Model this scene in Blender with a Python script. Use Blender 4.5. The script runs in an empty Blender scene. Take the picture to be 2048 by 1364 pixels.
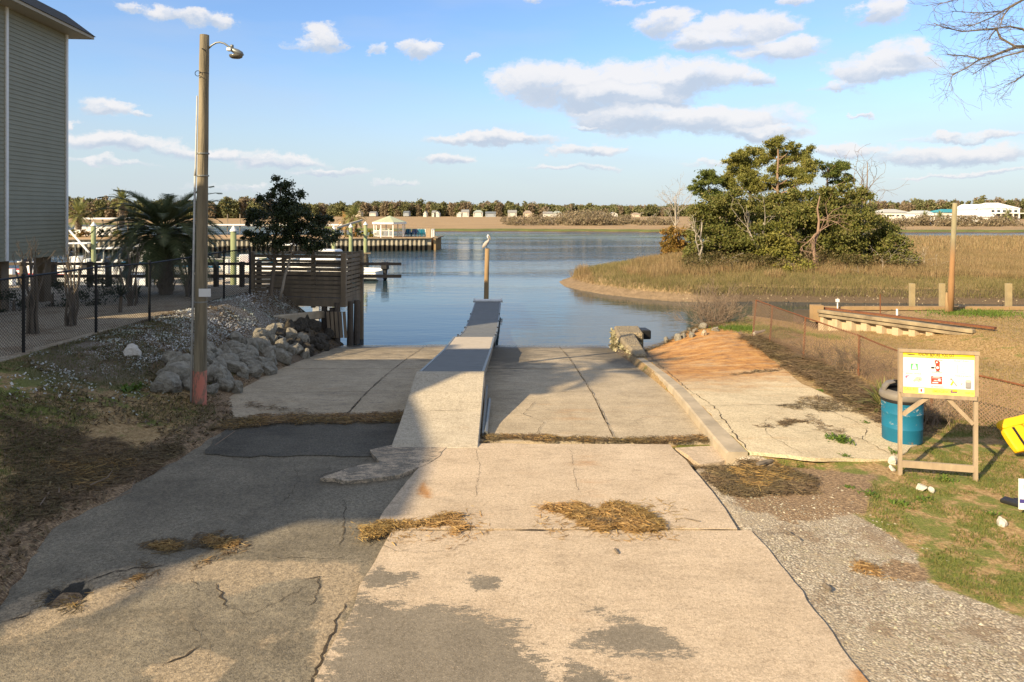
import bpy, bmesh, math, random
import numpy as np
from mathutils import Vector, Matrix
from mathutils.geometry import delaunay_2d_cdt

R = math.radians
SC = bpy.context.scene
COL = SC.collection
rng = np.random.default_rng(7)
random.seed(5)

# ------------------------------------------------------------------ camera
F, CX, CY, CH = 1400.0, 1024.0, 425.0, 3.6
cam = bpy.data.cameras.new('camera'); cam.sensor_width = 36; cam.lens = F / 2048 * 36
cam.shift_y = -(682 - CY) / 2048; cam.clip_end = 6000; cam.clip_start = .05
co = bpy.data.objects.new('camera', cam); COL.objects.link(co)
co.location = (0, 0, CH); co.rotation_euler = (R(90), 0, 0); SC.camera = co
SC.view_settings.view_transform = 'Standard'; SC.view_settings.look = 'None'
SC.view_settings.exposure = 1.0; SC.view_settings.gamma = 1
# ------------------------------------------------------------------ sun and sky
EL, AZ = 28.0, 45.0                                   # the sun stands behind the camera to its left
sd = bpy.data.lights.new('sun', 'SUN'); sd.energy = 4.6; sd.angle = R(.53); sd.color = (1, .80, .52)
so = bpy.data.objects.new('sun', sd); COL.objects.link(so); so.location = (-30, -30, 40)
tosun = Vector((-math.sin(R(AZ)) * math.cos(R(EL)), -math.cos(R(AZ)) * math.cos(R(EL)), math.sin(R(EL))))
so.rotation_euler = tosun.to_track_quat('Z', 'Y').to_euler()
world = bpy.data.worlds.new("World"); SC.world = world; world.use_nodes = True
WN = world.node_tree.nodes; WL = world.node_tree.links

def clouds():
    nd = WN; L = WL
    sky = nd.new('ShaderNodeTexSky'); sky.sky_type = 'NISHITA'; sky.sun_disc = False
    sky.sun_elevation = R(EL); sky.sun_rotation = R(180 + AZ)
    sky.air_density = 1.25; sky.dust_density = .6; sky.ozone_density = 1.6
    geo = nd.new('ShaderNodeNewGeometry')
    neg = nd.new('ShaderNodeVectorMath'); neg.operation = 'SCALE'; neg.inputs['Scale'].default_value = -1
    L.new(geo.outputs['Incoming'], neg.inputs[0])
    sep = nd.new('ShaderNodeSeparateXYZ'); L.new(neg.outputs[0], sep.inputs[0])
    def m(op, a, b=None, c=None, clamp=False):
        n = nd.new('ShaderNodeMath'); n.operation = op; n.use_clamp = clamp
        for i, x in enumerate((a, b, c)):
            if x is None: continue
            if isinstance(x, (int, float)): n.inputs[i].default_value = x
            else: L.new(x, n.inputs[i])
        return n.outputs[0]
    az = m('ARCTAN2', sep.outputs[0], sep.outputs[1]); el = m('ARCSINE', sep.outputs[2])
    comb = nd.new('ShaderNodeCombineXYZ'); L.new(az, comb.inputs[0]); L.new(el, comb.inputs[1])
    def noi(vec, sc, det, rough=.55, st=(1, 1, 1)):
        mp = nd.new('ShaderNodeMapping'); mp.inputs['Scale'].default_value = st; L.new(vec, mp.inputs[0])
        n = nd.new('ShaderNodeTexNoise'); n.inputs['Scale'].default_value = sc; n.inputs['Detail'].default_value = det
        n.inputs['Roughness'].default_value = rough; L.new(mp.outputs[0], n.inputs[0]); return n
    w1 = noi(comb.outputs[0], 13, 8, .66, (1, 1.5, 1))
    ws = nd.new('ShaderNodeVectorMath'); ws.operation = 'SUBTRACT'; L.new(w1.outputs['Color'], ws.inputs[0]); ws.inputs[1].default_value = (.5, .5, .5)
    wm = nd.new('ShaderNodeVectorMath'); wm.operation = 'MULTIPLY'; L.new(ws.outputs[0], wm.inputs[0]); wm.inputs[1].default_value = (.115, .050, 0)
    uv = nd.new('ShaderNodeVectorMath'); uv.operation = 'ADD'; L.new(comb.outputs[0], uv.inputs[0]); L.new(wm.outputs[0], uv.inputs[1])
    # cumulus placed by direction: photo x, y, half width, half height, weight
    C = [(1120,165,155,50,1),(1300,165,180,55,1),(1240,205,160,38,1),(1400,150,110,36,.9),(1520,158,48,22,.8),(1400,243,235,34,1),(1250,235,110,26,.9),(1530,262,95,16,.8),
         (1330,45,62,32,.85),(1470,62,130,36,.95),(1560,100,95,26,.85),(1420,85,90,20,.7),(1750,138,110,32,.9),(1800,105,60,28,.7),(1770,18,52,32,.9),(1600,4,36,14,.7),(1680,175,60,12,.6),
         (838,95,46,22,.85),(648,80,48,26,.8),(745,95,26,14,.45),(600,90,40,12,.5),(350,32,72,17,.7),(440,42,46,18,.7),(260,18,22,12,.5),(212,215,50,17,.7),(280,232,28,7,.5),(135,256,22,16,.9),
         (240,290,110,20,.85),(420,306,110,16,.8),(560,322,120,16,.7),(660,342,90,9,.6),(980,277,160,16,.9),(1180,298,100,15,.85),(892,322,62,14,.8),(1150,335,130,8,.5),(790,365,60,8,.5),
         (1700,300,80,15,.8),(1900,308,170,20,.85),(1940,273,120,9,.7),(1500,330,150,7,.4),(1960,345,140,6,.5),(1730,228,20,5,.5),(940,115,22,9,.4),(1070,4,40,9,.5),(1250,2,60,7,.4),
         (230,330,90,8,.4),(480,372,120,7,.25),(1180,252,30,7,.5)]
    dmax = None; vsum = None
    for (x, y, rx, ry, wgt) in C:
        a = math.atan((x - CX) / F); e = math.atan((CY - y) / F * math.cos(a))
        s = nd.new('ShaderNodeVectorMath'); s.operation = 'SUBTRACT'; L.new(uv.outputs[0], s.inputs[0]); s.inputs[1].default_value = (a, e, 0)
        q = nd.new('ShaderNodeVectorMath'); q.operation = 'MULTIPLY'; L.new(s.outputs[0], q.inputs[0]); q.inputs[1].default_value = (F / rx * (1.0), F / ry, 0)
        ln = nd.new('ShaderNodeVectorMath'); ln.operation = 'DOT_PRODUCT'; L.new(q.outputs[0], ln.inputs[0]); L.new(q.outputs[0], ln.inputs[1])
        d = m('MULTIPLY', m('SUBTRACT', 1.25, ln.outputs['Value'], clamp=True), min(1, .35 + .68 * wgt))
        sx = nd.new('ShaderNodeSeparateXYZ'); L.new(q.outputs[0], sx.inputs[0])
        vv = m('MULTIPLY', d, sx.outputs[1])
        dmax = d if dmax is None else m('MAXIMUM', dmax, d)
        vsum = vv if vsum is None else m('ADD', vsum, vv)
    fine = noi(uv.outputs[0], 24, 9, .66, (1, 1.5, 1))
    dens = m('ADD', dmax, m('MULTIPLY', m('SUBTRACT', fine.outputs[0], .5), 1.7))
    al = nd.new('ShaderNodeMapRange'); al.interpolation_type = 'SMOOTHSTEP'; al.inputs[1].default_value = .22; al.inputs[2].default_value = .92
    L.new(dens, al.inputs[0])
    # wispy veil
    vl = noi(comb.outputs[0], 3.5, 5, .5, (1, 4.5, 1))
    veil = nd.new('ShaderNodeMapRange'); veil.inputs[1].default_value = .45; veil.inputs[2].default_value = .8; veil.inputs[4].default_value = .35; L.new(vl.outputs[0], veil.inputs[0])
    gate = m('MULTIPLY', al.outputs[0], m('GREATER_THAN', dmax, .001))
    alpha = m('MULTIPLY', gate, .93)
    sh = nd.new('ShaderNodeMapRange'); sh.interpolation_type = 'SMOOTHSTEP'; sh.inputs[1].default_value = -.55; sh.inputs[2].default_value = .30
    L.new(m('ADD', vsum, m('MULTIPLY', m('SUBTRACT', fine.outputs[0], .5), .9)), sh.inputs[0])
    cc = nd.new('ShaderNodeMix'); cc.data_type = 'RGBA'; L.new(sh.outputs[0], cc.inputs[0])
    cc.inputs[6].default_value = (3.7, 4.25, 5.1, 1); cc.inputs[7].default_value = (6.2, 6.1, 6.15, 1)
    # horizon haze: the sky itself pales and lightens low down
    hz = nd.new('ShaderNodeMapRange'); hz.inputs[1].default_value = 0; hz.inputs[2].default_value = .24; hz.inputs[3].default_value = 1; hz.inputs[4].default_value = 0
    hz.interpolation_type = 'SMOOTHSTEP'; L.new(m('ABSOLUTE', el), hz.inputs[0])
    tint = nd.new('ShaderNodeMix'); tint.data_type = 'RGBA'; tint.blend_type = 'MULTIPLY'; tint.inputs[0].default_value = 1
    L.new(sky.outputs[0], tint.inputs[6]); tint.inputs[7].default_value = SKYT
    hm = nd.new('ShaderNodeMix'); hm.data_type = 'RGBA'; L.new(m('MULTIPLY', hz.outputs[0], .8), hm.inputs[0]); L.new(tint.outputs[2], hm.inputs[6]); hm.inputs[7].default_value = (4.15, 4.75, 5.25, 1)
    vm = nd.new('ShaderNodeMix'); vm.data_type = 'RGBA'; L.new(veil.outputs[0], vm.inputs[0]); L.new(hm.outputs[2], vm.inputs[6]); vm.inputs[7].default_value = (4.0, 4.5, 5.3, 1)
    mx = nd.new('ShaderNodeMix'); mx.data_type = 'RGBA'; L.new(alpha, mx.inputs[0]); L.new(vm.outputs[2], mx.inputs[6]); L.new(cc.outputs[2], mx.inputs[7])
    # unseen thin white cloud, added behind and above to neutralise the blue fill in shade
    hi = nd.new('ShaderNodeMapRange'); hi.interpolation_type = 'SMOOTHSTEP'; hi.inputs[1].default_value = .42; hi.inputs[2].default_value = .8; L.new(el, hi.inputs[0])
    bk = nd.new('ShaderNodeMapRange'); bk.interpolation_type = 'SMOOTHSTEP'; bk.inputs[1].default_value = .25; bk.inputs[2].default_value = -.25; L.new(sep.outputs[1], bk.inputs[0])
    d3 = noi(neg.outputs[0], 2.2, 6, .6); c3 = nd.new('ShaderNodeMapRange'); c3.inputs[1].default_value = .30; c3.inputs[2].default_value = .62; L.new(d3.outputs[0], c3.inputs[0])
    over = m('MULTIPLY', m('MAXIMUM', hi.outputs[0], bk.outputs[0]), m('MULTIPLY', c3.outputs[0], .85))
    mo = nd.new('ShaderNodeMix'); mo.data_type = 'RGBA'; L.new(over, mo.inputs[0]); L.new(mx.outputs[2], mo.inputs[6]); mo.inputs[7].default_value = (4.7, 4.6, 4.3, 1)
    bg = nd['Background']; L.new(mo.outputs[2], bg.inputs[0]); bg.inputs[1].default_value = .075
SKYT = (.86, 1.04, 1.38, 1)
clouds()

# ------------------------------------------------------------------ helpers
def G(px, py, z=0.0):
    Y = (CH - z) * F / (py - CY); return Vector(((px - CX) / F * Y, Y, z))
def D(px, py, Y): return Vector(((px - CX) / F * Y, Y, CH - (py - CY) / F * Y))

_T = np.random.default_rng(3).random((256, 256))
def vn(x, y, s=0):
    x = np.asarray(x, float) + s * 17.3; y = np.asarray(y, float) + s * 9.7
    xi = np.floor(x).astype(int); yi = np.floor(y).astype(int); fx = x - xi; fy = y - yi
    fx = fx * fx * (3 - 2 * fx); fy = fy * fy * (3 - 2 * fy)
    a = _T[xi % 256, yi % 256]; b = _T[(xi + 1) % 256, yi % 256]; c = _T[xi % 256, (yi + 1) % 256]; d = _T[(xi + 1) % 256, (yi + 1) % 256]
    return (a * (1 - fx) + b * fx) * (1 - fy) + (c * (1 - fx) + d * fx) * fy
def fbm(x, y, s=0, o=4):
    t = 0; a = .5; f = 1.0; n = 0
    for i in range(o):
        t = t + a * vn(np.asarray(x) * f, np.asarray(y) * f, s + i); n += a; a *= .5; f *= 2
    return t / n
def sst(x): x = np.clip(x, 0, 1); return x * x * (3 - 2 * x)

def sdist(poly, X, Y):
    """signed distance to a polygon, negative inside"""
    X = np.asarray(X, float); Y = np.asarray(Y, float); d = np.full(X.shape, 1e9); ins = np.zeros(X.shape, bool); n = len(poly)
    for i in range(n):
        ax, ay = poly[i][0], poly[i][1]; bx, by = poly[(i + 1) % n][0], poly[(i + 1) % n][1]
        ex, ey = bx - ax, by - ay; t = np.clip(((X - ax) * ex + (Y - ay) * ey) / (ex * ex + ey * ey + 1e-12), 0, 1)
        d = np.minimum(d, np.hypot(X - ax - t * ex, Y - ay - t * ey))
        c = ((ay > Y) != (by > Y)) & (X < (bx - ax) * (Y - ay) / ((by - ay) if by != ay else 1e-12) + ax); ins ^= c
    return np.where(ins, -d, d)

class MB:
    def __init__(s): s.v = []; s.f = []; s.m = []
    def add(s, vs, fs, m=0):
        o = len(s.v); s.v += [tuple(v) for v in vs]
        for f in fs: s.f.append(tuple(i + o for i in f)); s.m.append(m)
    def box(s, c, sz, rz=0, m=0, rx=0, ry=0):
        M = Matrix.Rotation(rz, 3, 'Z') @ Matrix.Rotation(ry, 3, 'Y') @ Matrix.Rotation(rx, 3, 'X'); c = Vector(c)
        h = [x / 2 for x in sz]
        vs = [c + M @ Vector((a * h[0], b * h[1], d * h[2])) for a in (-1, 1) for b in (-1, 1) for d in (-1, 1)]
        s.add(vs, [(0, 1, 3, 2), (4, 6, 7, 5), (0, 4, 5, 1), (2, 3, 7, 6), (0, 2, 6, 4), (1, 5, 7, 3)], m)
    def beam(s, a, b, w, h, m=0, up=(0, 0, 1)):
        a = Vector(a); b = Vector(b); d = (b - a).normalized(); u = Vector(up)
        if abs(d.dot(u)) > .98: u = Vector((0, 1, 0))
        x = d.cross(u).normalized(); y = x.cross(d).normalized()
        vs = [p + x * (i * w / 2) + y * (j * h / 2) for p in (a, b) for i in (-1, 1) for j in (-1, 1)]
        s.add(vs, [(0, 1, 3, 2), (4, 6, 7, 5), (0, 4, 5, 1), (2, 3, 7, 6), (0, 2, 6, 4), (1, 5, 7, 3)], m)
    def tube(s, pts, rad, n=8, m=0, cap=True, sx=1, sy=1):
        pts = [Vector(p) for p in pts]; k = len(pts)
        if not hasattr(rad, '__len__'): rad = [rad] * k
        o = len(s.v); ref = None
        for i, p in enumerate(pts):
            d = (pts[min(i + 1, k - 1)] - pts[max(i - 1, 0)])
            d = d.normalized() if d.length > 1e-9 else Vector((0, 0, 1))
            if ref is None: ref = Vector((0, 1, 0)) if abs(d.y) < .9 else Vector((1, 0, 0))
            x = (ref - d * ref.dot(d)); x = x.normalized() if x.length > 1e-6 else d.orthogonal().normalized(); ref = x; y = d.cross(x)
            for j in range(n):
                a = 2 * math.pi * j / n; s.v.append(tuple(p + x * (math.cos(a) * rad[i] * sx) + y * (math.sin(a) * rad[i] * sy)))
        for i in range(k - 1):
            for j in range(n):
                a = o + i * n + j; b = o + i * n + (j + 1) % n; s.f.append((a, b, b + n, a + n)); s.m.append(m)
        if cap:
            s.f.append(tuple(o + j for j in range(n))[::-1]); s.m.append(m); s.f.append(tuple(o + (k - 1) * n + j for j in range(n))); s.m.append(m)
    def prism(s, poly, z0, z1, m=0):
        n = len(poly); vs = [(p[0], p[1], z0) for p in poly] + [(p[0], p[1], z1) for p in poly]
        s.add(vs, [tuple(range(n))[::-1], tuple(range(n, 2 * n))] + [(i, (i + 1) % n, n + (i + 1) % n, n + i) for i in range(n)], m)
    def lathe(s, c, prof, n=24, m=0, sx=1, sy=1):
        c = Vector(c); o = len(s.v)
        for r, z in prof:
            for j in range(n):
                a = 2 * math.pi * j / n; s.v.append((c.x + r * sx * math.cos(a), c.y + r * sy * math.sin(a), c.z + z))
        for i in range(len(prof) - 1):
            for j in range(n):
                a = o + i * n + j; b = o + i * n + (j + 1) % n; s.f.append((a, b, b + n, a + n)); s.m.append(m)

def tag(o, label=None, cat=None, group=None, kind=None):
    if label: o['label'] = label
    if cat: o['category'] = cat
    if group: o['group'] = group
    if kind: o['kind'] = kind
    return o
def link(name, me, mats, parent=None, smooth=False):
    if not isinstance(mats, (list, tuple)): mats = [mats]
    for x in mats: me.materials.append(x)
    if smooth: me.polygons.foreach_set('use_smooth', [True] * len(me.polygons))
    o = bpy.data.objects.new(name, me); COL.objects.link(o)
    if parent is not None:
        o.parent = parent; r = parent
        while r.parent: r = r.parent
        if parent.parent is None: o.matrix_parent_inverse = Matrix.Translation(-Vector(r.location))
    return o
def obj(name, mb, mats, parent=None, smooth=False, bevel=0):
    me = bpy.data.meshes.new(name); me.from_pydata(mb.v, [], mb.f); me.update()
    o = link(name, me, mats, parent, smooth)
    if any(mb.m): me.polygons.foreach_set('material_index', mb.m)
    if bevel:
        b = o.modifiers.new('b', 'BEVEL'); b.width = bevel; b.segments = 1; b.limit_method = 'ANGLE'
    return o
def quads(name, Q, mats, parent=None, tri=False, mi=None):
    k = 3 if tri else 4; Q = np.asarray(Q, np.float32).reshape(-1, k, 3); n = len(Q); me = bpy.data.meshes.new(name)
    me.vertices.add(n * k); me.vertices.foreach_set('co', Q.reshape(-1)); me.loops.add(n * k); me.loops.foreach_set('vertex_index', np.arange(n * k, dtype=np.int32))
    me.polygons.add(n); me.polygons.foreach_set('loop_start', np.arange(0, n * k, k, dtype=np.int32)); me.polygons.foreach_set('loop_total', np.full(n, k, np.int32))
    me.update(calc_edges=True)
    o = link(name, me, mats, parent)
    if mi is not None: me.polygons.foreach_set('material_index', np.asarray(mi, np.int32))
    return o
def empty(name, loc, label, cat, group=None):
    o = bpy.data.objects.new(name, None); COL.objects.link(o); o.location = loc; o.empty_display_size = .2
    return tag(o, label, cat, group)
def dup(root, loc, rz=0, sc=1, label=None, cat=None):
    def cp(o, par):
        c = o.copy(); COL.objects.link(c)
        if par is not None: c.parent = par
        for ch in [x for x in bpy.data.objects if x.parent == o]: cp(ch, c)
        return c
    r = cp(root, None); r.location = loc; r.rotation_euler = (0, 0, rz); r.scale = (sc,) * 3
    if label: r['label'] = label
    return r
def grid_mesh(name, xs, ys, zf, mat, attrs=None, parent=None, kind='structure', mask=None):
    X, Y = np.meshgrid(xs, ys); Z = zf(X, Y); nx, ny = len(xs), len(ys)
    V = np.stack([X, Y, Z], -1).reshape(-1, 3).astype(np.float32)
    i = np.arange(nx * ny).reshape(ny, nx); q = np.stack([i[:-1, :-1], i[:-1, 1:], i[1:, 1:], i[1:, :-1]], -1).reshape(-1, 4)
    if mask is not None:
        cx = (X[:-1, :-1] + X[1:, 1:]) / 2; cy = (Y[:-1, :-1] + Y[1:, 1:]) / 2; q = q[mask(cx, cy).reshape(-1)]
    me = bpy.data.meshes.new(name); me.vertices.add(len(V)); me.vertices.foreach_set('co', V.reshape(-1))
    n = len(q); me.loops.add(n * 4); me.loops.foreach_set('vertex_index', q.reshape(-1).astype(np.int32)); me.polygons.add(n)
    me.polygons.foreach_set('loop_start', np.arange(0, n * 4, 4, dtype=np.int32)); me.polygons.foreach_set('loop_total', np.full(n, 4, np.int32)); me.update(calc_edges=True)
    if attrs:
        a = me.color_attributes.new('mask', 'FLOAT_COLOR', 'POINT'); A = np.ones((nx * ny, 4), np.float32)
        for k, fn in enumerate(attrs): A[:, k] = np.clip(fn(X, Y), 0, 1).reshape(-1)
        a.data.foreach_set('color', A.reshape(-1))
    o = link(name, me, mat, parent, smooth=True)
    if kind: o['kind'] = kind
    return o
def sheet(name, poly, zf, mat, attrs=None, step=.12, jit=.0, skirt=.06, kind='structure', parent=None, jl=.15):
    P = []; n = len(poly)
    for i in range(n):
        a = Vector(poly[i][:2]); b = Vector(poly[(i + 1) % n][:2]); k = max(1, int((b - a).length / jl)); nn = Vector((-(b - a).y, (b - a).x)).normalized()
        for j in range(k):
            p = a.lerp(b, j / k); w = 0 if j == 0 else jit * (float(fbm(p.x * 2.3, p.y * 2.3, 5, 3)) - .5) * 2 + jit * .5 * (random.random() - .5)
            P.append(p + nn * w)
    m = len(P); A = np.array([tuple(p) for p in P]); xs = np.arange(A[:, 0].min(), A[:, 0].max(), step); ys = np.arange(A[:, 1].min(), A[:, 1].max(), step)
    X, Y = np.meshgrid(xs, ys); X = X.ravel() + step * .3 * (rng.random(X.size) - .5); Y = Y.ravel(); d = sdist([tuple(p) for p in P], X, Y); k = d < -step * .45
    pts = [Vector((float(a), float(b))) for a, b in A] + [Vector((float(a), float(b))) for a, b in zip(X[k], Y[k])]
    vs, es, fs, *_ = delaunay_2d_cdt(pts, [(i, (i + 1) % m) for i in range(m)], [], 1, 1e-5)
    V = np.array([tuple(v) for v in vs]); Z = zf(V[:, 0], V[:, 1]); nv = len(V)
    cnt = {}
    for f in fs:
        for i in range(len(f)):
            e = (f[i], f[(i + 1) % len(f)])
            cnt[e] = 1
    bd = [e for e in cnt if (e[1], e[0]) not in cnt]
    vv = [(V[i, 0], V[i, 1], Z[i]) for i in range(nv)]; low = {}
    ff = [tuple(f) for f in fs]
    for a, b in bd:
        for t in (a, b):
            if t not in low: low[t] = len(vv); vv.append((V[t, 0], V[t, 1], Z[t] - skirt))
        ff.append((b, a, low[a], low[b]))
    me = bpy.data.meshes.new(name); me.from_pydata(vv, [], ff); me.update()
    if attrs:
        AX = np.array(vv); a = me.color_attributes.new('mask', 'FLOAT_COLOR', 'POINT'); C = np.zeros((len(vv), 4), np.float32)
        for q, fn in enumerate(attrs): C[:, q] = np.clip(fn(AX[:, 0], AX[:, 1]), 0, 1)
        a.data.foreach_set('color', C.reshape(-1))
    o = link(name, me, mat, parent)
    if kind: o['kind'] = kind
    return o

# ------------------------------------------------------------------ materials
class NT:
    def __init__(s, name):
        s.m = bpy.data.materials.new(name); s.m.use_nodes = True; s.n = s.m.node_tree.nodes; s.l = s.m.node_tree.links
        s.b = s.n['Principled BSDF']; s.b.inputs['Specular IOR Level'].default_value = .3; s.tc = s.n.new('ShaderNodeTexCoord').outputs['Object']
    def put(s, sock, v):
        if isinstance(v, (int, float)): sock.default_value = v
        elif isinstance(v, (tuple, list)): sock.default_value = tuple(v) + ((1,) if len(v) == 3 and sock.type == 'RGBA' else ())
        else: s.l.new(v, sock)
    def math(s, op, a, b=None, clamp=False):
        n = s.n.new('ShaderNodeMath'); n.operation = op; n.use_clamp = clamp; s.put(n.inputs[0], a)
        if b is not None: s.put(n.inputs[1], b)
        return n.outputs[0]
    def map(s, st, vec=None, rot=(0, 0, 0)):
        n = s.n.new('ShaderNodeMapping'); n.inputs['Scale'].default_value = st; n.inputs['Rotation'].default_value = rot; s.l.new(vec or s.tc, n.inputs[0]); return n.outputs[0]
    def noise(s, sc, det=5, rough=.55, vec=None, dist=0, col=False):
        n = s.n.new('ShaderNodeTexNoise'); n.inputs['Scale'].default_value = sc; n.inputs['Detail'].default_value = det; n.inputs['Roughness'].default_value = rough
        n.inputs['Distortion'].default_value = dist; s.l.new(vec or s.tc, n.inputs[0]); return n.outputs['Color' if col else 'Fac']
    def vor(s, sc, vec=None, out='Distance', feat='F1', rnd=1):
        n = s.n.new('ShaderNodeTexVoronoi'); n.feature = feat; n.inputs['Scale'].default_value = sc; n.inputs['Randomness'].default_value = rnd; s.l.new(vec or s.tc, n.inputs[0]); return n.outputs[out]
    def ramp(s, f, stops, interp='LINEAR'):
        n = s.n.new('ShaderNodeValToRGB'); n.color_ramp.interpolation = interp; e = n.color_ramp.elements
        while len(e) < len(stops): e.new(.5)
        for x, (p, c) in zip(e, stops): x.position = p; x.color = tuple(c) + (1,) if len(c) == 3 else c
        s.put(n.inputs[0], f); return n.outputs[0]
    def step(s, f, a, b):
        n = s.n.new('ShaderNodeMapRange'); n.interpolation_type = 'SMOOTHSTEP'; s.put(n.inputs[0], f); n.inputs[1].default_value = a; n.inputs[2].default_value = b; return n.outputs[0]
    def mix(s, f, a, b, mode='MIX'):
        n = s.n.new('ShaderNodeMix'); n.data_type = 'RGBA'; n.blend_type = mode; s.put(n.inputs[0], f); s.put(n.inputs[6], a); s.put(n.inputs[7], b); return n.outputs[2]
    def bump(s, h, st=.3, dist=.02):
        n = s.n.new('ShaderNodeBump'); n.inputs['Strength'].default_value = st; n.inputs['Distance'].default_value = dist; s.put(n.inputs['Height'], h); s.l.new(n.outputs[0], s.b.inputs['Normal']); return n
    def island(s):
        return s.n.new('ShaderNodeNewGeometry').outputs['Random Per Island']
    def attr(s, name='mask'):
        n = s.n.new('ShaderNodeAttribute'); n.attribute_name = name; sp = s.n.new('ShaderNodeSeparateColor'); s.l.new(n.outputs['Color'], sp.inputs[0]); return sp.outputs[0], sp.outputs[1], sp.outputs[2], n.outputs['Alpha']
    def pos(s):
        sp = s.n.new('ShaderNodeSeparateXYZ'); g = s.n.new('ShaderNodeNewGeometry'); s.l.new(g.outputs['Position'], sp.inputs[0]); return sp.outputs
    def done(s, col, rough=.85):
        s.put(s.b.inputs['Base Color'], col); s.put(s.b.inputs['Roughness'], rough); return s.m

def mat(name, c1, c2=None, sc=4, rough=.8, bump=0, st=(1, 1, 1), metal=0, isl=None, spec=None, det=6, lo=.32, hi=.68, bd=.01):
    t = NT(name); c2 = c2 or tuple(x * .8 for x in c1); v = t.map(st)
    n = t.noise(sc, det, .6, v); col = t.ramp(n, [(lo, c1), (hi, c2)])
    if isl: col = t.mix(t.math('MULTIPLY', t.island(), 1.0), col, t.mix(1, col, isl, 'MULTIPLY'))
    if bump: t.bump(t.noise(sc * 4, 4, .6, v), bump, bd)
    t.b.inputs['Metallic'].default_value = metal
    if spec is not None: t.b.inputs['Specular IOR Level'].default_value = spec
    return t.done(col, rough)
def leaf(name, cols, trans=.35, rough=.6):
    """leaf faces: each island takes its own colour out of the list"""
    t = NT(name); k = len(cols); col = t.ramp(t.island(), [(i / max(1, k - 1), c) for i, c in enumerate(cols)])
    cl = t.noise(.9, 3); col = t.mix(t.step(cl, .35, .65), t.mix(1, col, (.74, .80, .70), 'MULTIPLY'), col)
    t.put(t.b.inputs['Base Color'], col); t.b.inputs['Roughness'].default_value = rough
    tr = t.n.new('ShaderNodeBsdfTranslucent'); t.put(tr.inputs[0], col); ms = t.n.new('ShaderNodeMixShader'); ms.inputs[0].default_value = trans
    t.l.new(t.b.outputs[0], ms.inputs[1]); t.l.new(tr.outputs[0], ms.inputs[2]); t.l.new(ms.outputs[0], t.n['Material Output'].inputs[0]); return t.m

M = {}
M['wood_grey'] = mat('weathered wood', (.27, .215, .15), (.15, .12, .085), 3, .85, .4, (1, 1, .25))
M['wood_dark'] = mat('dark deck wood', (.115, .095, .075), (.07, .058, .048), 3, .85, .3, (.3, 1, 1))
M['wood_pole'] = mat('pole wood', (.30, .25, .165), (.115, .10, .07), 9, .9, 1, (1, 1, .07), lo=.36, hi=.66, bd=.02)
M['wood_tan'] = mat('sign timber', (.40, .31, .205), (.28, .21, .14), 9, .8, .3, (1, 1, .3))
M['wood_cap'] = mat('bulkhead timber', (.36, .29, .18), (.15, .115, .075), 2.6, .85, .5, (.5, 1, 1))
M['pile_green'] = mat('treated pile', (.28, .31, .16), (.19, .23, .12), 2, .85, .2)
M['pile_rust'] = mat('old pile', (.38, .26, .13), (.25, .16, .08), 1.5, .85, .4, (1, 1, .4))
M['white'] = mat('white paint', (.78, .78, .76), (.70, .70, .68), 3, .5)
M['whitegel'] = mat('white gelcoat', (.80, .80, .78), (.74, .74, .73), 2, .25, spec=.5)
M['black'] = mat('black', (.012, .012, .013), (.02, .02, .02), 5, .5)
M['blackfence'] = mat('black vinyl wire', (.010, .011, .011), (.016, .016, .016), 5, .5)
M['rust'] = mat('rusty steel', (.20, .075, .030), (.12, .05, .025), 14, .8, .4)
M['rustwire'] = mat('rusty wire', (.30, .19, .12), (.20, .13, .085), 14, .8)
M['galv'] = mat('galvanised steel', (.26, .27, .26), (.19, .20, .19), 9, .45, metal=.5)
M['glass'] = mat('dark glass', (.03, .04, .05), (.04, .05, .06), 2, .1, spec=.6)
M['bark'] = mat('bark', (.20, .165, .125), (.11, .09, .07), 7, .9, .6, (1, 1, .3))
M['bark_pale'] = mat('pale bark', (.42, .37, .30), (.27, .23, .185), 5, .9, .4, (1, 1, .4))
M['bark_warm'] = mat('reddish pine bark', (.30, .20, .135), (.18, .12, .085), 5, .9, .5, (1, 1, .4))
M['twig'] = mat('grey brown twigs', (.25, .185, .13), (.17, .125, .09), 9, .9)
M['twig_dark'] = mat('dark twigs', (.16, .12, .085), (.10, .08, .06), 9, .9)
M['pine'] = leaf('pine needles', [(.17, .19, .045), (.28, .27, .065), (.34, .29, .08), (.22, .22, .055)])
M['pine2'] = leaf('dark pine needles', [(.09, .13, .035), (.17, .20, .05), (.22, .23, .055)])
M['oak'] = leaf('live oak leaves', [(.10, .125, .03), (.18, .19, .045), (.26, .24, .065), (.15, .15, .04), (.33, .27, .10)])
M['oak2'] = leaf('bright oak leaves', [(.16, .17, .035), (.28, .26, .055), (.34, .30, .07), (.21, .20, .05)])
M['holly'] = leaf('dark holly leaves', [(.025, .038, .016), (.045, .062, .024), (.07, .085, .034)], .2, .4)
M['cedar'] = leaf('reddish cedar foliage', [(.30, .17, .045), (.38, .22, .06), (.20, .15, .04)])
M['palmleaf'] = leaf('palm fronds', [(.08, .10, .045), (.13, .15, .07), (.18, .19, .09)], .3, .45)
M['palmpale'] = leaf('pale palm fronds', [(.17, .20, .06), (.26, .26, .09), (.33, .30, .12)], .3, .5)  # paler, yellower frond colours for the distant palms
M['hedge'] = leaf('golden hedge leaves', [(.16, .16, .025), (.27, .23, .035), (.10, .11, .025), (.33, .25, .04)])
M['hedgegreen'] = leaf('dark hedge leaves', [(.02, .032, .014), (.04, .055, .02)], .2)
M['straw'] = leaf('dead straw', [(.52, .31, .12), (.38, .22, .08), (.24, .14, .06), (.62, .42, .18)], .15, .8)
M['strawdark'] = leaf('brown litter', [(.16, .105, .06), (.22, .15, .085), (.10, .07, .045), (.30, .22, .12)], .1, .85)
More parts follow.
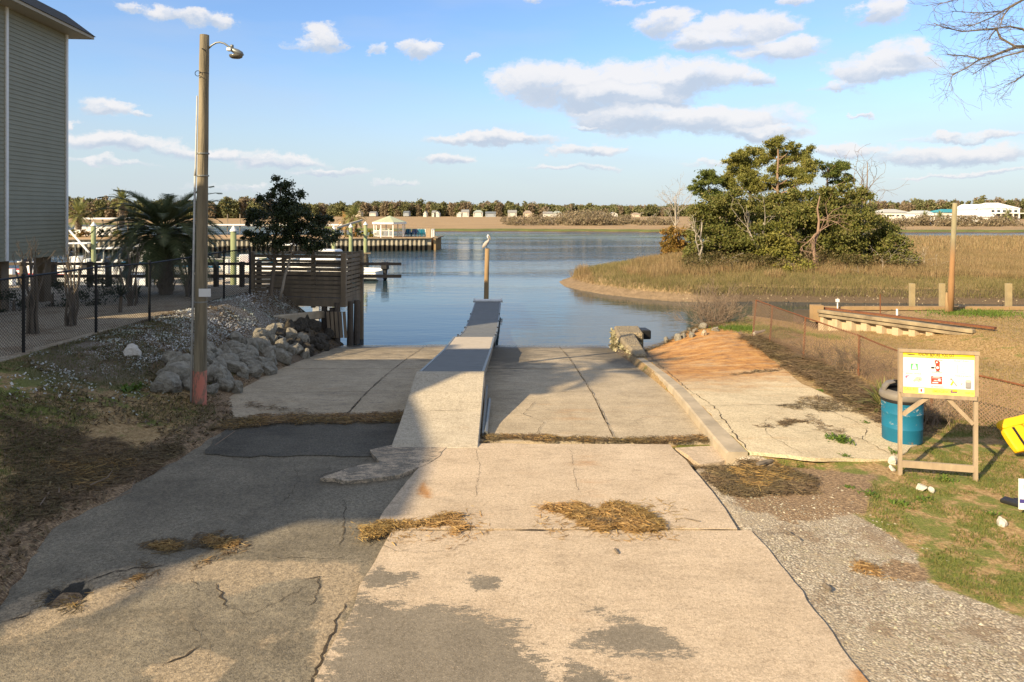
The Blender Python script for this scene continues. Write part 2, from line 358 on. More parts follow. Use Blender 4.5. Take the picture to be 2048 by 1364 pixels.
M['marsh'] = leaf('marsh grass', [(.34, .225, .115), (.27, .185, .095), (.41, .28, .145), (.22, .165, .085), (.50, .37, .20)], .3, .8)
M['marshgreen'] = leaf('low marsh grass', [(.22, .19, .08), (.29, .23, .10), (.17, .155, .065), (.36, .27, .13)], .3, .8)
M['grassblade'] = leaf('lawn blades', [(.10, .15, .022), (.17, .21, .035), (.25, .22, .06), (.32, .24, .10), (.08, .12, .02)], .3, .7)
M['weed'] = leaf('weed leaves', [(.08, .15, .02), (.14, .21, .03), (.20, .24, .05)], .3, .6)
M['shellflake'] = leaf('shell flakes', [(.62, .62, .60), (.42, .42, .41), (.74, .73, .70)], 0, .7)
M['rock'] = mat('limestone rock', (.42, .385, .31), (.20, .18, .14), 2.2, .95, 1, bd=.06)
M['rockdark'] = mat('wet dark rock', (.11, .095, .072), (.035, .03, .024), 4, .9, 1, bd=.05)
M['rockwhite'] = mat('pale rock', (.62, .58, .50), (.45, .41, .35), 6, .9, .5)
# ------------------------------------------------------------------ terrain shape
WZ = -1.05
def P(Y): return np.interp(Y, [-60, 10.6, 11.6, 12.8, 14, 15.5, 17, 18.5, 20, 24.6, 40], [0, 0, -.006, -.022, -.055, -.15, -.275, -.41, -.55, -1.056, -2.75])
def EL_(Y): return np.interp(Y, [-12, 0, 6.3, 8, 9, 10, 11.3, 12.4, 14, 17, 25], [-6.5, -5.4, -4.68, -5.25, -5.02, -4.95, -4.8, -4.9, -5.6, -5.8, -5.87])
def H(X, Y):
    X = np.asarray(X, float); Y = np.asarray(Y, float); p = P(Y); e = EL_(Y); yd = np.interp(Y, [-12, 18, 27], [.95, .95, .86])
    t = np.clip((e - X) / (e + 9.0), 0, 1.6); rk = sst((Y - 12.2) / 2.2)
    f = np.where(t < 1, (1 - rk) * t ** 1.25 + rk * np.clip(t * 1.35, 0, 1), 1)
    zl = p + (yd - p) * np.clip(f, 0, 1) + .10 * rk * (fbm(X * .9, Y * .9, 3) - .5) * (t > .05) * (X > -9)
    zl = zl + .16 * rk * np.exp(-((X + 7.9) ** 2) / .8 - ((Y - 21.5) ** 2) / 3.5)
    ye = np.where(X < -9.2, 26.4, 24.6); zl = np.where(Y > ye, zl + (-2.6 - zl) * np.clip((Y - ye) / .5, 0, 1), zl)
    a = sst((X - 3.5) / 2.6); zr = (p + .13) * (1 - a) * sst((Y - 9.9) / .4) - .16 * sst((X - 8.2) / 1.5) * (1 - sst((X - 11.6) / 1.6)) * sst((Y - 15.5) / 3) + .27 * sst((X - 11.6) / 1.6) * sst((Y - 14.5) / 3.2)
    ye = np.interp(X, [3.2, 3.6, 4.4, 6.4, 7.4, 8.3, 9.6, 9.9, 40], [22.0, 20.6, 20.9, 22.6, 23.3, 24.6, 24.2, 22.3, 22.3])
    d = np.clip(Y - ye, 0, 9); zr = zr - d * .75 - .25 * np.clip(d, 0, .4)
    zr = np.where(X > 9.9, np.where(d > 0, -2.6, zr), zr)
    z = np.where(X < e, zl, np.where(X > 3.25, zr, p))
    off = np.where((X > e) & (X < 2.62), -.07, 0) + np.where((X >= 2.62) & (X < 3.25) & (Y > 9.9), -.05, 0)
    n = (fbm(X * 1.3, Y * 1.3, 1) - .5) * .05 + (fbm(X * 6, Y * 6, 2) - .5) * .025
    return z + off + n * np.where((X < e - .15) | ((X > 3.3) & ((Y < 9.9) | (X > 6.3))), 1, .15)

# masks: R gravel, G green, B shell, A dry litter
def gX(Y): return np.interp(Y, [-12, 3, 5, 6.2, 6.8, 7.5, 8.8, 10, 10.6], [8.6, 6.2, 4.95, 4.55, 4.05, 4.3, 3.95, 3.75, 3.2])
def mR(X, Y):
    r = sst((gX(Y) - X) / .5 + .5) * (Y < 10.2) * (X > 2)
    yard = sst((-9.05 - X) / .15 + .5)
    return np.maximum(r, yard)
def mG(X, Y):
    right = .62 + .0 * X; right = np.where(Y > 11.5, .30, right)
    right = np.where((Y > 20) & (X < 8.2) & (X > 6.5), .75, right)
    left = .42 + .25 * sst((-6.0 - X) / 2) * (Y < 14) - .35 * sst((X - EL_(Y) + .9) / .8)
    return np.where(X < 0, left, right)
def mB(X, Y):
    s = np.exp(-((X + 8.0) ** 2) / 2.2) * sst((Y - 10.5) / 4) * .9 + .9 * np.exp(-((X + 7.2) ** 2) / 1.2 - ((Y - 20) ** 2) / 9)
    return np.where((X < -5.5) & (X > -9.05), s, 0)
def mA(X, Y):
    hay = sdist([(2.75, 10.1), (3.6, 10.0), (5.0, 9.6), (4.3, 8.4), (3.3, 8.1), (2.75, 8.6)], X, Y)
    h2 = np.exp(-((X - 3.95) ** 2) / .10 - ((Y - 7.05) ** 2) / .05)
    lf = sst((X - EL_(Y) + 1.1) / .9) * (X < 0)
    fence = np.exp(-((X - 6.75) ** 2) / .12) * (Y > 12.5) * .8
    return np.maximum.reduce([sst(.5 - hay / .6), h2, lf * .9, fence, (X > 3.2) * (Y > 20.5) * (X < 6.6) * .9])

def ground_mat():
    t = NT('ground'); r, g, b, a = t.attr(); n1 = t.noise(1.7, 6, .6); n2 = t.noise(7, 6, .65); n3 = t.noise(38, 4, .7); v = t.vor(48, out='Color'); vd = t.vor(48); 
    dry = t.ramp(t.noise(16, 6, .78), [(.34, (.16, .10, .045)), (.5, (.34, .225, .10)), (.66, (.50, .35, .18))])
    grn = t.ramp(n3, [(.3, (.075, .095, .018)), (.6, (.19, .20, .045)), (.8, (.30, .25, .09))])
    gm = t.step(t.math('ADD', g, t.math('MULTIPLY', t.math('SUBTRACT', t.noise(2.4, 6, .7), .5), 2.6)), .45, .75)
    col = t.mix(gm, dry, grn)
    lit = t.ramp(t.noise(22, 5, .7, t.map((1, 2.5, 1))), [(.34, (.08, .05, .03)), (.5, (.23, .155, .09)), (.66, (.46, .32, .18))])
    am = t.step(t.math('ADD', a, t.math('MULTIPLY', t.math('SUBTRACT', t.noise(3.5, 5, .7), .5), 1.2)), .4, .62)
    # gravel: every stone its own grey, sandy fines between
    hs = t.n.new('ShaderNodeSeparateColor'); t.l.new(v, hs.inputs[0])
    st = t.ramp(hs.outputs[0], [(0, (.25, .21, .15)), (.3, (.37, .315, .23)), (.6, (.47, .40, .295)), (.85, (.62, .55, .43)), (1, (.25, .17, .11))])
    st = t.mix(t.math('MULTIPLY', t.step(vd, .42, .75), .75), st, (.17, .14, .105))
    fines = t.ramp(n3, [(.3, (.29, .235, .165)), (.7, (.42, .35, .25))])
    gv = t.mix(t.step(t.noise(1.3, 6, .7), .50, .62), st, fines)
    gv = t.mix(t.math('MULTIPLY', t.step(t.noise(1.6, 7, .75), .49, .63), .85), gv, t.ramp(n3, [(.3, (.17, .12, .075)), (.7, (.30, .225, .15))]))
    rm = t.step(t.math('ADD', r, t.math('MULTIPLY', t.math('SUBTRACT', t.noise(3.1, 6, .75), .5), .9)), .42, .58)
    col = t.mix(rm, col, gv)
    col = t.mix(am, col, lit)
    sv = t.vor(40, out='Color'); hs2 = t.n.new('ShaderNodeSeparateColor'); t.l.new(sv, hs2.inputs[0])
    sm = t.math('MULTIPLY', t.step(t.math('ADD', t.math('MULTIPLY', b, .7), t.math('MULTIPLY', t.noise(2.2, 7, .75), 1.1)), .95, 1.15), t.math('GREATER_THAN', hs2.outputs[0], .35))
    sm = t.math('MULTIPLY', sm, t.math('LESS_THAN', t.vor(40), .38))
    soil = t.mix(t.step(b, .1, .6), col, t.ramp(n3, [(.3, (.075, .058, .038)), (.7, (.19, .15, .10))]))
    col = t.mix(sm, soil, (.60, .60, .58))
    z = t.pos()[2]; mud = t.step(z, -.25, -.6)
    col = t.mix(mud, col, t.ramp(n2, [(.3, (.06, .045, .032)), (.7, (.14, .105, .07))]))
    t.bump(t.math('ADD', t.math('MULTIPLY', n3, .5), t.math('MULTIPLY', vd, -.6)), .8, .02)
    return t.done(col, .95)
M['ground'] = ground_mat()
xs = np.concatenate([np.arange(-34, -12, .35), np.arange(-12, 10, .11), np.arange(10, 34, .3)]); ys = np.concatenate([np.arange(-14, 3, .4), np.arange(3, 27.2, .12)])
grid_mesh('ground', xs, ys, H, M['ground'], [mR, mG, mB, mA])

# ------------------------------------------------------------------ roads
def asphalt_mat(name, base, base2, dirt, speck=.5):
    t = NT(name); r, g, b, a = t.attr(); n1 = t.noise(1.1, 6, .6, t.map((1, .55, 1), rot=(0, 0, .5))); n3 = t.noise(70, 3, .7); v = t.vor(130, out='Color'); hs = t.n.new('ShaderNodeSeparateColor'); t.l.new(v, hs.inputs[0])
    col = t.ramp(n1, [(.3, base), (.7, base2)])
    col = t.mix(t.math('MULTIPLY', t.step(hs.outputs[0], .78, .98), .42), col, (.30, .25, .19)); col = t.mix(t.math('MULTIPLY', t.step(hs.outputs[1], .7, .95), .5), col, (.04, .037, .033))
    dm = t.step(t.math('ADD', r, t.math('MULTIPLY', t.math('SUBTRACT', t.noise(2.6, 7, .72), .5), 1.5)), .45, .75)
    col = t.mix(t.math('MULTIPLY', t.step(t.noise(.55, 7, .72, t.map((1, 2.2, 1), rot=(0, 0, .35))), .42, .68), .55), col, tuple(x * .55 for x in base)); col = t.mix(t.math('MULTIPLY', dm, .8), col, t.ramp(t.noise(45, 5, .8), [(.35, tuple(x * .5 for x in dirt)), (.65, tuple(x * 1.25 for x in dirt))]))
    dk = t.step(t.math('ADD', g, t.math('MULTIPLY', t.math('SUBTRACT', t.noise(5, 7, .72), .5), 1.1)), .45, .65)
    col = t.mix(dk, col, (.045, .042, .036))
    gr = t.ramp(t.noise(30, 6, .85), [(.36, (.55, .54, .52)), (.5, (1, 1, 1)), (.64, (1.42, 1.4, 1.36))]); col = t.mix(1, col, gr, 'MULTIPLY')
    t.bump(t.math('ADD', t.math('MULTIPLY', n3, .6), t.math('MULTIPLY', t.noise(9, 4), .9)), .85, .016)
    return t.done(col, .9)
def concrete_mat(name, c1, c2, film=(.20, .172, .13), wet=True, grain=75):
    """cast concrete; mask R asphalt film left on it, G rust stain, B dark algae / damp, A unused"""
    t = NT(name); r, g, b, a = t.attr(); n1 = t.noise(1.4, 6, .62); n3 = t.noise(grain, 4, .75); v = t.vor(grain * 1.5, out='Color'); hs = t.n.new('ShaderNodeSeparateColor'); t.l.new(v, hs.inputs[0])
    col = t.ramp(n1, [(.3, c1), (.7, c2)])
    col = t.mix(t.math('MULTIPLY', t.step(hs.outputs[0], .6, .95), .45), col, tuple(min(1, x * 1.35) for x in c2)); col = t.mix(t.math('MULTIPLY', t.step(hs.outputs[1], .75, .98), .4), col, tuple(x * .5 for x in c1))
    col = t.mix(t.math('MULTIPLY', t.step(t.noise(.8, 7, .75), .45, .7), .35), col, tuple(x * .72 for x in c1)); sc = t.noise(9, 8, .8, t.map((.35, 1, 1))); col = t.mix(t.math('MULTIPLY', t.step(sc, .48, .66), .38), col, tuple(x * .55 for x in c1))
    rs = t.step(t.math('ADD', g, t.math('MULTIPLY', t.math('SUBTRACT', t.noise(1.7, 8, .72, t.map((.45, 1.5, 1))), .5), 2.0)), .15, 1.15)
    col = t.mix(t.math('MULTIPLY', rs, .9), col, t.ramp(t.noise(4, 6, .6), [(.25, (.15, .055, .014)), (.5, (.40, .175, .036)), (.75, (.54, .29, .075))]))
    al = t.step(t.math('ADD', b, t.math('MULTIPLY', t.math('SUBTRACT', t.noise(3.3, 7, .7, t.map((.6, 1.4, 1))), .5), 1.3)), .35, .85)
    col = t.mix(t.math('MULTIPLY', al, .85), col, t.ramp(n3, [(.3, (.05, .046, .035)), (.7, (.12, .105, .08))]))
    fm = t.step(t.math('ADD', r, t.math('ADD', t.math('MULTIPLY', t.math('SUBTRACT', t.noise(6.5, 10, .82, t.map((.6, 1.5, 1))), .5), 2.1), t.math('MULTIPLY', t.math('SUBTRACT', n3, .5), .5))), .47, .53)
    fc = t.mix(t.math('MULTIPLY', t.step(hs.outputs[2], .8, .98), .55), t.ramp(t.noise(2, 5), [(.3, tuple(x * .85 for x in film)), (.7, tuple(x * 1.15 for x in film))]), (.36, .30, .23))
    col = t.mix(fm, col, fc)
    gr = t.ramp(t.noise(28, 6, .85), [(.36, (.70, .68, .64)), (.5, (1, 1, 1)), (.64, (1.16, 1.15, 1.14))]); col = t.mix(1, col, gr, 'MULTIPLY'); pit = t.step(t.vor(14), .05, .10); col = t.mix(t.math('MULTIPLY', t.math('SUBTRACT', 1, pit), .55), col, tuple(x * .45 for x in c1))
    rg = .9
    if wet:
        z = t.pos()[2]; w = t.step(t.math('ADD', z, t.math('MULTIPLY', t.noise(1.5, 4), .12)), -.78, -.96)
        col = t.mix(t.math('MULTIPLY', w, .8), col, (.045, .042, .034)); mr = t.n.new('ShaderNodeMapRange'); t.put(mr.inputs[0], w); mr.inputs[3].default_value = .9; mr.inputs[4].default_value = .25; rg = mr.outputs[0]
    t.bump(t.math('ADD', t.math('MULTIPLY', n3, .8), t.math('MULTIPLY', t.noise(6, 5), .7)), .7, .010)
    return t.done(col, rg)
def pix(*pp, z=0.0): return [tuple(G(x, y, z)[:2]) for x, y in pp]
def blob(poly, soft): return lambda X, Y: sst(.5 - sdist(poly, X, Y) / soft)
def mx(*fs): return lambda X, Y: np.maximum.reduce([f(X, Y) for f in fs])

hole = pix((75, 1205), (110, 1168), (160, 1160), (182, 1172), (170, 1200), (120, 1212))
def road_z(X, Y): return P(Y) - .075 * sst(.15 - sdist(hole, X, Y) / .10) + .03 * (fbm(np.asarray(X) * .8, np.asarray(Y) * .8, 11) - .5) * sst((np.asarray(-1.2) - X) / 1.0) - .012
dirtm = mx(blob(pix((0, 1215), (70, 1180), (250, 1125), (520, 1115), (720, 1120), (720, 1150), (560, 1160), (440, 1190), (420, 1160), (300, 1170), (180, 1230), (0, 1280)), .35),
           blob(pix((300, 1340), (400, 1290), (450, 1320), (430, 1364), (320, 1364)), .05), blob(pix((650, 1130), (730, 1125), (650, 1364), (620, 1364)), .1), lambda X, Y: .42 * sst((8.8 - Y) / 3))
road_poly = [(-1.3, -12), (-1.45, 5), (-1.35, 7.5), (-1.28, 8.4), (-1.0, 9.6), (-.85, 10.6), (-.85, 12.25)] + [(-1.9, 12.25), (-2.6, 12.35), (-3.5, 12.25), (-4.4, 12.45), (-4.85, 12.5)] + [(float(EL_(y)), y) for y in (11.3, 10, 9, 8, 7.2, 6.3, 3, 0, -12)]
M['asph_old'] = asphalt_mat('old asphalt', (.15, .13, .095), (.27, .235, .17), (.38, .30, .20))
sheet('asphalt_road', road_poly, road_z, M['asph_old'], [dirtm, blob(hole, .05)], step=.10, jit=.10, skirt=.08)
M['asph_patch'] = asphalt_mat('dark asphalt', (.075, .068, .054), (.13, .118, .09), (.11, .09, .07))
patch = pix((410, 908), (425, 880), (455, 858), (500, 846), (800, 845), (796, 900), (770, 912), (600, 911), (500, 914))
sheet('asphalt_patch', patch, lambda X, Y: road_z(X, Y) + .016, M['asph_patch'], [lambda X, Y: 0 * X + .22, lambda X, Y: 0 * X + .1], step=.10, jit=.10, skirt=.03)
patch2 = pix((740, 905), (800, 893), (893, 900), (868, 925), (800, 955), (690, 968), (640, 962), (700, 940), (760, 930))
# concrete slab, two bays with a joint
filmA = pix((620, 1420), (650, 1300), (690, 1205), (730, 1192), (800, 1210), (870, 1212), (960, 1228), (1040, 1245), (1060, 1290), (1110, 1330), (1130, 1420))
filmB = pix((1160, 1205), (1190, 1215), (1210, 1240), (1270, 1240), (1330, 1265), (1385, 1320), (1340, 1322), (1240, 1318), (1150, 1300), (1160, 1275), (1230, 1262))
filmC = pix((1120, 1330), (1180, 1335), (1260, 1364), (1250, 1420), (1100, 1420))
filmD = pix((935, 1155), (1000, 1158), (1010, 1185), (940, 1190)); filmE = pix((725, 1150), (760, 1142), (835, 1155), (815, 1190), (730, 1185))
def thin(f, k): return lambda X, Y: f(X, Y) * k
film = mx(thin(blob(filmA, .9), .86), thin(blob(filmB, .8), .95), thin(blob(filmC, .7), .9), thin(blob(filmD, .4), .95), thin(blob(filmE, .5), .9), lambda X, Y: .0 * X + .02)
rustm = mx(thin(blob(pix((1690, 1364), (1720, 1330), (1765, 1364), (1760, 1420), (1690, 1420)), .2), .9), thin(blob(pix((1140, 900), (1200, 905), (1210, 1000), (1160, 1010)), .8), .36), thin(blob(pix((835, 965), (860, 970), (855, 1000), (838, 995)), .05), .9), lambda X, Y: 0 * X + .02)
M['slab'] = concrete_mat('sunbleached concrete', (.44, .342, .235), (.565, .452, .325), wet=False)
sl = lambda X, Y: P(Y) + .030 + .012 * (fbm(np.asarray(X) * .5, np.asarray(Y) * .5, 21) - .5)
slab_near = [(2.72, 4.6), (2.70, 5.6), (2.74, 6.6), (2.72, 7.45), (2.68, 7.86), (.5, 7.86), (-1.34, 7.86), (-1.40, 7.2), (-1.46, 6.7), (-1.44, 6.2), (-1.50, 5.6), (-1.52, 4.6), (-1.5, -12), (2.8, -12)]
slab_far = pix((745, 1064), (800, 985), (838, 940), (868, 918), (900, 893), (965, 891)) + pix((1340, 893), (1372, 925), (1405, 965), (1440, 1010), (1475, 1064))
slab_far = [(x, y + (.0 if y > 8 else .012)) for x, y in slab_far]
sheet('concrete_slab', slab_near, sl, M['slab'], [film, rustm, lambda X, Y: 0 * X], step=.10, jit=.03, skirt=.07)
sheet('concrete_slab', slab_far, lambda X, Y: sl(X, Y) + .004, M['slab'], [lambda X, Y: 0 * X + .05, rustm, lambda X, Y: 0 * X], step=.10, jit=.03, skirt=.07)
sheet('asphalt_patch', patch2, lambda X, Y: sl(X, Y) + .012, M['slab'], [lambda X, Y: .52 - .1 * sst((np.asarray(X) + 1.6) / .5), lambda X, Y: 0 * X, lambda X, Y: 0 * X], step=.08, jit=.07, skirt=.05)
# the ramp: two lanes running down under the water
M['ramp'] = concrete_mat('boat ramp concrete', (.34, .275, .185), (.50, .41, .285), film=(.22, .19, .15))
def ralg(X, Y): return .06 + .52 * sst((np.asarray(Y) - 15) / 6) + .35 * np.exp(-((np.asarray(X) + .1) ** 2) / .5) * sst((np.asarray(Y) - 11) / 2) * (np.asarray(X) > -1.2) + .35 * np.exp(-((np.asarray(X) - 3.0) ** 2) / .25) * sst((np.asarray(Y) - 13.5) / 3)
for nm, x0, x1, y0 in (('ramp_lane', -5.95, -2.95, 12.3), ('ramp_lane', -2.95, -1.0, 12.2), ('ramp_lane', -1.0, 1.62, 11.0), ('ramp_lane', 1.62, 3.26, 11.0)):
    k = {-5.95: 0, -2.95: .012, -1.0: .0, 1.62: -.008}[x0]
    for y0_, y1_ in ((y0, 14.4), (14.4, 17.6), (17.6, 31)):
        sheet(nm, [(x0 + .012, y0_ + .01), (x1 - .008, y0_ + .01), (x1 - .008, y1_ - .008), (x0 + .012, y1_ - .008)],
              lambda X, Y, k=k, y=y0_: P(Y) + k + .004 * math.sin(y * 3), M['ramp'], [lambda X, Y: .12 + .22 * (np.asarray(X) < -1), lambda X, Y: .06 + .22 * np.exp(-((np.asarray(X) - 1.2) ** 2) / 1.5 - ((np.asarray(Y) - 12.3) ** 2) / 1.0), ralg], step=.16, jit=.012, skirt=.08)
# low filler between the kerb end and the slab
sheet('concrete_apron', pix((1350, 897), (1422, 893), (1470, 915), (1440, 925), (1400, 930)), lambda X, Y: P(Y) + .012, M['slab'], [lambda X, Y: 0 * X, lambda X, Y: 0 * X, lambda X, Y: 0 * X + .3], step=.1, jit=.04)

# ------------------------------------------------------------------ kerb and apron
def kz(Y): return P(Y) + .135
kx0 = lambda Y: np.interp(Y, [9.6, 11, 14, 18, 24], [3.08, 3.09, 3.2, 3.30, 3.40]); kx1 = lambda Y: np.interp(Y, [9.6, 10.6, 12, 14, 18], [3.42, 3.40, 3.40, 3.45, 3.52])
mb = MB(); ys_ = np.arange(10.12, 18.9, .16); pr = None
for y in ys_:
    w = .012 * (random.random() - .5); a = [(float(kx0(y)) + w, y, float(P(y)) - .2), (float(kx0(y)) + .02 + w, y, float(kz(y)) - .02), (float(kx0(y)) + .05, y, float(kz(y)) + .004 * random.random()), (float(kx1(y)), y, float(kz(y)) + .004 * random.random()), (float(kx1(y)) + w, y, float(P(y)) - .2)]
    o = len(mb.v); mb.v += a
    if pr is not None:
        for j in range(4): mb.f.append((pr + j, o + j, o + j + 1, pr + j + 1)); mb.m.append(0)
    else: mb.f.append(tuple(range(o, o + 5))); mb.m.append(0)
    pr = o
mb.f.append(tuple(range(pr, pr + 5))[::-1]); mb.m.append(0)
M['kerb'] = mat('kerb concrete', (.46, .38, .27), (.30, .25, .18), 2.4, .9, .6)
o = obj('concrete_kerb', mb, M['kerb']); tag(o, 'long low concrete kerb between the ramp and the rust stained apron', 'kerb')
# end wall with oysters
def wall_mat():
    t = NT('tidal concrete'); z = t.pos()[2]; n = t.noise(3, 6, .65); col = t.ramp(n, [(.3, (.22, .175, .11)), (.7, (.33, .27, .18))])
    oy = t.vor(16, out='Color'); hs = t.n.new('ShaderNodeSeparateColor'); t.l.new(oy, hs.inputs[0]); oc = t.ramp(hs.outputs[0], [(0, (.12, .095, .055)), (.5, (.30, .25, .14)), (1, (.44, .38, .24))])
    k = t.step(t.math('ADD', z, t.math('MULTIPLY', t.noise(2.5, 4), .25)), -.30, -.42); col = t.mix(k, col, oc)
    t.bump(t.math('ADD', t.vor(16), t.math('MULTIPLY', n, .3)), .9, .05); return t.done(col, .9)
M['tidal'] = wall_mat()
mb = MB()
def wseg(y0, y1, z0, z1, xa, xb, xc, xd):
    vs = [(xa, y0, -1.7), (xb, y0, -1.7), (xd, y1, -1.7), (xc, y1, -1.7), (xa, y0, z0), (xb, y0, z0), (xd, y1, z1), (xc, y1, z1)]
    mb.add(vs, [(0, 3, 2, 1), (4, 5, 6, 7), (0, 1, 5, 4), (1, 2, 6, 5), (2, 3, 7, 6), (3, 0, 4, 7)])
wseg(18.9, 20.4, -.22, -.27, 3.33, 3.66, 3.36, 3.80); wseg(20.4, 22.6, -.27, -.28, 3.33, 3.80, 3.38, 3.95); wseg(22.6, 24.0, -.28, -.28, 3.38, 4.25, 3.50, 4.35)
wl = obj('oyster_wall', mb, M['tidal'], bevel=.05); tag(wl, 'thick concrete wall end crusted with oysters at the waterline', 'wall')
ov = []; 
for i in range(1500):
    y = random.uniform(19, 24.0); z = random.uniform(-1.05, -.40) ; x = 3.35 + (y - 19) * .02 - random.random() * .05
    if z > -.45 and random.random() < .5: continue
    ov.append((x, y, z))
for i in range(300): ov.append((random.uniform(3.5, 4.3), 24.02 + random.random() * .05, random.uniform(-1.05, -.4)))
c = np.array(ov); n = len(c); a = rng.normal(size=(n, 3)) * .035; b = rng.normal(size=(n, 3)) * .03; a[:, 0] -= .02
Q = np.stack([c - a - b, c + a - b * .4, c + a + b, c - a * .5 + b], 1); M['oyster'] = leaf('oyster shells', [(.16, .13, .08), (.34, .29, .18), (.46, .41, .28)], 0, .8)
quads('oyster_crust', Q, M['oyster'], wl)
mb = MB(); mb.box((4.42, 23.4, -.44), (.30, .6, .30), .1); o = obj('black_block', mb, M['black'], bevel=.03); tag(o, 'short black block at the oyster wall end', 'timber block')  # plain black block marking a dark spot at the wall end

# apron: the rust stained slab behind the kerb
ap = [(3.45, 10.15), (3.40, 11), (3.43, 13), (3.5, 16), (3.56, 18.4), (3.75, 19.9), (4.3, 20.7), (5.2, 21.6), (6.3, 22.4), (6.75, 21.4), (6.6, 19.5), (6.45, 18.2), (6.25, 16.2), (6.05, 14.6), (6.3, 13.4), (6.6, 12.4), (6.45, 11.5), (6.25, 10.8), (5.6, 10.15), (4.3, 9.95)]
def apz(X, Y):
    a = sst((X - 3.5) / 2.6); return (P(Y) + .13) * (1 - a) + .012 * a + .008 + .014 * (fbm(np.asarray(X) * .7, np.asarray(Y) * .7, 31) - .5)
def aprust(X, Y): X = np.asarray(X, float); Y = np.asarray(Y, float); return np.clip(.12 + .95 * sst((Y - 12.6 - .3 * (X - 4)) / 4.0) - .9 * sst((3.9 + .0 * Y - X) / .7) * sst((Y - 15) / 3), 0, 1)
def apalg(X, Y): X = np.asarray(X, float); Y = np.asarray(Y, float); return .05 + 1.0 * sst((4.4 - X) / .9) * sst((Y - 14.5) / 4) + .25 * np.exp(-((X - 4.6) ** 2) / .3 - ((Y - 11.4) ** 2) / .2)
M['apron'] = concrete_mat('apron concrete', (.50, .41, .265), (.62, .52, .345), wet=False, grain=45)
sheet('concrete_apron', ap, apz, M['apron'], [lambda X, Y: 0 * X, aprust, apalg], step=.11, jit=.05, skirt=.05)

# cracks and joints
def crack(mb, pts, w, zf, jit=.03, seg=.10):
    pts = [Vector(p[:2]) for p in pts]; line = []
    for a, b in zip(pts, pts[1:]):
        k = max(1, int((b - a).length / seg)); nn = Vector((-(b - a).y, (b - a).x)).normalized()
        for j in range(k):
            p = a.lerp(b, j / k) + nn * random.uniform(-jit, jit) * (j > 0); line.append(p)
    line.append(pts[-1]); vs = []; 
    for i, p in enumerate(line):
        d = (line[min(i + 1, len(line) - 1)] - line[max(i - 1, 0)]).normalized(); n_ = Vector((-d.y, d.x)); e = min(1, .25 + min(i, len(line) - 1 - i) * .4); ww = w * .62 * e * random.uniform(.2, 1.5) / 2
        for s in (-1, 1):
            q = p + n_ * ww * s; vs.append((q.x, q.y, float(zf(q.x, q.y)) + .005))
    mb.add(vs, [(2 * i, 2 * i + 1, 2 * i + 3, 2 * i + 2) for i in range(len(line) - 1)])
M['crack'] = mat('crack filling', (.035, .028, .02), (.08, .06, .04), 20, 1)
mb = MB(); rz_ = lambda X, Y: road_z(X, Y) + .002
for pts, w in (([(600, 1150 + 5), (640, 1150), (632, 1195), (615, 1210)], .02), ([(433, 1165), (445, 1195), (455, 1210), (450, 1215)], .03), ([(700, 1115), (640, 1116), (540, 1112)], .012), ([(160, 1165), (230, 1140), (330, 1128)], .022),
               ([(0, 1240), (60, 1225), (75, 1205)], .02), ([(688, 1000), (690, 1040), (680, 1095)], .012), ([(310, 1340), (330, 1325), (370, 1310), (405, 1285)], .025), ([(455, 1215), (500, 1225), (560, 1200), (620, 1165)], .01), ([(690, 1205), (660, 1270), (625, 1364), (600, 1450)], .028),
               ([(400, 1180), (385, 1155), (350, 1150)], .012), ([(230, 1010), (260, 960), (300, 940)], .01), ([(620, 955), (700, 935), (760, 905)], .012), ([(560, 1010), (600, 960), (590, 930)], .008), ([(380, 1240), (420, 1290), (415, 1330)], .008)):
    crack(mb, [G(*p) for p in pts], w, rz_, .025, .05)
for pts, w in (([(745, 1090), (800, 1110), (850, 1095), (900, 1075)], .008), ([(1505, 1068), (1600, 1075)], .01), ([(950, 1000), (960, 940), (950, 900)], .006), ([(1140, 900), (1150, 960), (1155, 990)], .006), ([(930, 1090), (900, 1110), (810, 1112)], .006)):
    crack(mb, [G(*p) for p in pts], w, lambda X, Y: sl(X, Y) + .003, .02, .05)
crack(mb, [(-1.3, 7.858), (.5, 7.86), (2.68, 7.86)], .022, lambda X, Y: sl(X, Y) + .002, .006, .1)
0 and crack(mb, [(2.755, 3), (2.745, 6), (2.77, 7.4), (2.60, 8.4), (2.45, 9.6), (2.35, 10.3)], .035, lambda X, Y: .012 + 0 * X, .01, .1)
def rampz(X, Y): return P(Y) + .018
for pts, w in (([(-2.95, 12.4), (-2.95, 14), (-2.95, 17), (-2.95, 20), (-2.95, 23.5)], .028), ([(1.62, 11.2), (1.62, 13), (1.62, 17), (1.62, 22)], .022), ([(-.6, 14.4), (1.2, 14.3), (3.1, 14.5)], .018), ([(.35, 11.2), (.55, 12.0), (.2, 12.5), (.45, 13.4)], .014),
               ([(2.2, 11.7), (2.1, 12.1), (2.5, 12.4), (2.9, 12.1)], .012), ([(-5.6, 14.1), (-4, 14.2), (-3, 14)], .018), ([(-4.9, 16), (-3.6, 16.2), (-1.8, 16)], .014), ([(-.4, 12.6), (.6, 12.8), (1.5, 12.5)], .010), ([(-.4, 17.6), (1, 17.55), (3.1, 17.6)], .012)):
    crack(mb, pts, w, rampz, .012, .1)
apzz = lambda X, Y: apz(X, Y) + .002
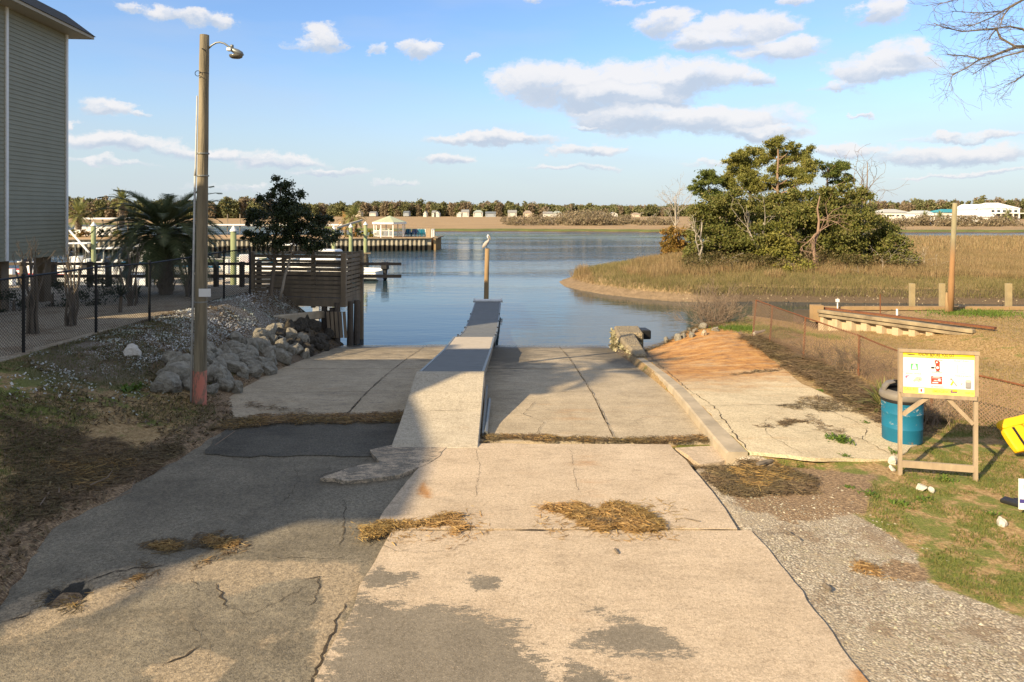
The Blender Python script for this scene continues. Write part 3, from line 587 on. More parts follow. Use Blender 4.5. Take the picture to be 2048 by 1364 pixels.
for pts, w in (([(3.43, 10.2), (3.5, 11.2), (3.62, 12.5), (3.5, 14), (3.55, 15.5), (3.62, 17), (3.75, 19)], .025), ([(3.6, 12.6), (4.2, 12.7), (5.2, 12.9), (6.1, 13.2)], .016), ([(4.2, 10.1), (4.0, 11.0), (4.3, 11.9)], .010), ([(5.6, 10.3), (5.5, 11.0), (5.9, 11.6), (5.7, 12.9)], .014),
               ([(3.7, 15), (4.8, 15.4), (6.2, 15.9)], .014), ([(3.75, 17.2), (4.9, 17.7), (6.4, 18.1)], .014), ([(4.6, 11.2), (5.2, 11.3)], .008)):
    crack(mb, pts, w, apzz, .03, .08)
o = obj('pavement_cracks', mb, M['crack']); o['kind'] = 'structure'

# ------------------------------------------------------------------ water and far land
def water_mat():
    t = NT('water'); p = t.pos(); v = t.map((1, 1, 1))
    big = t.noise(.06, 4, .5, t.map((.45, 1.5, 1)))
    far = t.step(p[1], 38, 95); amp = t.math('ADD', t.math('MULTIPLY', t.math('ADD', t.step(big, .42, .62), .35), t.math('ADD', t.math('MULTIPLY', far, 5.0), .14)), .06)
    n1 = t.noise(2.2, 4, .55, t.map((.55, 1.5, 1))); n2 = t.noise(.5, 3, .5, t.map((.5, 1.6, 1)))
    h = t.math('ADD', t.math('MULTIPLY', n1, .5), t.math('MULTIPLY', n2, 1.0))
    b = t.bump(t.math('MULTIPLY', h, amp), .55, .16)
    t.b.inputs['IOR'].default_value = 1.33; t.b.inputs['Specular IOR Level'].default_value = .5
    return t.done(t.ramp(big, [(.3, (.018, .040, .050)), (.7, (.026, .052, .062))]), .04)
M['water'] = water_mat()
mb = MB(); mb.add([(-900, 20, WZ), (900, 20, WZ), (900, 950, WZ), (-900, 950, WZ)], [(0, 1, 2, 3)]); o = obj('water', mb, M['water']); o['kind'] = 'structure'
mb = MB(); mb.add([(-4000, -600, -3.2), (4000, -600, -3.2), (4000, 5500, -3.2), (-4000, 5500, -3.2)], [(0, 1, 2, 3)]); o = obj('sea_bed', mb, M['rockdark']); o['kind'] = 'structure'
mb = MB(); mb.add([(-400, -400, -.12), (400, -400, -.12), (400, -13.9, -.12), (-400, -13.9, -.12)], [(0, 1, 2, 3)]); mb.add([(-400, -13.9, -.12), (-33.8, -13.9, -.12), (-33.8, 26, -.12), (-400, 26, -.12)], [(0, 1, 2, 3)]); mb.add([(33.7, -13.9, -.12), (400, -13.9, -.12), (400, 22, -.12), (33.7, 22, -.12)], [(0, 1, 2, 3)])
o = obj('outer_ground', mb, mat('dry lawn', (.30, .22, .10), (.20, .18, .06), .6, .95)); o['kind'] = 'structure'

def marsh_mat():
    t = NT('marsh ground'); r, g, b, a = t.attr(); v = t.map((.06, .35, 1)); n = t.noise(1.0, 6, .65, v); n2 = t.noise(9, 4, .7, t.map((1, .4, 1)))
    col = t.ramp(n, [(.25, (.26, .17, .085)), (.5, (.38, .255, .13)), (.75, (.52, .37, .20))]); col = t.mix(t.math('MULTIPLY', t.step(t.noise(.5, 7, .8, t.map((.25, 1, 1))), .4, .65), .55), col, (.19, .135, .07))
    grn = t.ramp(t.noise(.4, 5, .7), [(.3, (.08, .10, .02)), (.6, (.15, .165, .035)), (.8, (.20, .16, .06))]); gm = t.step(t.math('ADD', r, t.math('MULTIPLY', t.math('SUBTRACT', t.noise(.12, 5, .7), .5), .7)), .45, .6)
    col = t.mix(gm, col, grn); col = t.mix(t.step(t.math('ADD', g, t.math('MULTIPLY', t.math('SUBTRACT', t.noise(2, 5, .7), .5), .8)), .4, .6), col, (.12, .085, .052))
    col = t.mix(t.step(b, .3, .7), col, t.ramp(t.noise(3, 5), [(.3, (.17, .12, .07)), (.7, (.28, .20, .12))]))
    t.bump(n2, .6, .15); return t.done(col, .95)
M['marshland'] = marsh_mat()
# far bank: shoreline by bearing, then marsh out to the trees
SH = [(-1200, 448), (60, 449), (500, 452), (650, 458), (730, 463), (1000, 463.5), (1300, 465), (1500, 466), (2100, 466), (3200, 466)]
mb_cols = []
pxs = np.concatenate([np.linspace(-1200, 0, 20), np.linspace(20, 2060, 180), np.linspace(2100, 3200, 15)])
rows = [1.0, 1.004, 1.01, 1.03, 1.08, 1.14, 1.22, 1.5, 2.0, 2.8, 3.6, 5.5]; zz = [-1.3, -1.0, -.75, -.55, -.5, -.45, -.42, -.4, -.35, -.2, -.1, 0]
V = []; A = []
for j, (rr, z) in enumerate(zip(rows, zz)):
    for px in pxs:
        py = np.interp(px, [q[0] for q in SH], [q[1] for q in SH]); Y0 = 4.65 * F / (py - CY) * (1 + .012 * (fbm(px * .03, 3.1, 4) - .5) * 4 * (rr < 1.3)); Y = Y0 * rr; V.append(((px - CX) / F * Y, Y, z)); A.append((1 if 1.005 < rr < 1.05 else 0, 1 if rr < 1.005 else 0, 0, 1))
W_ = len(pxs); Fc = [(j * W_ + i, j * W_ + i + 1, (j + 1) * W_ + i + 1, (j + 1) * W_ + i) for j in range(len(rows) - 1) for i in range(W_ - 1)]
me = bpy.data.meshes.new('far_marsh'); me.from_pydata(V, [], Fc); ca = me.color_attributes.new('mask', 'FLOAT_COLOR', 'POINT'); ca.data.foreach_set('color', np.array(A, np.float32).reshape(-1)); o = link('far_marsh', me, M['marshland'], smooth=True); o['kind'] = 'structure'

# near marsh island with its sand spit
ISL = [G(x, y, WZ)[:2] for x, y in ((1115, 566), (1122, 572), (1150, 580), (1200, 589), (1260, 596), (1300, 600), (1345, 604), (1400, 605), (1470, 605), (1520, 603))] + [(14.5, 36.2), (20, 35.6), (28, 35.0), (45, 34.5), (80, 33), (160, 30), (160, 108), (80, 106), (50, 105), (36, 104), (29, 100), (23, 88), (16.8, 75), (13.2, 67), (10.5, 61.5), (8.6, 57.5), (6.0, 54), (4.6, 51), (3.4, 48.5), (3.0, 47)]
def islz(X, Y):
    d = -sdist(ISL, X, Y); z = -1.35 + .3 * sst(d / .5 + .5) + .60 * sst(d / (2.0 + 0 * X)) + .25 * sst(d / 7) + .10 * (fbm(np.asarray(X) * .6, np.asarray(Y) * .6, 8) - .5)
    return np.where(d < -.5, -2, z + .9 * np.exp(-((X - 17.5) ** 2) / 60 - ((Y - 48) ** 2) / 35))
def isand(X, Y):
    d = -sdist(ISL, X, Y); s = sst((12.5 - X) / 4) * sst((1.15 - d) / .8 + .4); return s
def imud(X, Y): d = -sdist(ISL, X, Y); return sst((1.9 - d) / .6) * sst((X - 8.5) / 2)
gx = np.concatenate([np.arange(2, 34, .3), np.arange(34, 160, 3)]); gy = np.concatenate([np.arange(30, 60, .3), np.arange(60, 110, 1.2)])
grid_mesh('marsh_island', gx, gy, islz, M['marshland'], [lambda X, Y: 0 * X, lambda X, Y: imud(X, Y), isand])
# ------------------------------------------------------------------ plants: tools
def leafq(C, size, aspect=.6, up=0.0, var=.4):
    """one four-cornered leaf per centre, turned at random"""
    n = len(C); a = rng.normal(size=(n, 3)); a[:, 2] += up; a /= np.linalg.norm(a, axis=1)[:, None]; b = rng.normal(size=(n, 3)); b -= a * (a * b).sum(1)[:, None]; b /= np.linalg.norm(b, axis=1)[:, None]
    s = (size * (1 + var * (rng.random(n) - .5) * 2))[:, None]; a = a * s; b = b * s * aspect
    return np.stack([C - a, C - b * .9, C + a, C + b * .9], 1)
def clump_points(cl, density, shell=.55):
    out = []
    for (x, y, z, rx, ry, rz) in cl:
        rx, ry, rz = rx * 1.12, ry * 1.12, rz * 1.12
        k = max(5, int((rx * ry * rz) ** (1 / 3) * 17)); 
        d = rng.normal(size=(k, 3)); d /= np.linalg.norm(d, axis=1)[:, None]; r = (shell + (1 - shell) * rng.random(k))[:, None]; c = np.array([x, y, z]) + d * r * np.array([rx, ry, rz])
        pr = (rx * ry * rz) ** (1 / 3) * (.17 + .27 * rng.random(k)); m = int(density * 1.5 * (rx * rz) / k) + 4
        for ci, q in zip(c, pr):
            out.append(ci + rng.normal(size=(m, 3)) * (np.array([q, q, q * .7]) * .62) * (.75 + .9 * rng.random((m, 1)) ** 3))
    return np.concatenate(out)
def wob(a, b, n, amp):
    a = Vector(a); b = Vector(b); L = (b - a).length; pts = []
    for i in range(n + 1):
        t = i / n; p = a.lerp(b, t); s = math.sin(math.pi * t) * amp * L
        pts.append(p + Vector((random.uniform(-1, 1), random.uniform(-1, 1), random.uniform(-.6, .6))) * s * (0 < i < n))
    return pts
def twigs(mb, p, d, L, r, depth, spread=.6, n=3, grav=0.0, seg=3, minr=.003):
    p = Vector(p); d = Vector(d).normalized(); pts = [p]; 
    for i in range(seg):
        d = (d + Vector((random.gauss(0, .18), random.gauss(0, .18), random.gauss(0, .14) + grav))).normalized(); pts.append(pts[-1] + d * (L / seg))
    r1 = max(minr, r * .55); mb.tube(pts, [r + (r1 - r) * i / seg for i in range(seg + 1)], 4 if r < .03 else 6, cap=False)
    if depth <= 0: return
    for i in range(n):
        t = random.uniform(.35, 1.0) if i else 1.0; q = pts[min(seg, int(t * seg))].lerp(pts[min(seg, int(t * seg) + 1)], random.random()) if t < 1 else pts[-1]
        nd = (d + Vector((random.gauss(0, spread), random.gauss(0, spread), random.gauss(0, spread * .8)))).normalized(); twigs(mb, q, nd, L * random.uniform(.5, .8), r1, depth - 1, spread, n, grav, seg, minr)
def bare_branch_fill(mb, frm, to, r, depth=2, L=.6, n=3, spread=.6):
    pts = wob(frm, to, 5, .06); mb.tube(pts, [r * (1 - .6 * i / 5) for i in range(6)], 6, cap=False)
    for i in range(2, 6): twigs(mb, pts[i], (pts[i] - pts[i - 1]).normalized() + Vector((random.gauss(0, .5), random.gauss(0, .5), random.gauss(0, .5))), L, r * .35, depth, spread, n)
def tree(name, label, cat, group, base, top, r0, clumps, lm, bm, density=260, size=.09, aspect=.5, limb=.35, up=0, shell=.5, bend=.02, tw=1, low=.25):
    base = Vector(base); top = Vector(top); root = empty(name, base, label, cat, group); tk = MB()
    tp = wob(base - Vector((0, 0, .2)), top, 8, bend); tk.tube(tp, [r0 * (1.25 if i == 0 else 1 - .75 * i / 8) for i in range(9)], 9, cap=False)
    H_ = top.z - base.z
    for c in clumps:
        cc = Vector(c[:3]); t = min(.97, max(low, (cc.z - base.z) / max(H_, .1) - limb * random.uniform(.5, 1))); q = tp[int(t * 8)].lerp(tp[min(8, int(t * 8) + 1)], t * 8 - int(t * 8)); rr = r0 * (.5 - .3 * t)
        mid = q.lerp(cc, .5) + Vector((0, 0, -.08 * (cc - q).length)); pts = wob(q, mid, 2, .08) + wob(mid, cc, 3, .10)[1:]; tk.tube(pts, [rr * (1 - .8 * i / (len(pts) - 1)) for i in range(len(pts))], 6, cap=False)
        for k in range(tw * 4):
            dd = Vector((random.gauss(0, 1), random.gauss(0, 1), random.gauss(.2, .8))).normalized(); e = cc + Vector((dd.x * c[3], dd.y * c[4], dd.z * c[5])) * .85; tk.tube(wob(pts[-2], e, 3, .12), [rr * .25, rr * .2, rr * .13, .005], 4, cap=False)
    obj('trunk', tk, bm, root, smooth=True)
    if lm is not None:
        C = clump_points(clumps, density, shell); quads('crown', leafq(C, size, aspect, up), lm, root)
    return root
def pc(px, py, rx, ry, Y, dep=1.0):
    c = D(px, py, Y); s = Y / F; return (c.x, c.y, c.z, rx * s, (rx + ry) / 2 * s * dep, ry * s)
def gz(x, y): return float(islz(np.array([x]), np.array([y]))[0])
def ib(px, Y): x = (px - CX) / F * Y; return (x, Y, gz(x, Y))
def spread_clumps(L, Y, dy=1.5): return [pc(x, y, rx, ry, Y + random.uniform(-dy, dy)) for (x, y, rx, ry) in L]

# ------------------------------------------------------------------ marsh grass
def blades(C, h, w, lean=.25, segs=1):
    n = len(C); a = rng.random(n) * 2 * math.pi; hh = h * (.6 + .6 * rng.random(n)); u = np.stack([np.cos(a), np.sin(a), 0 * a], 1) * (w / 2); l = rng.normal(size=(n, 2)) * lean * hh[:, None]
    T = C + np.stack([l[:, 0], l[:, 1], hh], 1); return np.stack([C - u, C + u, T + u * .25, T - u * .25], 1)
N = 260000
X = 2 + 46 * rng.random(N) ** 1.0; Y = 35 + 30 * rng.random(N) ** 1.35; d = -sdist(ISL, X, Y); sand = isand(X, Y); k = (d > .25) & (sand < .35 + .5 * rng.random(N)) & (d > .75 * (X > 9)); X, Y, d = X[k], Y[k], d[k]
vis = (np.abs(X / Y) < .80); X, Y, d = X[vis], Y[vis], d[vis]
Z = islz(X, Y); g = (d < 4.2 + 2 * (fbm(X * .4, Y * .4, 6) - .5) * 4) & (X > 5); hh = np.where(g, .30, .46) * (.55 + .9 * fbm(X * .25, Y * .25, 9))
h1 = blades(np.stack([X, Y, Z - .04], 1)[g], hh[g], .020, .28); h2 = blades(np.stack([X, Y, Z - .04], 1)[~g], hh[~g], .024, .26)
quads('marsh_grass', np.concatenate([h2]), M['marsh'])['kind'] = 'stuff'; quads('cordgrass', h1, M['marshgreen'])['kind'] = 'stuff'
N = 50000; X = 30 + 100 * rng.random(N); Y = 62 + 44 * rng.random(N); k = (-sdist(ISL, X, Y) > .5) & (np.abs(X / Y) < .8); X, Y = X[k], Y[k]
quads('marsh_grass', blades(np.stack([X, Y, islz(X, Y) - .05], 1), .7 + 0 * X, .08, .2), M['marsh'])['kind'] = 'stuff'
# oysters along the mud bank
X = 9 + 40 * rng.random(3500); Y = 35 + 2.5 * rng.random(3500); d = -sdist(ISL, X, Y); k = (d > .1) & (d < 1.3); C = np.stack([X, Y, islz(X, Y) + .03], 1)[k]
o = quads('oyster_shells', leafq(C[::2], .045, .7), leaf('mud oysters', [(.10, .075, .05), (.30, .23, .15), (.42, .35, .25)], 0, .9)); o['kind'] = 'stuff'

# ------------------------------------------------------------------ island trees
def deadwood(name, label, base, ends, r, mat_, cat='dead tree', depth=1, tL=.8, group=None):
    root = empty(name, base, label, cat, group); mb = MB(); base = Vector(base); top = Vector(ends[0]); pts = wob(base - Vector((0, 0, .2)), top, 6, .03); mb.tube(pts, [r * (1 - .75 * i / 6) for i in range(7)], 7, cap=True)
    for e in ends[1:]:
        q = pts[random.choice((2, 3, 4))]; b = wob(q, e, 5, .10); mb.tube(b, [r * .45 * (1 - .75 * i / 5) for i in range(6)], 5, cap=False)
        for i in (2, 3, 4, 5): twigs(mb, b[i], (b[i] - b[i - 1]).normalized() + Vector((random.gauss(0, .5), random.gauss(0, .5), random.gauss(.1, .4))), tL, r * .18, depth, .6, 2, minr=.006)
    obj('trunk', mb, mat_, root, smooth=True); return root
IG = 'trees on the marsh island'
tree('pine_tree', 'tallest pine on the marsh island with a bare straight trunk and flat tufted top', 'pine tree', IG, ib(1554, 47), D(1556, 290, 47), .17,
     spread_clumps([(1555, 284, 26, 11), (1545, 308, 26, 12), (1582, 296, 20, 11), (1600, 313, 26, 13), (1617, 300, 12, 14), (1616, 330, 20, 13), (1590, 343, 34, 14), (1552, 340, 26, 12), (1606, 360, 26, 12), (1572, 372, 24, 11), (1570, 318, 20, 12), (1536, 362, 20, 10)], 47, 1.2), M['pine'], M['bark_warm'], 4200, .088, .30, .12, shell=.3, low=.5)
tree('pine_tree', 'broad pine just beside the tallest island pine, rounded olive crown', 'pine tree', IG, ib(1502, 49), D(1500, 320, 49), .17,
     spread_clumps([(1482, 306, 24, 11), (1510, 304, 22, 10), (1463, 322, 20, 10), (1495, 326, 30, 13), (1524, 322, 18, 11), (1470, 343, 24, 11), (1505, 350, 30, 13), (1480, 367, 32, 13), (1520, 372, 28, 13), (1450, 360, 18, 10)], 49, 1.4), M['pine'], M['bark'], 4200, .088, .32, .14, shell=.3, low=.5)
tree('pine_tree', 'small round headed tree nearest the sand spit end of the island wood', 'pine tree', IG, ib(1418, 50), D(1416, 350, 50), .13,
     spread_clumps([(1417, 347, 18, 11), (1400, 362, 18, 10), (1426, 364, 20, 12), (1392, 380, 14, 9), (1412, 384, 24, 12), (1432, 388, 20, 11)], 50, 1), M['pine2'], M['bark'], 4200, .088, .36, .14, shell=.3, low=.45)
tree('pine_tree', 'flat topped dark pine standing apart with sky below its crown', 'pine tree', IG, ib(1654, 49), D(1656, 335, 49), .15,
     spread_clumps([(1650, 335, 18, 9), (1672, 330, 24, 9), (1690, 334, 14, 11), (1636, 325, 10, 6), (1668, 348, 24, 9), (1695, 358, 14, 9), (1680, 366, 18, 9)], 49, 1), M['pine2'], M['bark_warm'], 4200, .088, .30, .14, shell=.3, low=.62)
OK = [('bushy live oak at the sand spit end of the island thicket', 1435, 46.5, [(1410, 425, 28, 22), (1445, 410, 30, 22), (1425, 455, 36, 24), (1400, 480, 28, 24), (1450, 480, 34, 28), (1390, 510, 22, 18), (1430, 520, 36, 20)], 'oak'),
      ('live oak in front of the broad pine with pale twigs showing', 1500, 45.5, [(1480, 400, 34, 20), (1510, 425, 34, 24), (1478, 440, 36, 24), (1515, 470, 40, 26), (1480, 492, 38, 26), (1525, 515, 42, 22), (1480, 530, 36, 16)], 'oak'),
      ('yellow green live oak low at the middle of the thicket', 1548, 43.8, [(1550, 500, 40, 24), (1520, 535, 34, 16), (1575, 530, 40, 20), (1545, 470, 30, 22)], 'oak2'),
      ('dense live oak under the tallest island pine', 1595, 45.8, [(1560, 410, 34, 22), (1595, 400, 30, 20), (1580, 440, 42, 26), (1615, 430, 34, 24), (1590, 480, 46, 28), (1620, 515, 44, 26), (1560, 520, 30, 22)], 'oak'),
      ('live oak below the flat topped pine with a thin leafy crown', 1660, 46, [(1640, 395, 28, 18), (1680, 395, 30, 18), (1655, 425, 40, 24), (1700, 430, 36, 22), (1650, 465, 44, 26), (1690, 475, 40, 26), (1665, 515, 46, 24)], 'oak'),
      ('sprawling live oak whose grey boughs reach down at the open marsh end', 1725, 45, [(1700, 382, 24, 14), (1722, 395, 24, 14), (1730, 440, 34, 20), (1760, 460, 32, 20), (1740, 485, 40, 24), (1785, 490, 30, 22), (1800, 515, 26, 16), (1750, 515, 36, 16), (1712, 510, 34, 18)], 'oak')]
for lb, px, Yc, L, mt in OK:
    tree('live_oak', lb, 'oak tree', IG, ib(px, Yc), D(px + random.uniform(-8, 8), min(q[1] for q in L) + 18, Yc), .17, spread_clumps(L, Yc, 1.6), M[mt], M['bark_pale'], 2800, .082, .6, .30, shell=.55, low=.12, tw=2)
tree('cedar_bush', 'rusty brown cedar bush at the water end of the island wood', 'cedar', None, ib(1350, 56), D(1352, 460, 56), .10, spread_clumps([(1345, 470, 18, 14), (1360, 485, 22, 14), (1335, 495, 18, 12), (1372, 465, 16, 12), (1350, 505, 26, 10), (1375, 500, 22, 12)], 56, 1.5), M['cedar'], M['bark'], 1800, .12, .4, .3, shell=.4, low=.1)
deadwood('dead_tree', 'white broken snag standing in the dry grass beside the oak thicket', ib(1400, 44.5), [D(1404, 444, 44.5), D(1383, 455, 44.5), D(1390, 462, 44)], .12, M['bark_pale'])
deadwood('dead_tree', 'pale dead tree with spreading bare forks in front of the island oaks', ib(1524, 43.5), [D(1527, 445, 43.3), D(1462, 415, 43), D(1488, 425, 43), D(1528, 405, 43)], .09, M['bark_pale'], depth=1, tL=.7)
deadwood('dead_tree', 'reddish bare trunk rising in front of the dark oaks, leaning a little', ib(1626, 42.6), [D(1640, 392, 42.8), D(1660, 440, 42.6), D(1625, 480, 42.3), D(1668, 420, 43), D(1600, 500, 42)], .14, M['bark_warm'], depth=2)
deadwood('bare_tree', 'thin leafless tree with a few dead leaves, tallest at the marsh end', ib(1720, 48.5), [D(1735, 325, 48.5), D(1712, 330, 48.5), D(1752, 350, 48), D(1725, 345, 49), D(1758, 380, 48), D(1708, 360, 48)], .10, M['twig'], 'bare tree', 2, 1.0)
deadwood('bare_tree', 'slim whitish bare tree beyond the cedar bush at the far shore of the island', ib(1351, 66), [D(1350, 392, 66), D(1343, 405, 66), D(1358, 400, 66), D(1366, 410, 66), D(1340, 420, 66), D(1352, 398, 67)], .13, M['bark_pale'], 'bare tree', 3, 1.1)
for lb, px, Yc, ends in (('tangle of bleached driftwood boughs at the foot of the white snag', 1430, 43.2, [(1412, 520), (1440, 525), (1450, 530), (1405, 535)]), ('bleached low boughs hanging out of the sprawling oak', 1770, 43.6, [(1800, 535), (1765, 520), (1815, 545), (1795, 528), (1780, 505)]),
                         ('fallen grey branch lying in the marsh grass below the thicket', 1735, 41.5, [(1760, 552), (1775, 560), (1722, 548)]), ('grey fallen branches in the marsh beyond the sprawling oak', 1842, 44.5, [(1868, 528), (1875, 540), (1850, 525)])):
    deadwood('fallen_branch', lb, ib(px, Yc), [D(x, y, Yc) for x, y in ends], .06, M['bark_pale'], 'branch', 2, .7)
# undergrowth of the thicket
C = []
for i in range(260):
    px = random.uniform(1380, 1815); Yc = random.uniform(42.2, 48); x, y, z = ib(px, Yc); C.append((x, y, z + .35, .6, .6, .5))
q = quads('undergrowth', leafq(clump_points(C, 160), .07, .5), leaf('undergrowth leaves', [(.10, .09, .03), (.20, .15, .07), (.07, .075, .02), (.28, .20, .10)])); q['kind'] = 'stuff'
# grey bush on the near shore
root = empty('bare_bush', G(1432, 660, -.3), 'leafless grey brown bush at the edge of the creek behind the apron', 'bush'); mb = MB(); b0 = Vector(root.location)
for i in range(46):
    a = random.uniform(0, 6.28); e = random.uniform(.35, 1.4); twigs(mb, b0 + Vector((random.gauss(0, .12), random.gauss(0, .12), -.1)), (math.cos(a) * math.cos(e), math.sin(a) * math.cos(e), math.sin(e)), random.uniform(.5, .85), .011, 3, .32, 3, .04, minr=.0035)
obj('branches', mb, M['twig'], root)

# ------------------------------------------------------------------ far woods, scrub
def wood(name, x0, x1, n, Yf, topf, dens, mats, size, seed):
    qa = [[] for _ in mats]
    for i in range(n):
        px = random.uniform(x0, x1); Yc = Yf(px) * random.uniform(1, 1.10); tp = D(px, topf(px) + random.uniform(0, 10) - 1 - (random.random() < .12) * random.uniform(2, 6), Yc).z; w = random.uniform(.4, 1.3) * Yc / F * 8; base = .2; m = random.choices(range(len(mats)), [.62, .38][:len(mats)] if len(mats) > 1 else [1])[0]
        cl = [((px - CX) / F * Yc + random.gauss(0, w * .25), Yc, base + (tp - base) * f, w * random.uniform(.8, 1.2), w * .7, (tp - base) * .2) for f in (.82, .58, .34, .14)]
        qa[m].append(clump_points(cl, dens * .62 / (w * (tp - base) * .2), .4))
    for m, q in zip(mats, qa):
        if q: o = quads(name, leafq(np.concatenate(q), size, .7), m); o['kind'] = 'stuff'
M['wfar1'] = leaf('far evergreens', [(.12, .135, .055), (.19, .19, .08), (.25, .225, .105), (.15, .155, .065)], .2)  # pale winter woods, both palettes lightened further to stand in for haze
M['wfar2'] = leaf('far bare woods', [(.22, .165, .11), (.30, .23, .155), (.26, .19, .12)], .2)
topL = lambda px: np.interp(px, [-400, 0, 140, 230, 330, 430, 480, 500, 540, 700, 780, 1000, 1150, 1340, 1360, 2100], [396, 398, 396, 400, 403, 404, 395, 396, 405, 408, 404, 406, 411, 413, 410, 408])
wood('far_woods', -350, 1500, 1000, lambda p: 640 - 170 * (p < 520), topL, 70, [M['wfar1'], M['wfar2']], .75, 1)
topR = lambda px: np.interp(px, [1300, 1400, 1500, 1740, 1800, 1850, 1900, 1960, 2100, 2600], [409, 410, 408, 402, 404, 399, 402, 397, 400, 398])
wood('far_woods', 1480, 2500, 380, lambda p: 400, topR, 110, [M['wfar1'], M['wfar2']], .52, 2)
M['scrub'] = leaf('grey scrub', [(.28, .21, .14), (.20, .15, .095), (.36, .28, .19), (.13, .11, .05)], .2)
C = []
for i in range(190):
    px = random.choice((random.uniform(1010, 1345), random.uniform(1120, 1250), random.uniform(1740, 2060))); Yc = random.uniform(215, 275) if px < 1500 else random.uniform(200, 225); x = (px - CX) / F * Yc; h = random.uniform(.8, 2.4) * (1.5 if 1130 < px < 1210 else 1); C.append((x, Yc, -.4 + h * .6, h * 1.2, h, h * .7))
q = quads('scrub_thicket', leafq(clump_points(C, 34), .28, .5), M['scrub']); q['kind'] = 'stuff'
mb = MB()
for px, y1 in ((1078, 428), (1090, 431), (1105, 432), (1270, 434), (1295, 436), (1200, 430)):
    b = D(px, 446, 240); t = D(px + random.uniform(-10, 10), y1, 240); mb.tube(wob(b, t, 4, .06), [.16, .13, .1, .07, .04], 5, cap=False); twigs(mb, t, (random.gauss(0, 1), 0, .6), 2.2, .05, 2, .6, 3, minr=.03)
o = obj('dead_branches', mb, M['bark_pale']); o['kind'] = 'stuff'

# ------------------------------------------------------------------ palms
def frond(a, e, L, c0, droop, nl=26, ll=.42, wl=.022, w0=0):
    """quads of one feather frond: leaflets on both sides of a drooping rib"""
    Q = []; d = Vector((math.cos(a) * math.cos(e), math.sin(a) * math.cos(e), math.sin(e))); p = Vector(c0); side = Vector((-math.sin(a), math.cos(a), 0)); pts = [p.copy()]; st = 10
    for i in range(st):
        d = (d + Vector((0, 0, -droop * (i + 1) / st))).normalized(); p = p + d * (L / st); pts.append(p.copy())
    for i in range(st):
        q0, q1 = pts[i], pts[i + 1]; s = side * (.016 * (1 - i / st) + .004); Q.append([q0 - s, q0 + s, q1 + s, q1 - s]); u = Vector((0, 0, .012)); Q.append([q0 - u, q0 + u, q1 + u, q1 - u])
    for k in range(nl):
        t = .22 + .78 * k / (nl - 1); i = min(st - 1, int(t * st)); q = pts[i].lerp(pts[i + 1], t * st - i); dd = (pts[i + 1] - pts[i]).normalized(); l = ll * math.sin(math.pi * min(1, .25 + .8 * t)) ** .6 * random.uniform(.85, 1.15)
        for sg in (-1, 1):
            v = (dd * .75 + side * sg * .75 + Vector((0, 0, .32))).normalized() * l; n_ = dd * wl; e2 = q + v + Vector((0, 0, -.05)); Q.append([q - n_, q + n_, e2 + n_ * .15, e2 - n_ * .15])
    return [[tuple(x) for x in f] for f in Q]
def palm(label, base, th, tr, L, nf, lm, bm, group=None, nl=26, ll=.42, wl=.022, emin=-.5, droop=.22, boots=60, emax=1.45):
    base = Vector(base); root = empty('palm_tree', base, label, 'palm tree', group); mb = MB(); top = base + Vector((random.uniform(-.05, .05), 0, th)); k = 8
    mb.tube([base.lerp(top, i / k) - Vector((0, 0, .1 * (i == 0))) for i in range(k + 1)], [tr * (1.05 - .25 * i / k + .12 * (i % 2)) for i in range(k + 1)], 12)
    for i in range(boots):
        t = (i + .5) / boots; a = i * 2.4; q = base.lerp(top, t) + Vector((math.cos(a), math.sin(a), 0)) * tr * .85; mb.beam(q, q + Vector((math.cos(a) * .5, math.sin(a) * .5, 1)).normalized() * tr * random.uniform(.9, 1.7), tr * .34, tr * .14)
    obj('trunk', mb, bm, root)
    Q = []
    for i in range(nf):
        t = i / nf; e = emin + (emax - emin) * t ** .8; a = i * 2.39996 + random.uniform(-.2, .2); Q += frond(a, e, L * random.uniform(.85, 1.1), top + Vector((0, 0, .1 + .2 * t)), droop * (1.2 - .6 * t), nl, ll, wl)
    quads('fronds', Q, lm, root); return root
palm('large dark pindo palm in the gravel yard behind the black fence', G(332, 588, .92), 1.85, .20, 2.25, 90, M['palmleaf'], M['bark'], None, 44, .46, .022, -.55, .30, 110, 1.0)
palm('sunlit palm beside the house corner on the far marina point', D(157, 458, 88), 1.6, .32, 2.3, 34, M['palmpale'], M['bark'], 'palms on the marina point', 18, .6, .05, -.6, .3, 30)
palm('yellowish palm top showing between the house and the dark pindo palm', D(243, 452, 92), 3.0, .3, 1.9, 30, M['palmpale'], M['bark'], 'palms on the marina point', 18, .55, .05, -.5, .3, 30)
palm('green palm among the golden hedges near the gazebo', D(709, 469, 92), 2.0, .33, 2.1, 32, M['palmpale'], M['bark_warm'], 'palms on the marina point', 18, .55, .05, -.6, .3, 36)
palm('half dead small palm with drooping fronds near the marina gangway', D(690, 470, 95), 1.6, .2, 1.5, 16, M['straw'], M['bark'], 'palms on the marina point', 14, .5, .05, -.9, .35, 20)

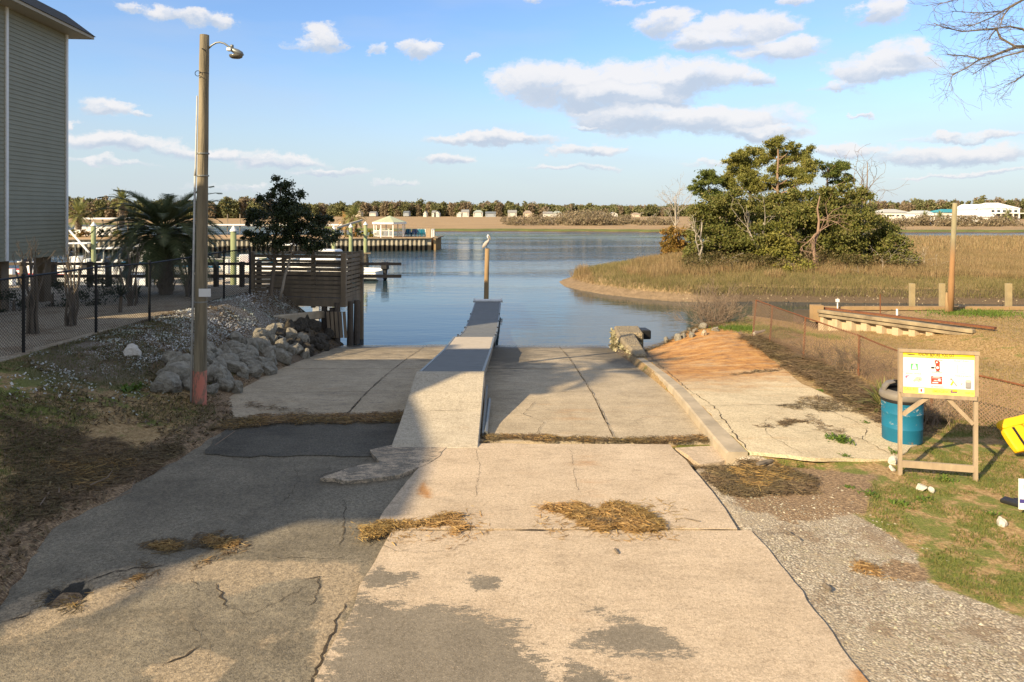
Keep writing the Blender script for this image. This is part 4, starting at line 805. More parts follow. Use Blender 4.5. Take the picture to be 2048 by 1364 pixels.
# dark holly tree by the deck screen
hb = Vector((-8.05, 23.3, .80))
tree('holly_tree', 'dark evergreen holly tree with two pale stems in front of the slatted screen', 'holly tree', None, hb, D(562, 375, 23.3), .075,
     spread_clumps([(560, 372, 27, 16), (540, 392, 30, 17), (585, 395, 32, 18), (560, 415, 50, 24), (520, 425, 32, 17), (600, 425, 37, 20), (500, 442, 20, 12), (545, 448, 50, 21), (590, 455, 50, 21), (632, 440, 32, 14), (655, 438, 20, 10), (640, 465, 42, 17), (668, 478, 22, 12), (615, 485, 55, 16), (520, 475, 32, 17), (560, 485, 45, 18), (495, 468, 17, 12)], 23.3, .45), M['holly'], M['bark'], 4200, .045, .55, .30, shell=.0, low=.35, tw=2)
mb = MB(); a = hb + Vector((.28, .1, -.1)); mb.tube(wob(a, D(590, 470, 23.4), 6, .03), [.05, .048, .045, .04, .035, .03, .02], 7); r_ = [o for o in bpy.data.objects if o.name == 'holly_tree'][0]; obj('trunk', mb, M['bark_pale'], r_, smooth=True)

# pruned crape myrtles inside the black fence
def myrtle(label, px, py, heights, n, w, z0=.93):
    b = G(px, py, z0); root = empty('crape_myrtle', b, label, 'shrub', 'pruned crape myrtles along the fence'); mb = MB()
    for i in range(n):
        e = b + Vector((random.uniform(-w, w), random.uniform(-w, w) * .6, heights * random.uniform(.75, 1.0))); s = b + Vector((random.uniform(-.12, .12), random.uniform(-.1, .1), -.05)); pts = wob(s, e, 6, .03); mb.tube(pts, [.034, .03, .026, .022, .019, .018, .022], 6)
        for k in range(2): twigs(mb, pts[-1], (random.gauss(0, .3), random.gauss(0, .3), 1), .3, .009, 1, .3, 2)
    obj('branches', mb, M['bark_pale'] if 'fence corner' in label else M['bark'], root)
myrtle('thick cluster of cut grey stems nearest the house stilts', 66, 668, 1.75, 11, .30); myrtle('pruned grey stemmed shrub between two black fence posts', 143, 652, 1.6, 9, .30); myrtle('slender bare stems just before the yucca plants', 262, 612, 1.55, 6, .45); myrtle('leggy bare stems right beside the street lamp pole', 380, 592, 1.5, 7, .35)
# yuccas
def yucca(label, p, hgt, n, L, mt, group=None):
    p = Vector(p); root = empty('yucca_plant', p, label, 'yucca', group); mb = MB(); 
    if hgt > .05: mb.tube([p - Vector((0, 0, .05)), p + Vector((.03, 0, hgt))], [.05, .04], 7); obj('stem', mb, M['bark'], root)
    Q = []; c = p + Vector((.02, 0, hgt))
    for i in range(n):
        a = i * 2.4; e = random.uniform(-.3, 1.4); d = Vector((math.cos(a) * math.cos(e), math.sin(a) * math.cos(e), math.sin(e))) * L * random.uniform(.7, 1.1); s = Vector((-math.sin(a), math.cos(a), 0)) * .018; m = c + d * .55 + Vector((0, 0, .03)); t = c + d + Vector((0, 0, -.10 * L)); Q += [[c - s * .8, c + s * .8, m + s, m - s], [m - s, m + s, t + s * .1, t - s * .1]]
    quads('leaves', [[tuple(x) for x in f] for f in Q], mt, root)
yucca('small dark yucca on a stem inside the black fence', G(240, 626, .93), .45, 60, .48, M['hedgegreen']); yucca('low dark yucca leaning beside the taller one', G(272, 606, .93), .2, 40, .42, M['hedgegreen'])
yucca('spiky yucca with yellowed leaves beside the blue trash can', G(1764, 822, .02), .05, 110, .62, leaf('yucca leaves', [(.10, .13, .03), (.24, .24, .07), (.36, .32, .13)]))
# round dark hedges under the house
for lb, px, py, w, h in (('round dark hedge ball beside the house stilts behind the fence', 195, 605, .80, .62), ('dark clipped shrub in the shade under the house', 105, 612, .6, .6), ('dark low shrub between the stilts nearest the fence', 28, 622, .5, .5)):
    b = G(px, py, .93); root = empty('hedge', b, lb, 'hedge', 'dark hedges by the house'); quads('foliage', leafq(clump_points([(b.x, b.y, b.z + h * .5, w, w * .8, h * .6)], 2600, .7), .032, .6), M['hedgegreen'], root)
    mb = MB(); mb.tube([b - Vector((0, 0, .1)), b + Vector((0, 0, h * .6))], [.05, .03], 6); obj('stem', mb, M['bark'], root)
# golden hedges on the point
for i, (px, py, rx, ry, m) in enumerate(((148, 470, 13, 9, 'hedge'), (172, 471, 12, 9, 'cedar'), (200, 471, 13, 9, 'hedgegreen'), (222, 469, 14, 9, 'oak'), (250, 470, 16, 8, 'oak'), (695, 472, 9, 5, 'hedge'), (707, 470, 7, 5, 'cedar'), (716, 466, 9, 7, 'hedgegreen'), (722, 471, 8, 5, 'hedge'), (741, 467, 11, 8, 'hedge'), (759, 470, 9, 6, 'oak2'))):
    Y = 89.5; c = pc(px, py, rx, ry, Y); b = Vector((c[0], c[1], .45)); nm = ['golden hedge nearest the house corner', 'rusty hedge next along the point', 'dark green hedge in front of the white fence', 'olive hedge behind the palm', 'wide olive hedge under the dark palm', 'small golden hedge below the green palm', 'small rusty hedge at the foot of the green palm', 'dark hedge behind the slim marina pile', 'low golden hedge beside the dark one', 'large golden hedge beside the tall marina pile', 'olive hedge ball touching the gazebo'][i]
    root = empty('hedge', b, nm, 'hedge', 'clipped hedges on the marina point'); quads('foliage', leafq(clump_points([(c[0], c[1], max(c[2], .45 + c[5] * .6), c[3], c[4], c[5])], 340, .7), .12, .6), M[m], root)
    mb = MB(); mb.tube([b - Vector((0, 0, .1)), b + Vector((0, 0, c[5]))], [.08, .04], 6); obj('stem', mb, M['bark'], root)

# bare tree overhead: trunk outside the frame, boughs reaching in
tb = Vector((11.8, 11.5, 0)); root = empty('bare_tree', tb, 'large leafless tree whose fine twigs hang into the top corner of the sky', 'bare tree'); mb = MB()
tt = Vector((11.6, 12, 7.0)); mb.tube(wob(tb - Vector((0, 0, .3)), tt, 6, .02), [.30, .27, .24, .22, .2, .18, .15], 10)
fork = D(2075, 92, 12.5); mb.tube(wob(Vector((11.65, 11.9, 5.0)), fork, 5, .05), [.10, .085, .07, .06, .05, .045], 7)
for (pts, r) in (([(2075, 92), (2030, 95), (1985, 112), (1960, 118), (1935, 112), (1895, 109)], .028), ([(2075, 92), (2028, 92), (2000, 75), (1993, 58), (1960, 60), (1925, 63), (1885, 54), (1868, 46)], .022), ([(2060, 70), (2045, 58), (2020, 53), (1995, 56), (1975, 80)], .022), ([(2080, -20), (2020, 15), (2008, 30), (2000, 50)], .02),
                 ([(2080, -20), (2012, 18), (1985, 34), (1960, 45), (1935, 52)], .016), ([(2075, 95), (2010, 112), (1990, 120), (1965, 136), (1945, 150)], .014), ([(1960, 118), (1935, 135), (1905, 150), (1898, 172)], .012), ([(2080, 140), (2048, 150), (2030, 162), (2010, 170)], .014), ([(2000, 22), (1965, 26), (1930, 24), (1900, 22)], .01), ([(2070, -30), (1950, -12), (1890, 5), (1865, 12)], .012)):
    Y = 12.5; P_ = [D(x, y, Y + .25 * math.sin(x * .05 + y)) for x, y in pts]; k = len(P_); mb.tube(P_, [r * (1 - .8 * i / (k - 1)) + .0025 for i in range(k)], 5, cap=False)
    for i in range(k - 1):
        for j in range(5):
            q = P_[i].lerp(P_[i + 1], random.random()); d = (P_[i + 1] - P_[i]).normalized() + Vector((random.gauss(0, .5), random.gauss(0, .4), random.gauss(0, .5))); twigs(mb, q, d, random.uniform(.15, .42), .0042, 2, .45, 2, 0, 3, .002)
obj('branches', mb, M['bark'], root)
# ------------------------------------------------------------------ houses beside the ramp
M['siding'] = mat('vinyl siding', (.27, .265, .195), (.24, .235, .17), 1.2, .6)
M['shingle'] = mat('dark shingles', (.055, .055, .055), (.09, .088, .085), 40, .95, .6)
M['soffit'] = mat('beige soffit', (.42, .38, .30), (.38, .345, .27), 3, .7)
def hse(name, label, A, dirv, Lw, Wd, z0, z1, row, trims, windows=(), rise=.62, inset=.56, group=None, over=.55, wing=None):
    """A far corner of the wall seen, dirv unit vector from A along that wall towards the camera, Wd width away from the ramp"""
    A = Vector((A[0], A[1], 0)); d = Vector((dirv[0], dirv[1], 0)).normalized(); n_ = Vector((-d.y, d.x, 0)); n_ = n_ if n_.x < 0 else -n_
    root = empty(name, (A.x, A.y, H(np.array([A.x]), np.array([A.y]))[0]), label, 'house', group)
    W = lambda s, t, z: A + d * s + n_ * t + Vector((0, 0, z))
    mb = MB(); k = int((z1 - z0) / row); rh = (z1 - z0) / k
    def lap(p, q, out):
        for i in range(k):
            a = z0 + i * rh; b = a + rh; mb.add([p + out * .020 + Vector((0, 0, a)), q + out * .020 + Vector((0, 0, a)), q + out * .002 + Vector((0, 0, b)), p + out * .002 + Vector((0, 0, b)), p + Vector((0, 0, a)), q + Vector((0, 0, a))], [(0, 1, 2, 3), (0, 4, 5, 1)])
    lap(W(0, 0, 0), W(Lw, 0, 0), -n_); lap(W(0, Wd, 0), W(0, 0, 0), -d); lap(W(Lw, 0, 0), W(Lw, Wd, 0), d); lap(W(Lw, Wd, 0), W(0, Wd, 0), n_)
    mb.add([W(0, 0, z0), W(Lw, 0, z0), W(Lw, Wd, z0), W(0, Wd, z0)], [(0, 1, 2, 3)])
    obj('wall', mb, M['siding'], root)
    for s, t in trims:
        tb_ = MB(); c = W(s, t, 0) - n_ * .012; tb_.box((c.x, c.y, (z0 + z1) / 2), (.07, .10, z1 - z0), math.atan2(d.y, d.x) - R(90)); obj('corner_trim', tb_, M['white'], root)
    o_ = over; E = [W(-o_, -o_, z1), W(Lw + o_, -o_, z1), W(Lw + o_, Wd + o_, z1), W(-o_, Wd + o_, z1)]; sb = MB(); sb.add([e + Vector((0, 0, .004)) for e in E] + [e + Vector((0, 0, .09)) for e in E], [(0, 1, 2, 3), (0, 4, 5, 1), (1, 5, 6, 2), (2, 6, 7, 3), (3, 7, 4, 0)]); obj('soffit', sb, M['soffit'], root)
    rb = MB(); i_ = inset - o_; U = [W(i_, i_, z1 + rise), W(Lw - i_, i_, z1 + rise), W(Lw - i_, Wd - i_, z1 + rise), W(i_, Wd - i_, z1 + rise)]; m_ = Wd / 2; T = [W(m_, m_, z1 + rise + 1.0), W(max(m_ + .1, Lw - m_), m_, z1 + rise + 1.0)]
    o2 = .04; E2 = [W(-o_ - o2, -o_ - o2, z1 + .092), W(Lw + o_ + o2, -o_ - o2, z1 + .092), W(Lw + o_ + o2, Wd + o_ + o2, z1 + .092), W(-o_ - o2, Wd + o_ + o2, z1 + .092)]
    rb.add(E2 + U + T, [(0, 1, 5, 4), (1, 2, 6, 5), (2, 3, 7, 6), (3, 0, 4, 7), (4, 5, 9, 8), (5, 6, 9), (6, 7, 8, 9), (7, 4, 8), (3, 2, 1, 0)]); obj('roof', rb, M['shingle'], root)
    for s in np.arange(.35, Lw, (Lw - .5) / 3):
        for t in (.5, Wd * .5, Wd - .5):
            c = W(s, t, 0); g = float(H(np.array([c.x]), np.array([c.y]))[0]); pb = MB(); pb.box((c.x, c.y, (g - .3 + z0) / 2), (.30, .30, z0 - g + .3)); obj('stilt', pb, M['wood_grey'], root)
    for (s, t, w, h, z) in windows:
        c = W(s, t, z) - n_ * .03; wb = MB(); wb.box(c, (.06, w, h), math.atan2(d.y, d.x) - R(90)); f = obj('window', wb, M['white'], root); gb = MB(); gb.box(c - n_ * .035, (.02, w - .16, h - .16), math.atan2(d.y, d.x) - R(90)); obj('pane', gb, M['glass'], f)
    if wing:
        s0, s1, ext = wing; wb = MB(); q = [W(s0, -ext, 0), W(s1, -ext, 0), W(s1, 0, 0), W(s0, 0, 0)]; wb.prism([(p.x, p.y) for p in q], z0, z1 + .35); obj('bay', wb, M['siding'], root)
        rb = MB(); q = [W(s0 - .3, -ext - .3, 0), W(s1 + .3, -ext - .3, 0), W(s1 + .3, .3, 0), W(s0 - .3, .3, 0)]; rb.prism([(p.x, p.y) for p in q], z1 + .36, z1 + .5); obj('bay_roof', rb, M['shingle'], root)
    return root
A2 = D(133, 509, 21.6); hse('stilt_house', 'tall house on timber stilts with grey green lap siding and dark roof', (A2.x, A2.y), (.086, -1), 6.6, 9, A2.z, D(133, 70, 21.6).z, .117, [(.03, 0), (2.95, 0), (6.57, 0)])
hse('stilt_house', 'second grey green stilt house behind the viewer whose shadow covers the lane', (-14.1, 6.3), (.03, -1), 9.4, 11, 2.6, 8.9, .14, [(.03, 0), (9.37, 0)], [(2.0, 0, 1.0, 1.4, 4.6), (7.4, 0, 1.0, 1.4, 4.6), (2.0, 0, 1.0, 1.4, 7.2), (7.4, 0, 1.0, 1.4, 7.2)], wing=(.9, 4.4, 1.9), over=.6)
# palms that throw the feathered shadows
palm('tall cabbage palm behind the viewer near the second stilt house', Vector((-15.6, -3.2, .9)), 6.9, .2, 2.1, 34, M['palmleaf'], M['bark'], 'tall palms by the houses', 20, .55, .04, -.6, .3, 40)
palm('tall cabbage palm in front of the second stilt house', Vector((-8.6, 6.9, .6)), 6.6, .17, 2.0, 34, M['palmleaf'], M['bark'], 'tall palms by the houses', 20, .55, .04, -.6, .3, 40)

# ------------------------------------------------------------------ street lamp
lb = G(397, 812, .06); lb.y = 12.85; top = D(409, 70, 12.85); root = empty('street_lamp', lb, 'tall weathered wooden pole with a curved arm lamp and salmon paint near its foot', 'street lamp')
mb = MB(); k = 14; pts = [(lb - Vector((0, 0, .3))).lerp(top, i / k) for i in range(k + 1)]; mb.tube(pts, [.118 - .036 * i / k + .002 * math.sin(i * 4) for i in range(k + 1)], 18); obj('pole', mb, M['wood_pole'], root, smooth=True)
def at(t): return lb.lerp(top, t)
def paint_mat():
    t = NT('salmon paint'); n = t.noise(7, 7, .7, t.map((1, 1, .35))); col = t.mix(t.step(n, .40, .52), (.22, .16, .11), (.56, .20, .14)); return t.done(col, .8)
mb = MB(); mb.tube([at(.0), at(.045), at(.095)], [.1225, .1215, .1205], 18, cap=False); obj('painted_band', mb, paint_mat(), root, smooth=True)
mb = MB(); off = Vector((-.135, -.05, 0)); mb.tube([at(.0) + off, at(.62) + off * .88], [.022, .020], 8); off2 = off * .83; mb.tube([at(.62) + off * .88, at(.64) + off2, at(.835) + off2 * .92], [.026, .017, .013], 8); obj('conduit', mb, mat('pale conduit', (.50, .50, .47), (.40, .40, .38), 6, .6), root, smooth=True)
for t_ in (.28, .62, .68):
    mb = MB(); c = at(t_); mb.tube([c - Vector((0, 0, .012)), c + Vector((0, 0, .012))], [.112, .112], 18); obj('strap', mb, M['galv'], root)
pl = MB(); c = D(409.5, 585.5, 12.72); pl.box(c, (.215, .012, .145), 0); obj('sign_plate', pl, M['white'], root)
# arm and head
mb = MB(); a = D(417, 97, 12.85); arm = [a, D(423, 91, 12.85), D(432, 85.5, 12.85), D(440, 84.5, 12.85), D(449, 87, 12.85), D(458, 93.5, 12.85), D(465, 99, 12.85)]; mb.tube(arm, [.017] * 7, 8); obj('arm', mb, M['galv'], root, smooth=True)
mb = MB(); c0 = D(457, 96, 12.85); c1 = D(487, 110, 12.85); prof = [(0, .025), (.15, .05), (.35, .075), (.6, .09), (.85, .075), (1, .02)]
mb.tube([c0.lerp(c1, t) for t, r in prof], [r for t, r in prof], 14, sy=.62); hd = obj('lamp_head', mb, M['galv'], root, smooth=True)
mb = MB(); c = D(472, 112, 12.85); mb.lathe(c, [(.0, -.05), (.06, -.045), (.09, -.025), (.098, -.0), (.098, .02), (.0, .025)], 18, sx=1.25); obj('lens', mb, mat('lamp lens', (.13, .12, .09), (.10, .09, .07), 8, .2, spec=.6), hd, smooth=True)
mb = MB(); c = D(464, 93, 12.85); mb.lathe(c - Vector((0, 0, .02)), [(.0, 0), (.03, 0), (.03, .05), (.0, .055)], 12); obj('photocell', mb, M['galv'], hd, smooth=True)
mb = MB(); mb.box(D(459, 99, 12.8), (.07, .1, .05), 0); obj('bracket', mb, M['white'], root)
mb = MB(); cc = D(396, 147, 12.75)
mb.tube([cc + Vector((.05 * math.cos(i * .6) * 1.0, -.01, .05 * math.sin(i * .6))) for i in range(10)] + [D(402, 153, 12.73), D(408, 157, 12.74), D(413, 160, 12.74)], [.006] * 13, 6); obj('wire_loop', mb, M['black'], root); mb = MB(); mb.tube([at(.896) + Vector((0, 0, -.006)), at(.896) + Vector((0, 0, .006))], [.088, .088], 16); obj('wire_band', mb, M['black'], root); mb = MB(); mb.tube([D(404, 97, 12.74), D(412, 101, 12.74)], [.012, .012], 6); obj('bolt', mb, M['black'], root)

# ------------------------------------------------------------------ gangway
M['deckpanel'] = None
def panel_mat():
    t = NT('grey deck panels'); p = t.pos(); n = t.noise(5, 4); fx = t.math('FRACT', t.math('MULTIPLY', p[0], 1 / .0205)); fy = t.math('FRACT', t.math('MULTIPLY', p[1], 1 / .305)); g = t.math('MULTIPLY', t.math('GREATER_THAN', fx, .30), t.math('GREATER_THAN', fy, .05))
    col = t.mix(g, (.075, .078, .076), t.ramp(n, [(.3, (.175, .18, .176)), (.7, (.23, .235, .23))])); t.bump(g, .5, .006); return t.done(col, .75)
M['deckpanel'] = panel_mat()
M['palecon'] = concrete_mat('smooth ramp concrete', (.40, .345, .26), (.49, .43, .33), wet=False)
M['paledeck'] = mat('sandy deck board', (.50, .43, .34), (.42, .36, .28), 6, .85, .3)
dx0, dx1 = -1.745, -.525
root = empty('boarding_ramp', (-1.13, 10.7, 0), 'pale concrete hump ramp leading up onto the gangway', 'ramp')
mb = MB(); prof = [(10.60, .035), (10.72, .065), (11.1, .13), (11.75, .255), (12.4, .43), (13.1, .59), (13.22, .605)]; L0 = [(dx0 - .06 - .03 * (13.2 - y) * .4, y, z) for y, z in prof]; R0 = [(dx1 + .015, y, z) for y, z in prof]; n = len(prof)
low = lambda p: (p[0], p[1], max(float(P(p[1])) - .05, -.3)); vs = L0 + R0 + [low(p) for p in L0] + [low(p) for p in R0]; fs = []
for i in range(n - 1): fs += [(i, n + i, n + i + 1, i + 1), (i, i + 1, 2 * n + i + 1, 2 * n + i), (n + i, 3 * n + i, 3 * n + i + 1, n + i + 1)]
fs += [(0, 2 * n, 3 * n, n), (n - 1, 2 * n - 1, 4 * n - 1, 3 * n - 1)]; mb.add(vs, fs); obj('ramp_body', mb, M['palecon'], root, bevel=.015)
mb = MB(); crack(mb, [(dx0 - .08, 11.78), (dx1, 11.78)], .012, lambda X, Y: .262 + 0 * X, .002, .2); obj('joint', mb, M['crack'], root)
mb = MB(); mb.beam((dx1 + .06, 11.2, -.0), (dx1 + .06, 13.1, .30), .03, .16); mb.tube([(dx1 + .10, 11.25, .05), (dx1 + .10, 11.7, .10), (dx1 + .10, 12.4, .1), (dx1 + .10, 13.0, .12)], [.04] * 4, 8); obj('edge_channel', mb, M['galv'], root)
root = empty('gangway', (-1.13, 17, 0), 'sloping aluminium gangway with grey ribbed deck panels and a sandy plate', 'gangway')
def dk(y): return float(np.interp(y, [13.2, 17.9, 21.2], [.605, .10, -.14]))
for nm, y0, y1, mt in (('deck_panel', 13.22, 17.93, M['deckpanel']), ('hinge_plate', 17.95, 20.95, M['paledeck'])):
    mb = MB(); mb.beam((-1.135, y0, dk(y0) - .018), (-1.135, y1, dk(y1) - .018), dx1 - dx0 - .07, .03); obj(nm, mb, mt, root)
for x in (dx0 + .02, dx1 - .02):
    mb = MB()
    for y0, y1 in ((13.2, 17.92), (17.92, 21.0)): mb.beam((x, y0, dk(y0) - .06), (x, y1, dk(y1) - .06), .05, .13)
    obj('side_rail', mb, M['galv'], root)
for y in (15.6, 18.6, 20.5): mb = MB(); mb.box((-1.135, y, dk(y) - .11), (1.1, .08, .08)); obj('cross_beam', mb, M['galv'], root)
root = empty('floating_dock', (-1.13, 27, -.75), 'narrow floating dock of grey ribbed panels with a white bumper across its outer end', 'dock')
fz = lambda y: float(np.interp(y, [20.97, 22.5, 24, 27, 30, 33.2], [-.145, -.36, -.58, -.735, -.70, -.60])); Ys = [20.97, 22.0, 23.1, 24.6, 26.2, 28.2, 30.4, 33.1]
mb = MB(); rl = MB(); fl = MB()
for a, b in zip(Ys, Ys[1:]): mb.beam((-1.135, a, fz(a) - .018), (-1.135, b - .02, fz(b) - .018), 1.15, .03); 
obj('deck_panel', mb, M['deckpanel'], root)
for x in (dx0 + .02, dx1 - .02):
    for a, b in zip(Ys, Ys[1:]): rl.beam((x, a, fz(a) - .07), (x, b, fz(b) - .07), .045, .15)
obj('side_rail', rl, M['galv'], root)
for y in (24.8, 26.5, 28.3, 30.2, 32.2): fl = MB(); fl.box((-1.135, y, -.98), (1.1, 1.3, .34)); obj('float', fl, M['black'], root, bevel=.03)
mb = MB(); mb.tube([(-1.82, 33.16, fz(33.1) + .06), (-1.70, 33.16, fz(33.1) + .02), (-.58, 33.16, fz(33.1) + .02), (-.46, 33.16, fz(33.1) + .06)], [.11, .085, .085, .11], 10); obj('bumper', mb, M['white'], root, smooth=True)
for y in (22.6, 24.4, 26.0, 27.8, 29.6):
    for x in (dx0, dx1 - .01): cl = MB(); cl.box((x, y, fz(y) + .015), (.05, .10, .05)); obj('cleat', cl, M['black'], root)

# pelican on its pile
pb = D(972.5, 604, 34.2); root = empty('mooring_pile', (pb.x, pb.y, WZ), 'single old orange brown timber pile standing in the water beyond the floating dock', 'pile'); ptop = D(974, 497, 34.2)
mb = MB(); mb.tube([(pb.x, 34.2, -2), (pb.x, 34.2, -.6), (pb.x + .02, 34.2, .6), (ptop.x + .01, 34.2, ptop.z)], [.125, .12, .115, .108], 14); obj('timber', mb, M['pile_rust'], root, smooth=True)
b = ptop + Vector((-.02, -.02, 0)); root = tag(bpy.data.objects.new('pelican', None), 'grey brown pelican with a white head perched on the lone pile', 'pelican'); COL.objects.link(root); root.location = b
mb = MB(); S = lambda x, z, y=0: b + Vector((x, y, z))
mb.tube([S(-.19, .03), S(-.15, .10), S(-.08, .19), S(.01, .28), S(.08, .36), S(.11, .42), S(.105, .48), S(.07, .545), S(.06, .60), S(.085, .635), S(.12, .635)], [.02, .075, .105, .115, .085, .050, .038, .036, .046, .05, .03], 12, sy=.85)
obj('body', mb, mat('pelican feathers', (.38, .32, .27), (.50, .45, .40), 12, .8), root, smooth=True)
mb = MB(); mb.tube([S(.075, .49), S(.062, .545), S(.055, .60), S(.08, .645), S(.125, .64)], [.040, .041, .050, .054, .034], 12, sy=.9); obj('head', mb, M['white'], root, smooth=True)
mb = MB(); mb.tube([S(.12, .63), S(.16, .55), S(.18, .46), S(.195, .40)], [.026, .024, .018, .008], 8); obj('beak', mb, mat('beak', (.45, .33, .20), (.35, .25, .16), 6, .6), root, smooth=True)
for s in (-1, 1):
    mb = MB(); mb.tube([S(.05, .30, s * .09), S(-.04, .20, s * .115), S(-.14, .09, s * .09), S(-.20, .02, s * .05)], [.03, .075, .055, .015], 10, sx=.4); obj('wing', mb, mat('wing feathers', (.30, .25, .21), (.44, .38, .32), 18, .85), root, smooth=True)
    mb = MB(); mb.tube([S(.0, .18, s * .04), S(.02, .0, s * .04)], [.016, .012], 6); mb.box(S(.045, .008, s * .04), (.09, .05, .014)); obj('foot', mb, M['black'], root)

# ------------------------------------------------------------------ rocks
def rock(name, c, sz, mt, label, group, seed):
    r_ = np.random.default_rng(seed); bm = bmesh.new(); bmesh.ops.create_icosphere(bm, subdivisions=3, radius=1)
    pl_ = [(Vector(r_.normal(size=3)).normalized(), r_.uniform(.55, .9)) for _ in range(13)]; ph = r_.uniform(0, 50)
    for v in bm.verts:
        p = v.co.copy()
        for n_, k in pl_:
            e = p.dot(n_) - k
            if e > 0: p -= n_ * e
        q = p * 2.3; w = float(vn(q.x + ph, q.y + q.z * 1.3 + ph, 2)) - .5; w2 = float(vn(q.x * 3.1 + ph, q.y * 3.1 + q.z * 2.7, 4)) - .5; v.co = p * (1 + .26 * w + .10 * w2)
    me = bpy.data.meshes.new(name); bm.to_mesh(me); bm.free(); me.materials.append(mt); o = bpy.data.objects.new(name, me); COL.objects.link(o)
    o.location = c; o.scale = sz; o.rotation_euler = tuple(r_.uniform(0, 6, 3)); tag(o, label, 'rock', group); return o
hz = lambda x, y: float(H(np.array([x]), np.array([y]))[0])
big = [(350, 718, .30), (366, 742, .30), (330, 755, .24), (345, 772, .17), (365, 705, .24), (440, 755, .27), (430, 700, .2), (417, 690, .17), (455, 715, .22), (470, 735, .24), (488, 722, .18), (420, 778, .15), (448, 772, .18), (400, 790, .15), (318, 738, .16), (385, 765, .22), (470, 775, .17), (505, 745, .18), (532, 738, .20),
       (540, 705, .24), (520, 690, .22), (500, 680, .2), (560, 690, .24), (575, 672, .24), (555, 655, .2), (590, 700, .20), (570, 720, .18), (500, 705, .2), (450, 690, .16), (480, 700, .18), (600, 680, .2), (585, 655, .17), (545, 672, .2), (530, 660, .18), (610, 715, .15)]
def rlabel(x, y, s, dark=False):
    a = 'small' if s < .145 else 'middling' if s < .19 else 'large' if s < .245 else 'very large'
    c = 'by the lamp pole' if y < 15 else 'just past the lamp pole' if y < 16.8 else 'halfway from lamp pole to deck' if y < 19.2 else 'below the low concrete wall' if y < 22 else 'beside the deck piles'
    h = 'against the ramp edge' if x > -6.15 else 'low on the bank' if x > -6.6 else 'high on the bank' if x > -7.2 else 'at the top of the heap'
    return '%s %s rock %s, %s' % (a, 'dark damp' if dark else 'grey', h, c)
for i, (x, y, s) in enumerate(big):
    z = .2
    for _ in range(6): p = G(x, y, z); z = hz(p.x, p.y) + s * .45
    s *= 1.12; rock('riprap_rock', (p.x, p.y, z - s * .10), (s * random.uniform(.9, 1.3), s * random.uniform(.9, 1.25), s * random.uniform(.75, 1)), M['rock'], rlabel(p.x, p.y, s) if i > 4 else ['largest grey boulder just behind the lamp pole, topmost of its pile', 'big squarish grey boulder touching the lamp pole at its far side', 'grey boulder at the lawn end of the heap', 'small grey boulder low at the lawn end of the heap', 'peaked grey boulder crowning the heap near the pole'][i], 'boulders heaped beside the ramp', 100 + i)
for i in range(95):
    y = random.uniform(14.2, 24.4); x = random.uniform(-7.35 + .02 * y, -5.95); s = random.uniform(.11, .27); dark = y > 19.2 + random.random() * 1.5
    rock('riprap_rock', (x, y, hz(x, y) + s * .25), (s * random.uniform(.9, 1.4), s * random.uniform(.8, 1.2), s * random.uniform(.65, 1)), M['rockdark'] if dark else M['rock'], rlabel(x, y, s, dark), 'boulders heaped beside the ramp', 300 + i)
p = G(266, 745, .38); rock('pale_boulder', (p.x, p.y, hz(p.x, p.y) + .07), (.26, .17, .12), M['rockwhite'], 'flattish whitish boulder alone on the shaded grass', None, 77)
for i, (x, y, s, l) in enumerate(((1785, 925, .085, 'white lump of rock beside the foot of the safety sign'), (1784, 938, .055, 'small white stone under the white lump by the sign foot'), (1842, 978, .08, 'flat white stone in the grass in front of the safety sign'), (1862, 982, .05, 'thin white stone end to end with the flat one'), (2003, 1047, .07, 'pale stone in the grass below the low white sign'), (505, 662, .05, 'small pale stone on the shell mound'))):
    p = G(x, y, .02); z = hz(p.x, p.y); rock('white_stone', (p.x, p.y, z + s * .45), (s, s * .8, s * .75), M['rockwhite'], l, None, 500 + i)
p = G(502, 318 + 342, .7)
for i in range(26):
    y = random.uniform(20.6, 22.6); x = random.uniform(3.9, 6.2); s = random.uniform(.06, .15); rock('shore_rubble', (x, y, hz(x, y) + s * .3), (s * 1.3, s, s * .7), M['rock'] if i % 8 else M['kerb'], 'small broken rubble at the creek end of the apron', 'rubble behind the apron', 700 + i)
# low concrete wall end left of the ramp
root = MB(); a = G(655, 628, .02); b_ = G(540, 640, .30); root.beam(a, b_, .22, .26); root.beam(b_, b_ + Vector((-.8, -.9, .0)), .22, .22); o = obj('concrete_wall', root, M['kerb'], bevel=.03); tag(o, 'low concrete wall running from the timber piles into the shell mound', 'wall')

# shells, litter, straw, blades
def scatter(name, X, Y, zf, size, aspect, mt, flat=.35, lift=.006, kind='stuff', long=False):
    n = len(X); Z = zf(X, Y) + lift * (.3 + rng.random(n)); a = rng.random(n) * 6.28; c = np.stack([X, Y, Z], 1); s = size * (.5 + rng.random(n)); u = np.stack([np.cos(a), np.sin(a), rng.normal(size=n) * flat], 1) * s[:, None]; v = np.stack([-np.sin(a), np.cos(a), rng.normal(size=n) * flat], 1) * (s * aspect)[:, None]
    o = quads(name, np.stack([c - u - v, c + u - v, c + u + v, c - u + v], 1), mt); tag(o, kind=kind); return o
N = 30000; Y = rng.uniform(10.5, 24.4, N); X = -9.0 + 3.2 * rng.random(N); k = (rng.random(N) < 1.3 * mB(X, Y) * np.clip((fbm(X * 2.2, Y * 2.2, 13) - .47) * 9, 0, 1)) & ~((X > -7.2) & (Y > 13.6)); scatter('oyster_shell_litter', X[k], Y[k], H, .015, .6, M['shellflake'], .5, .02)
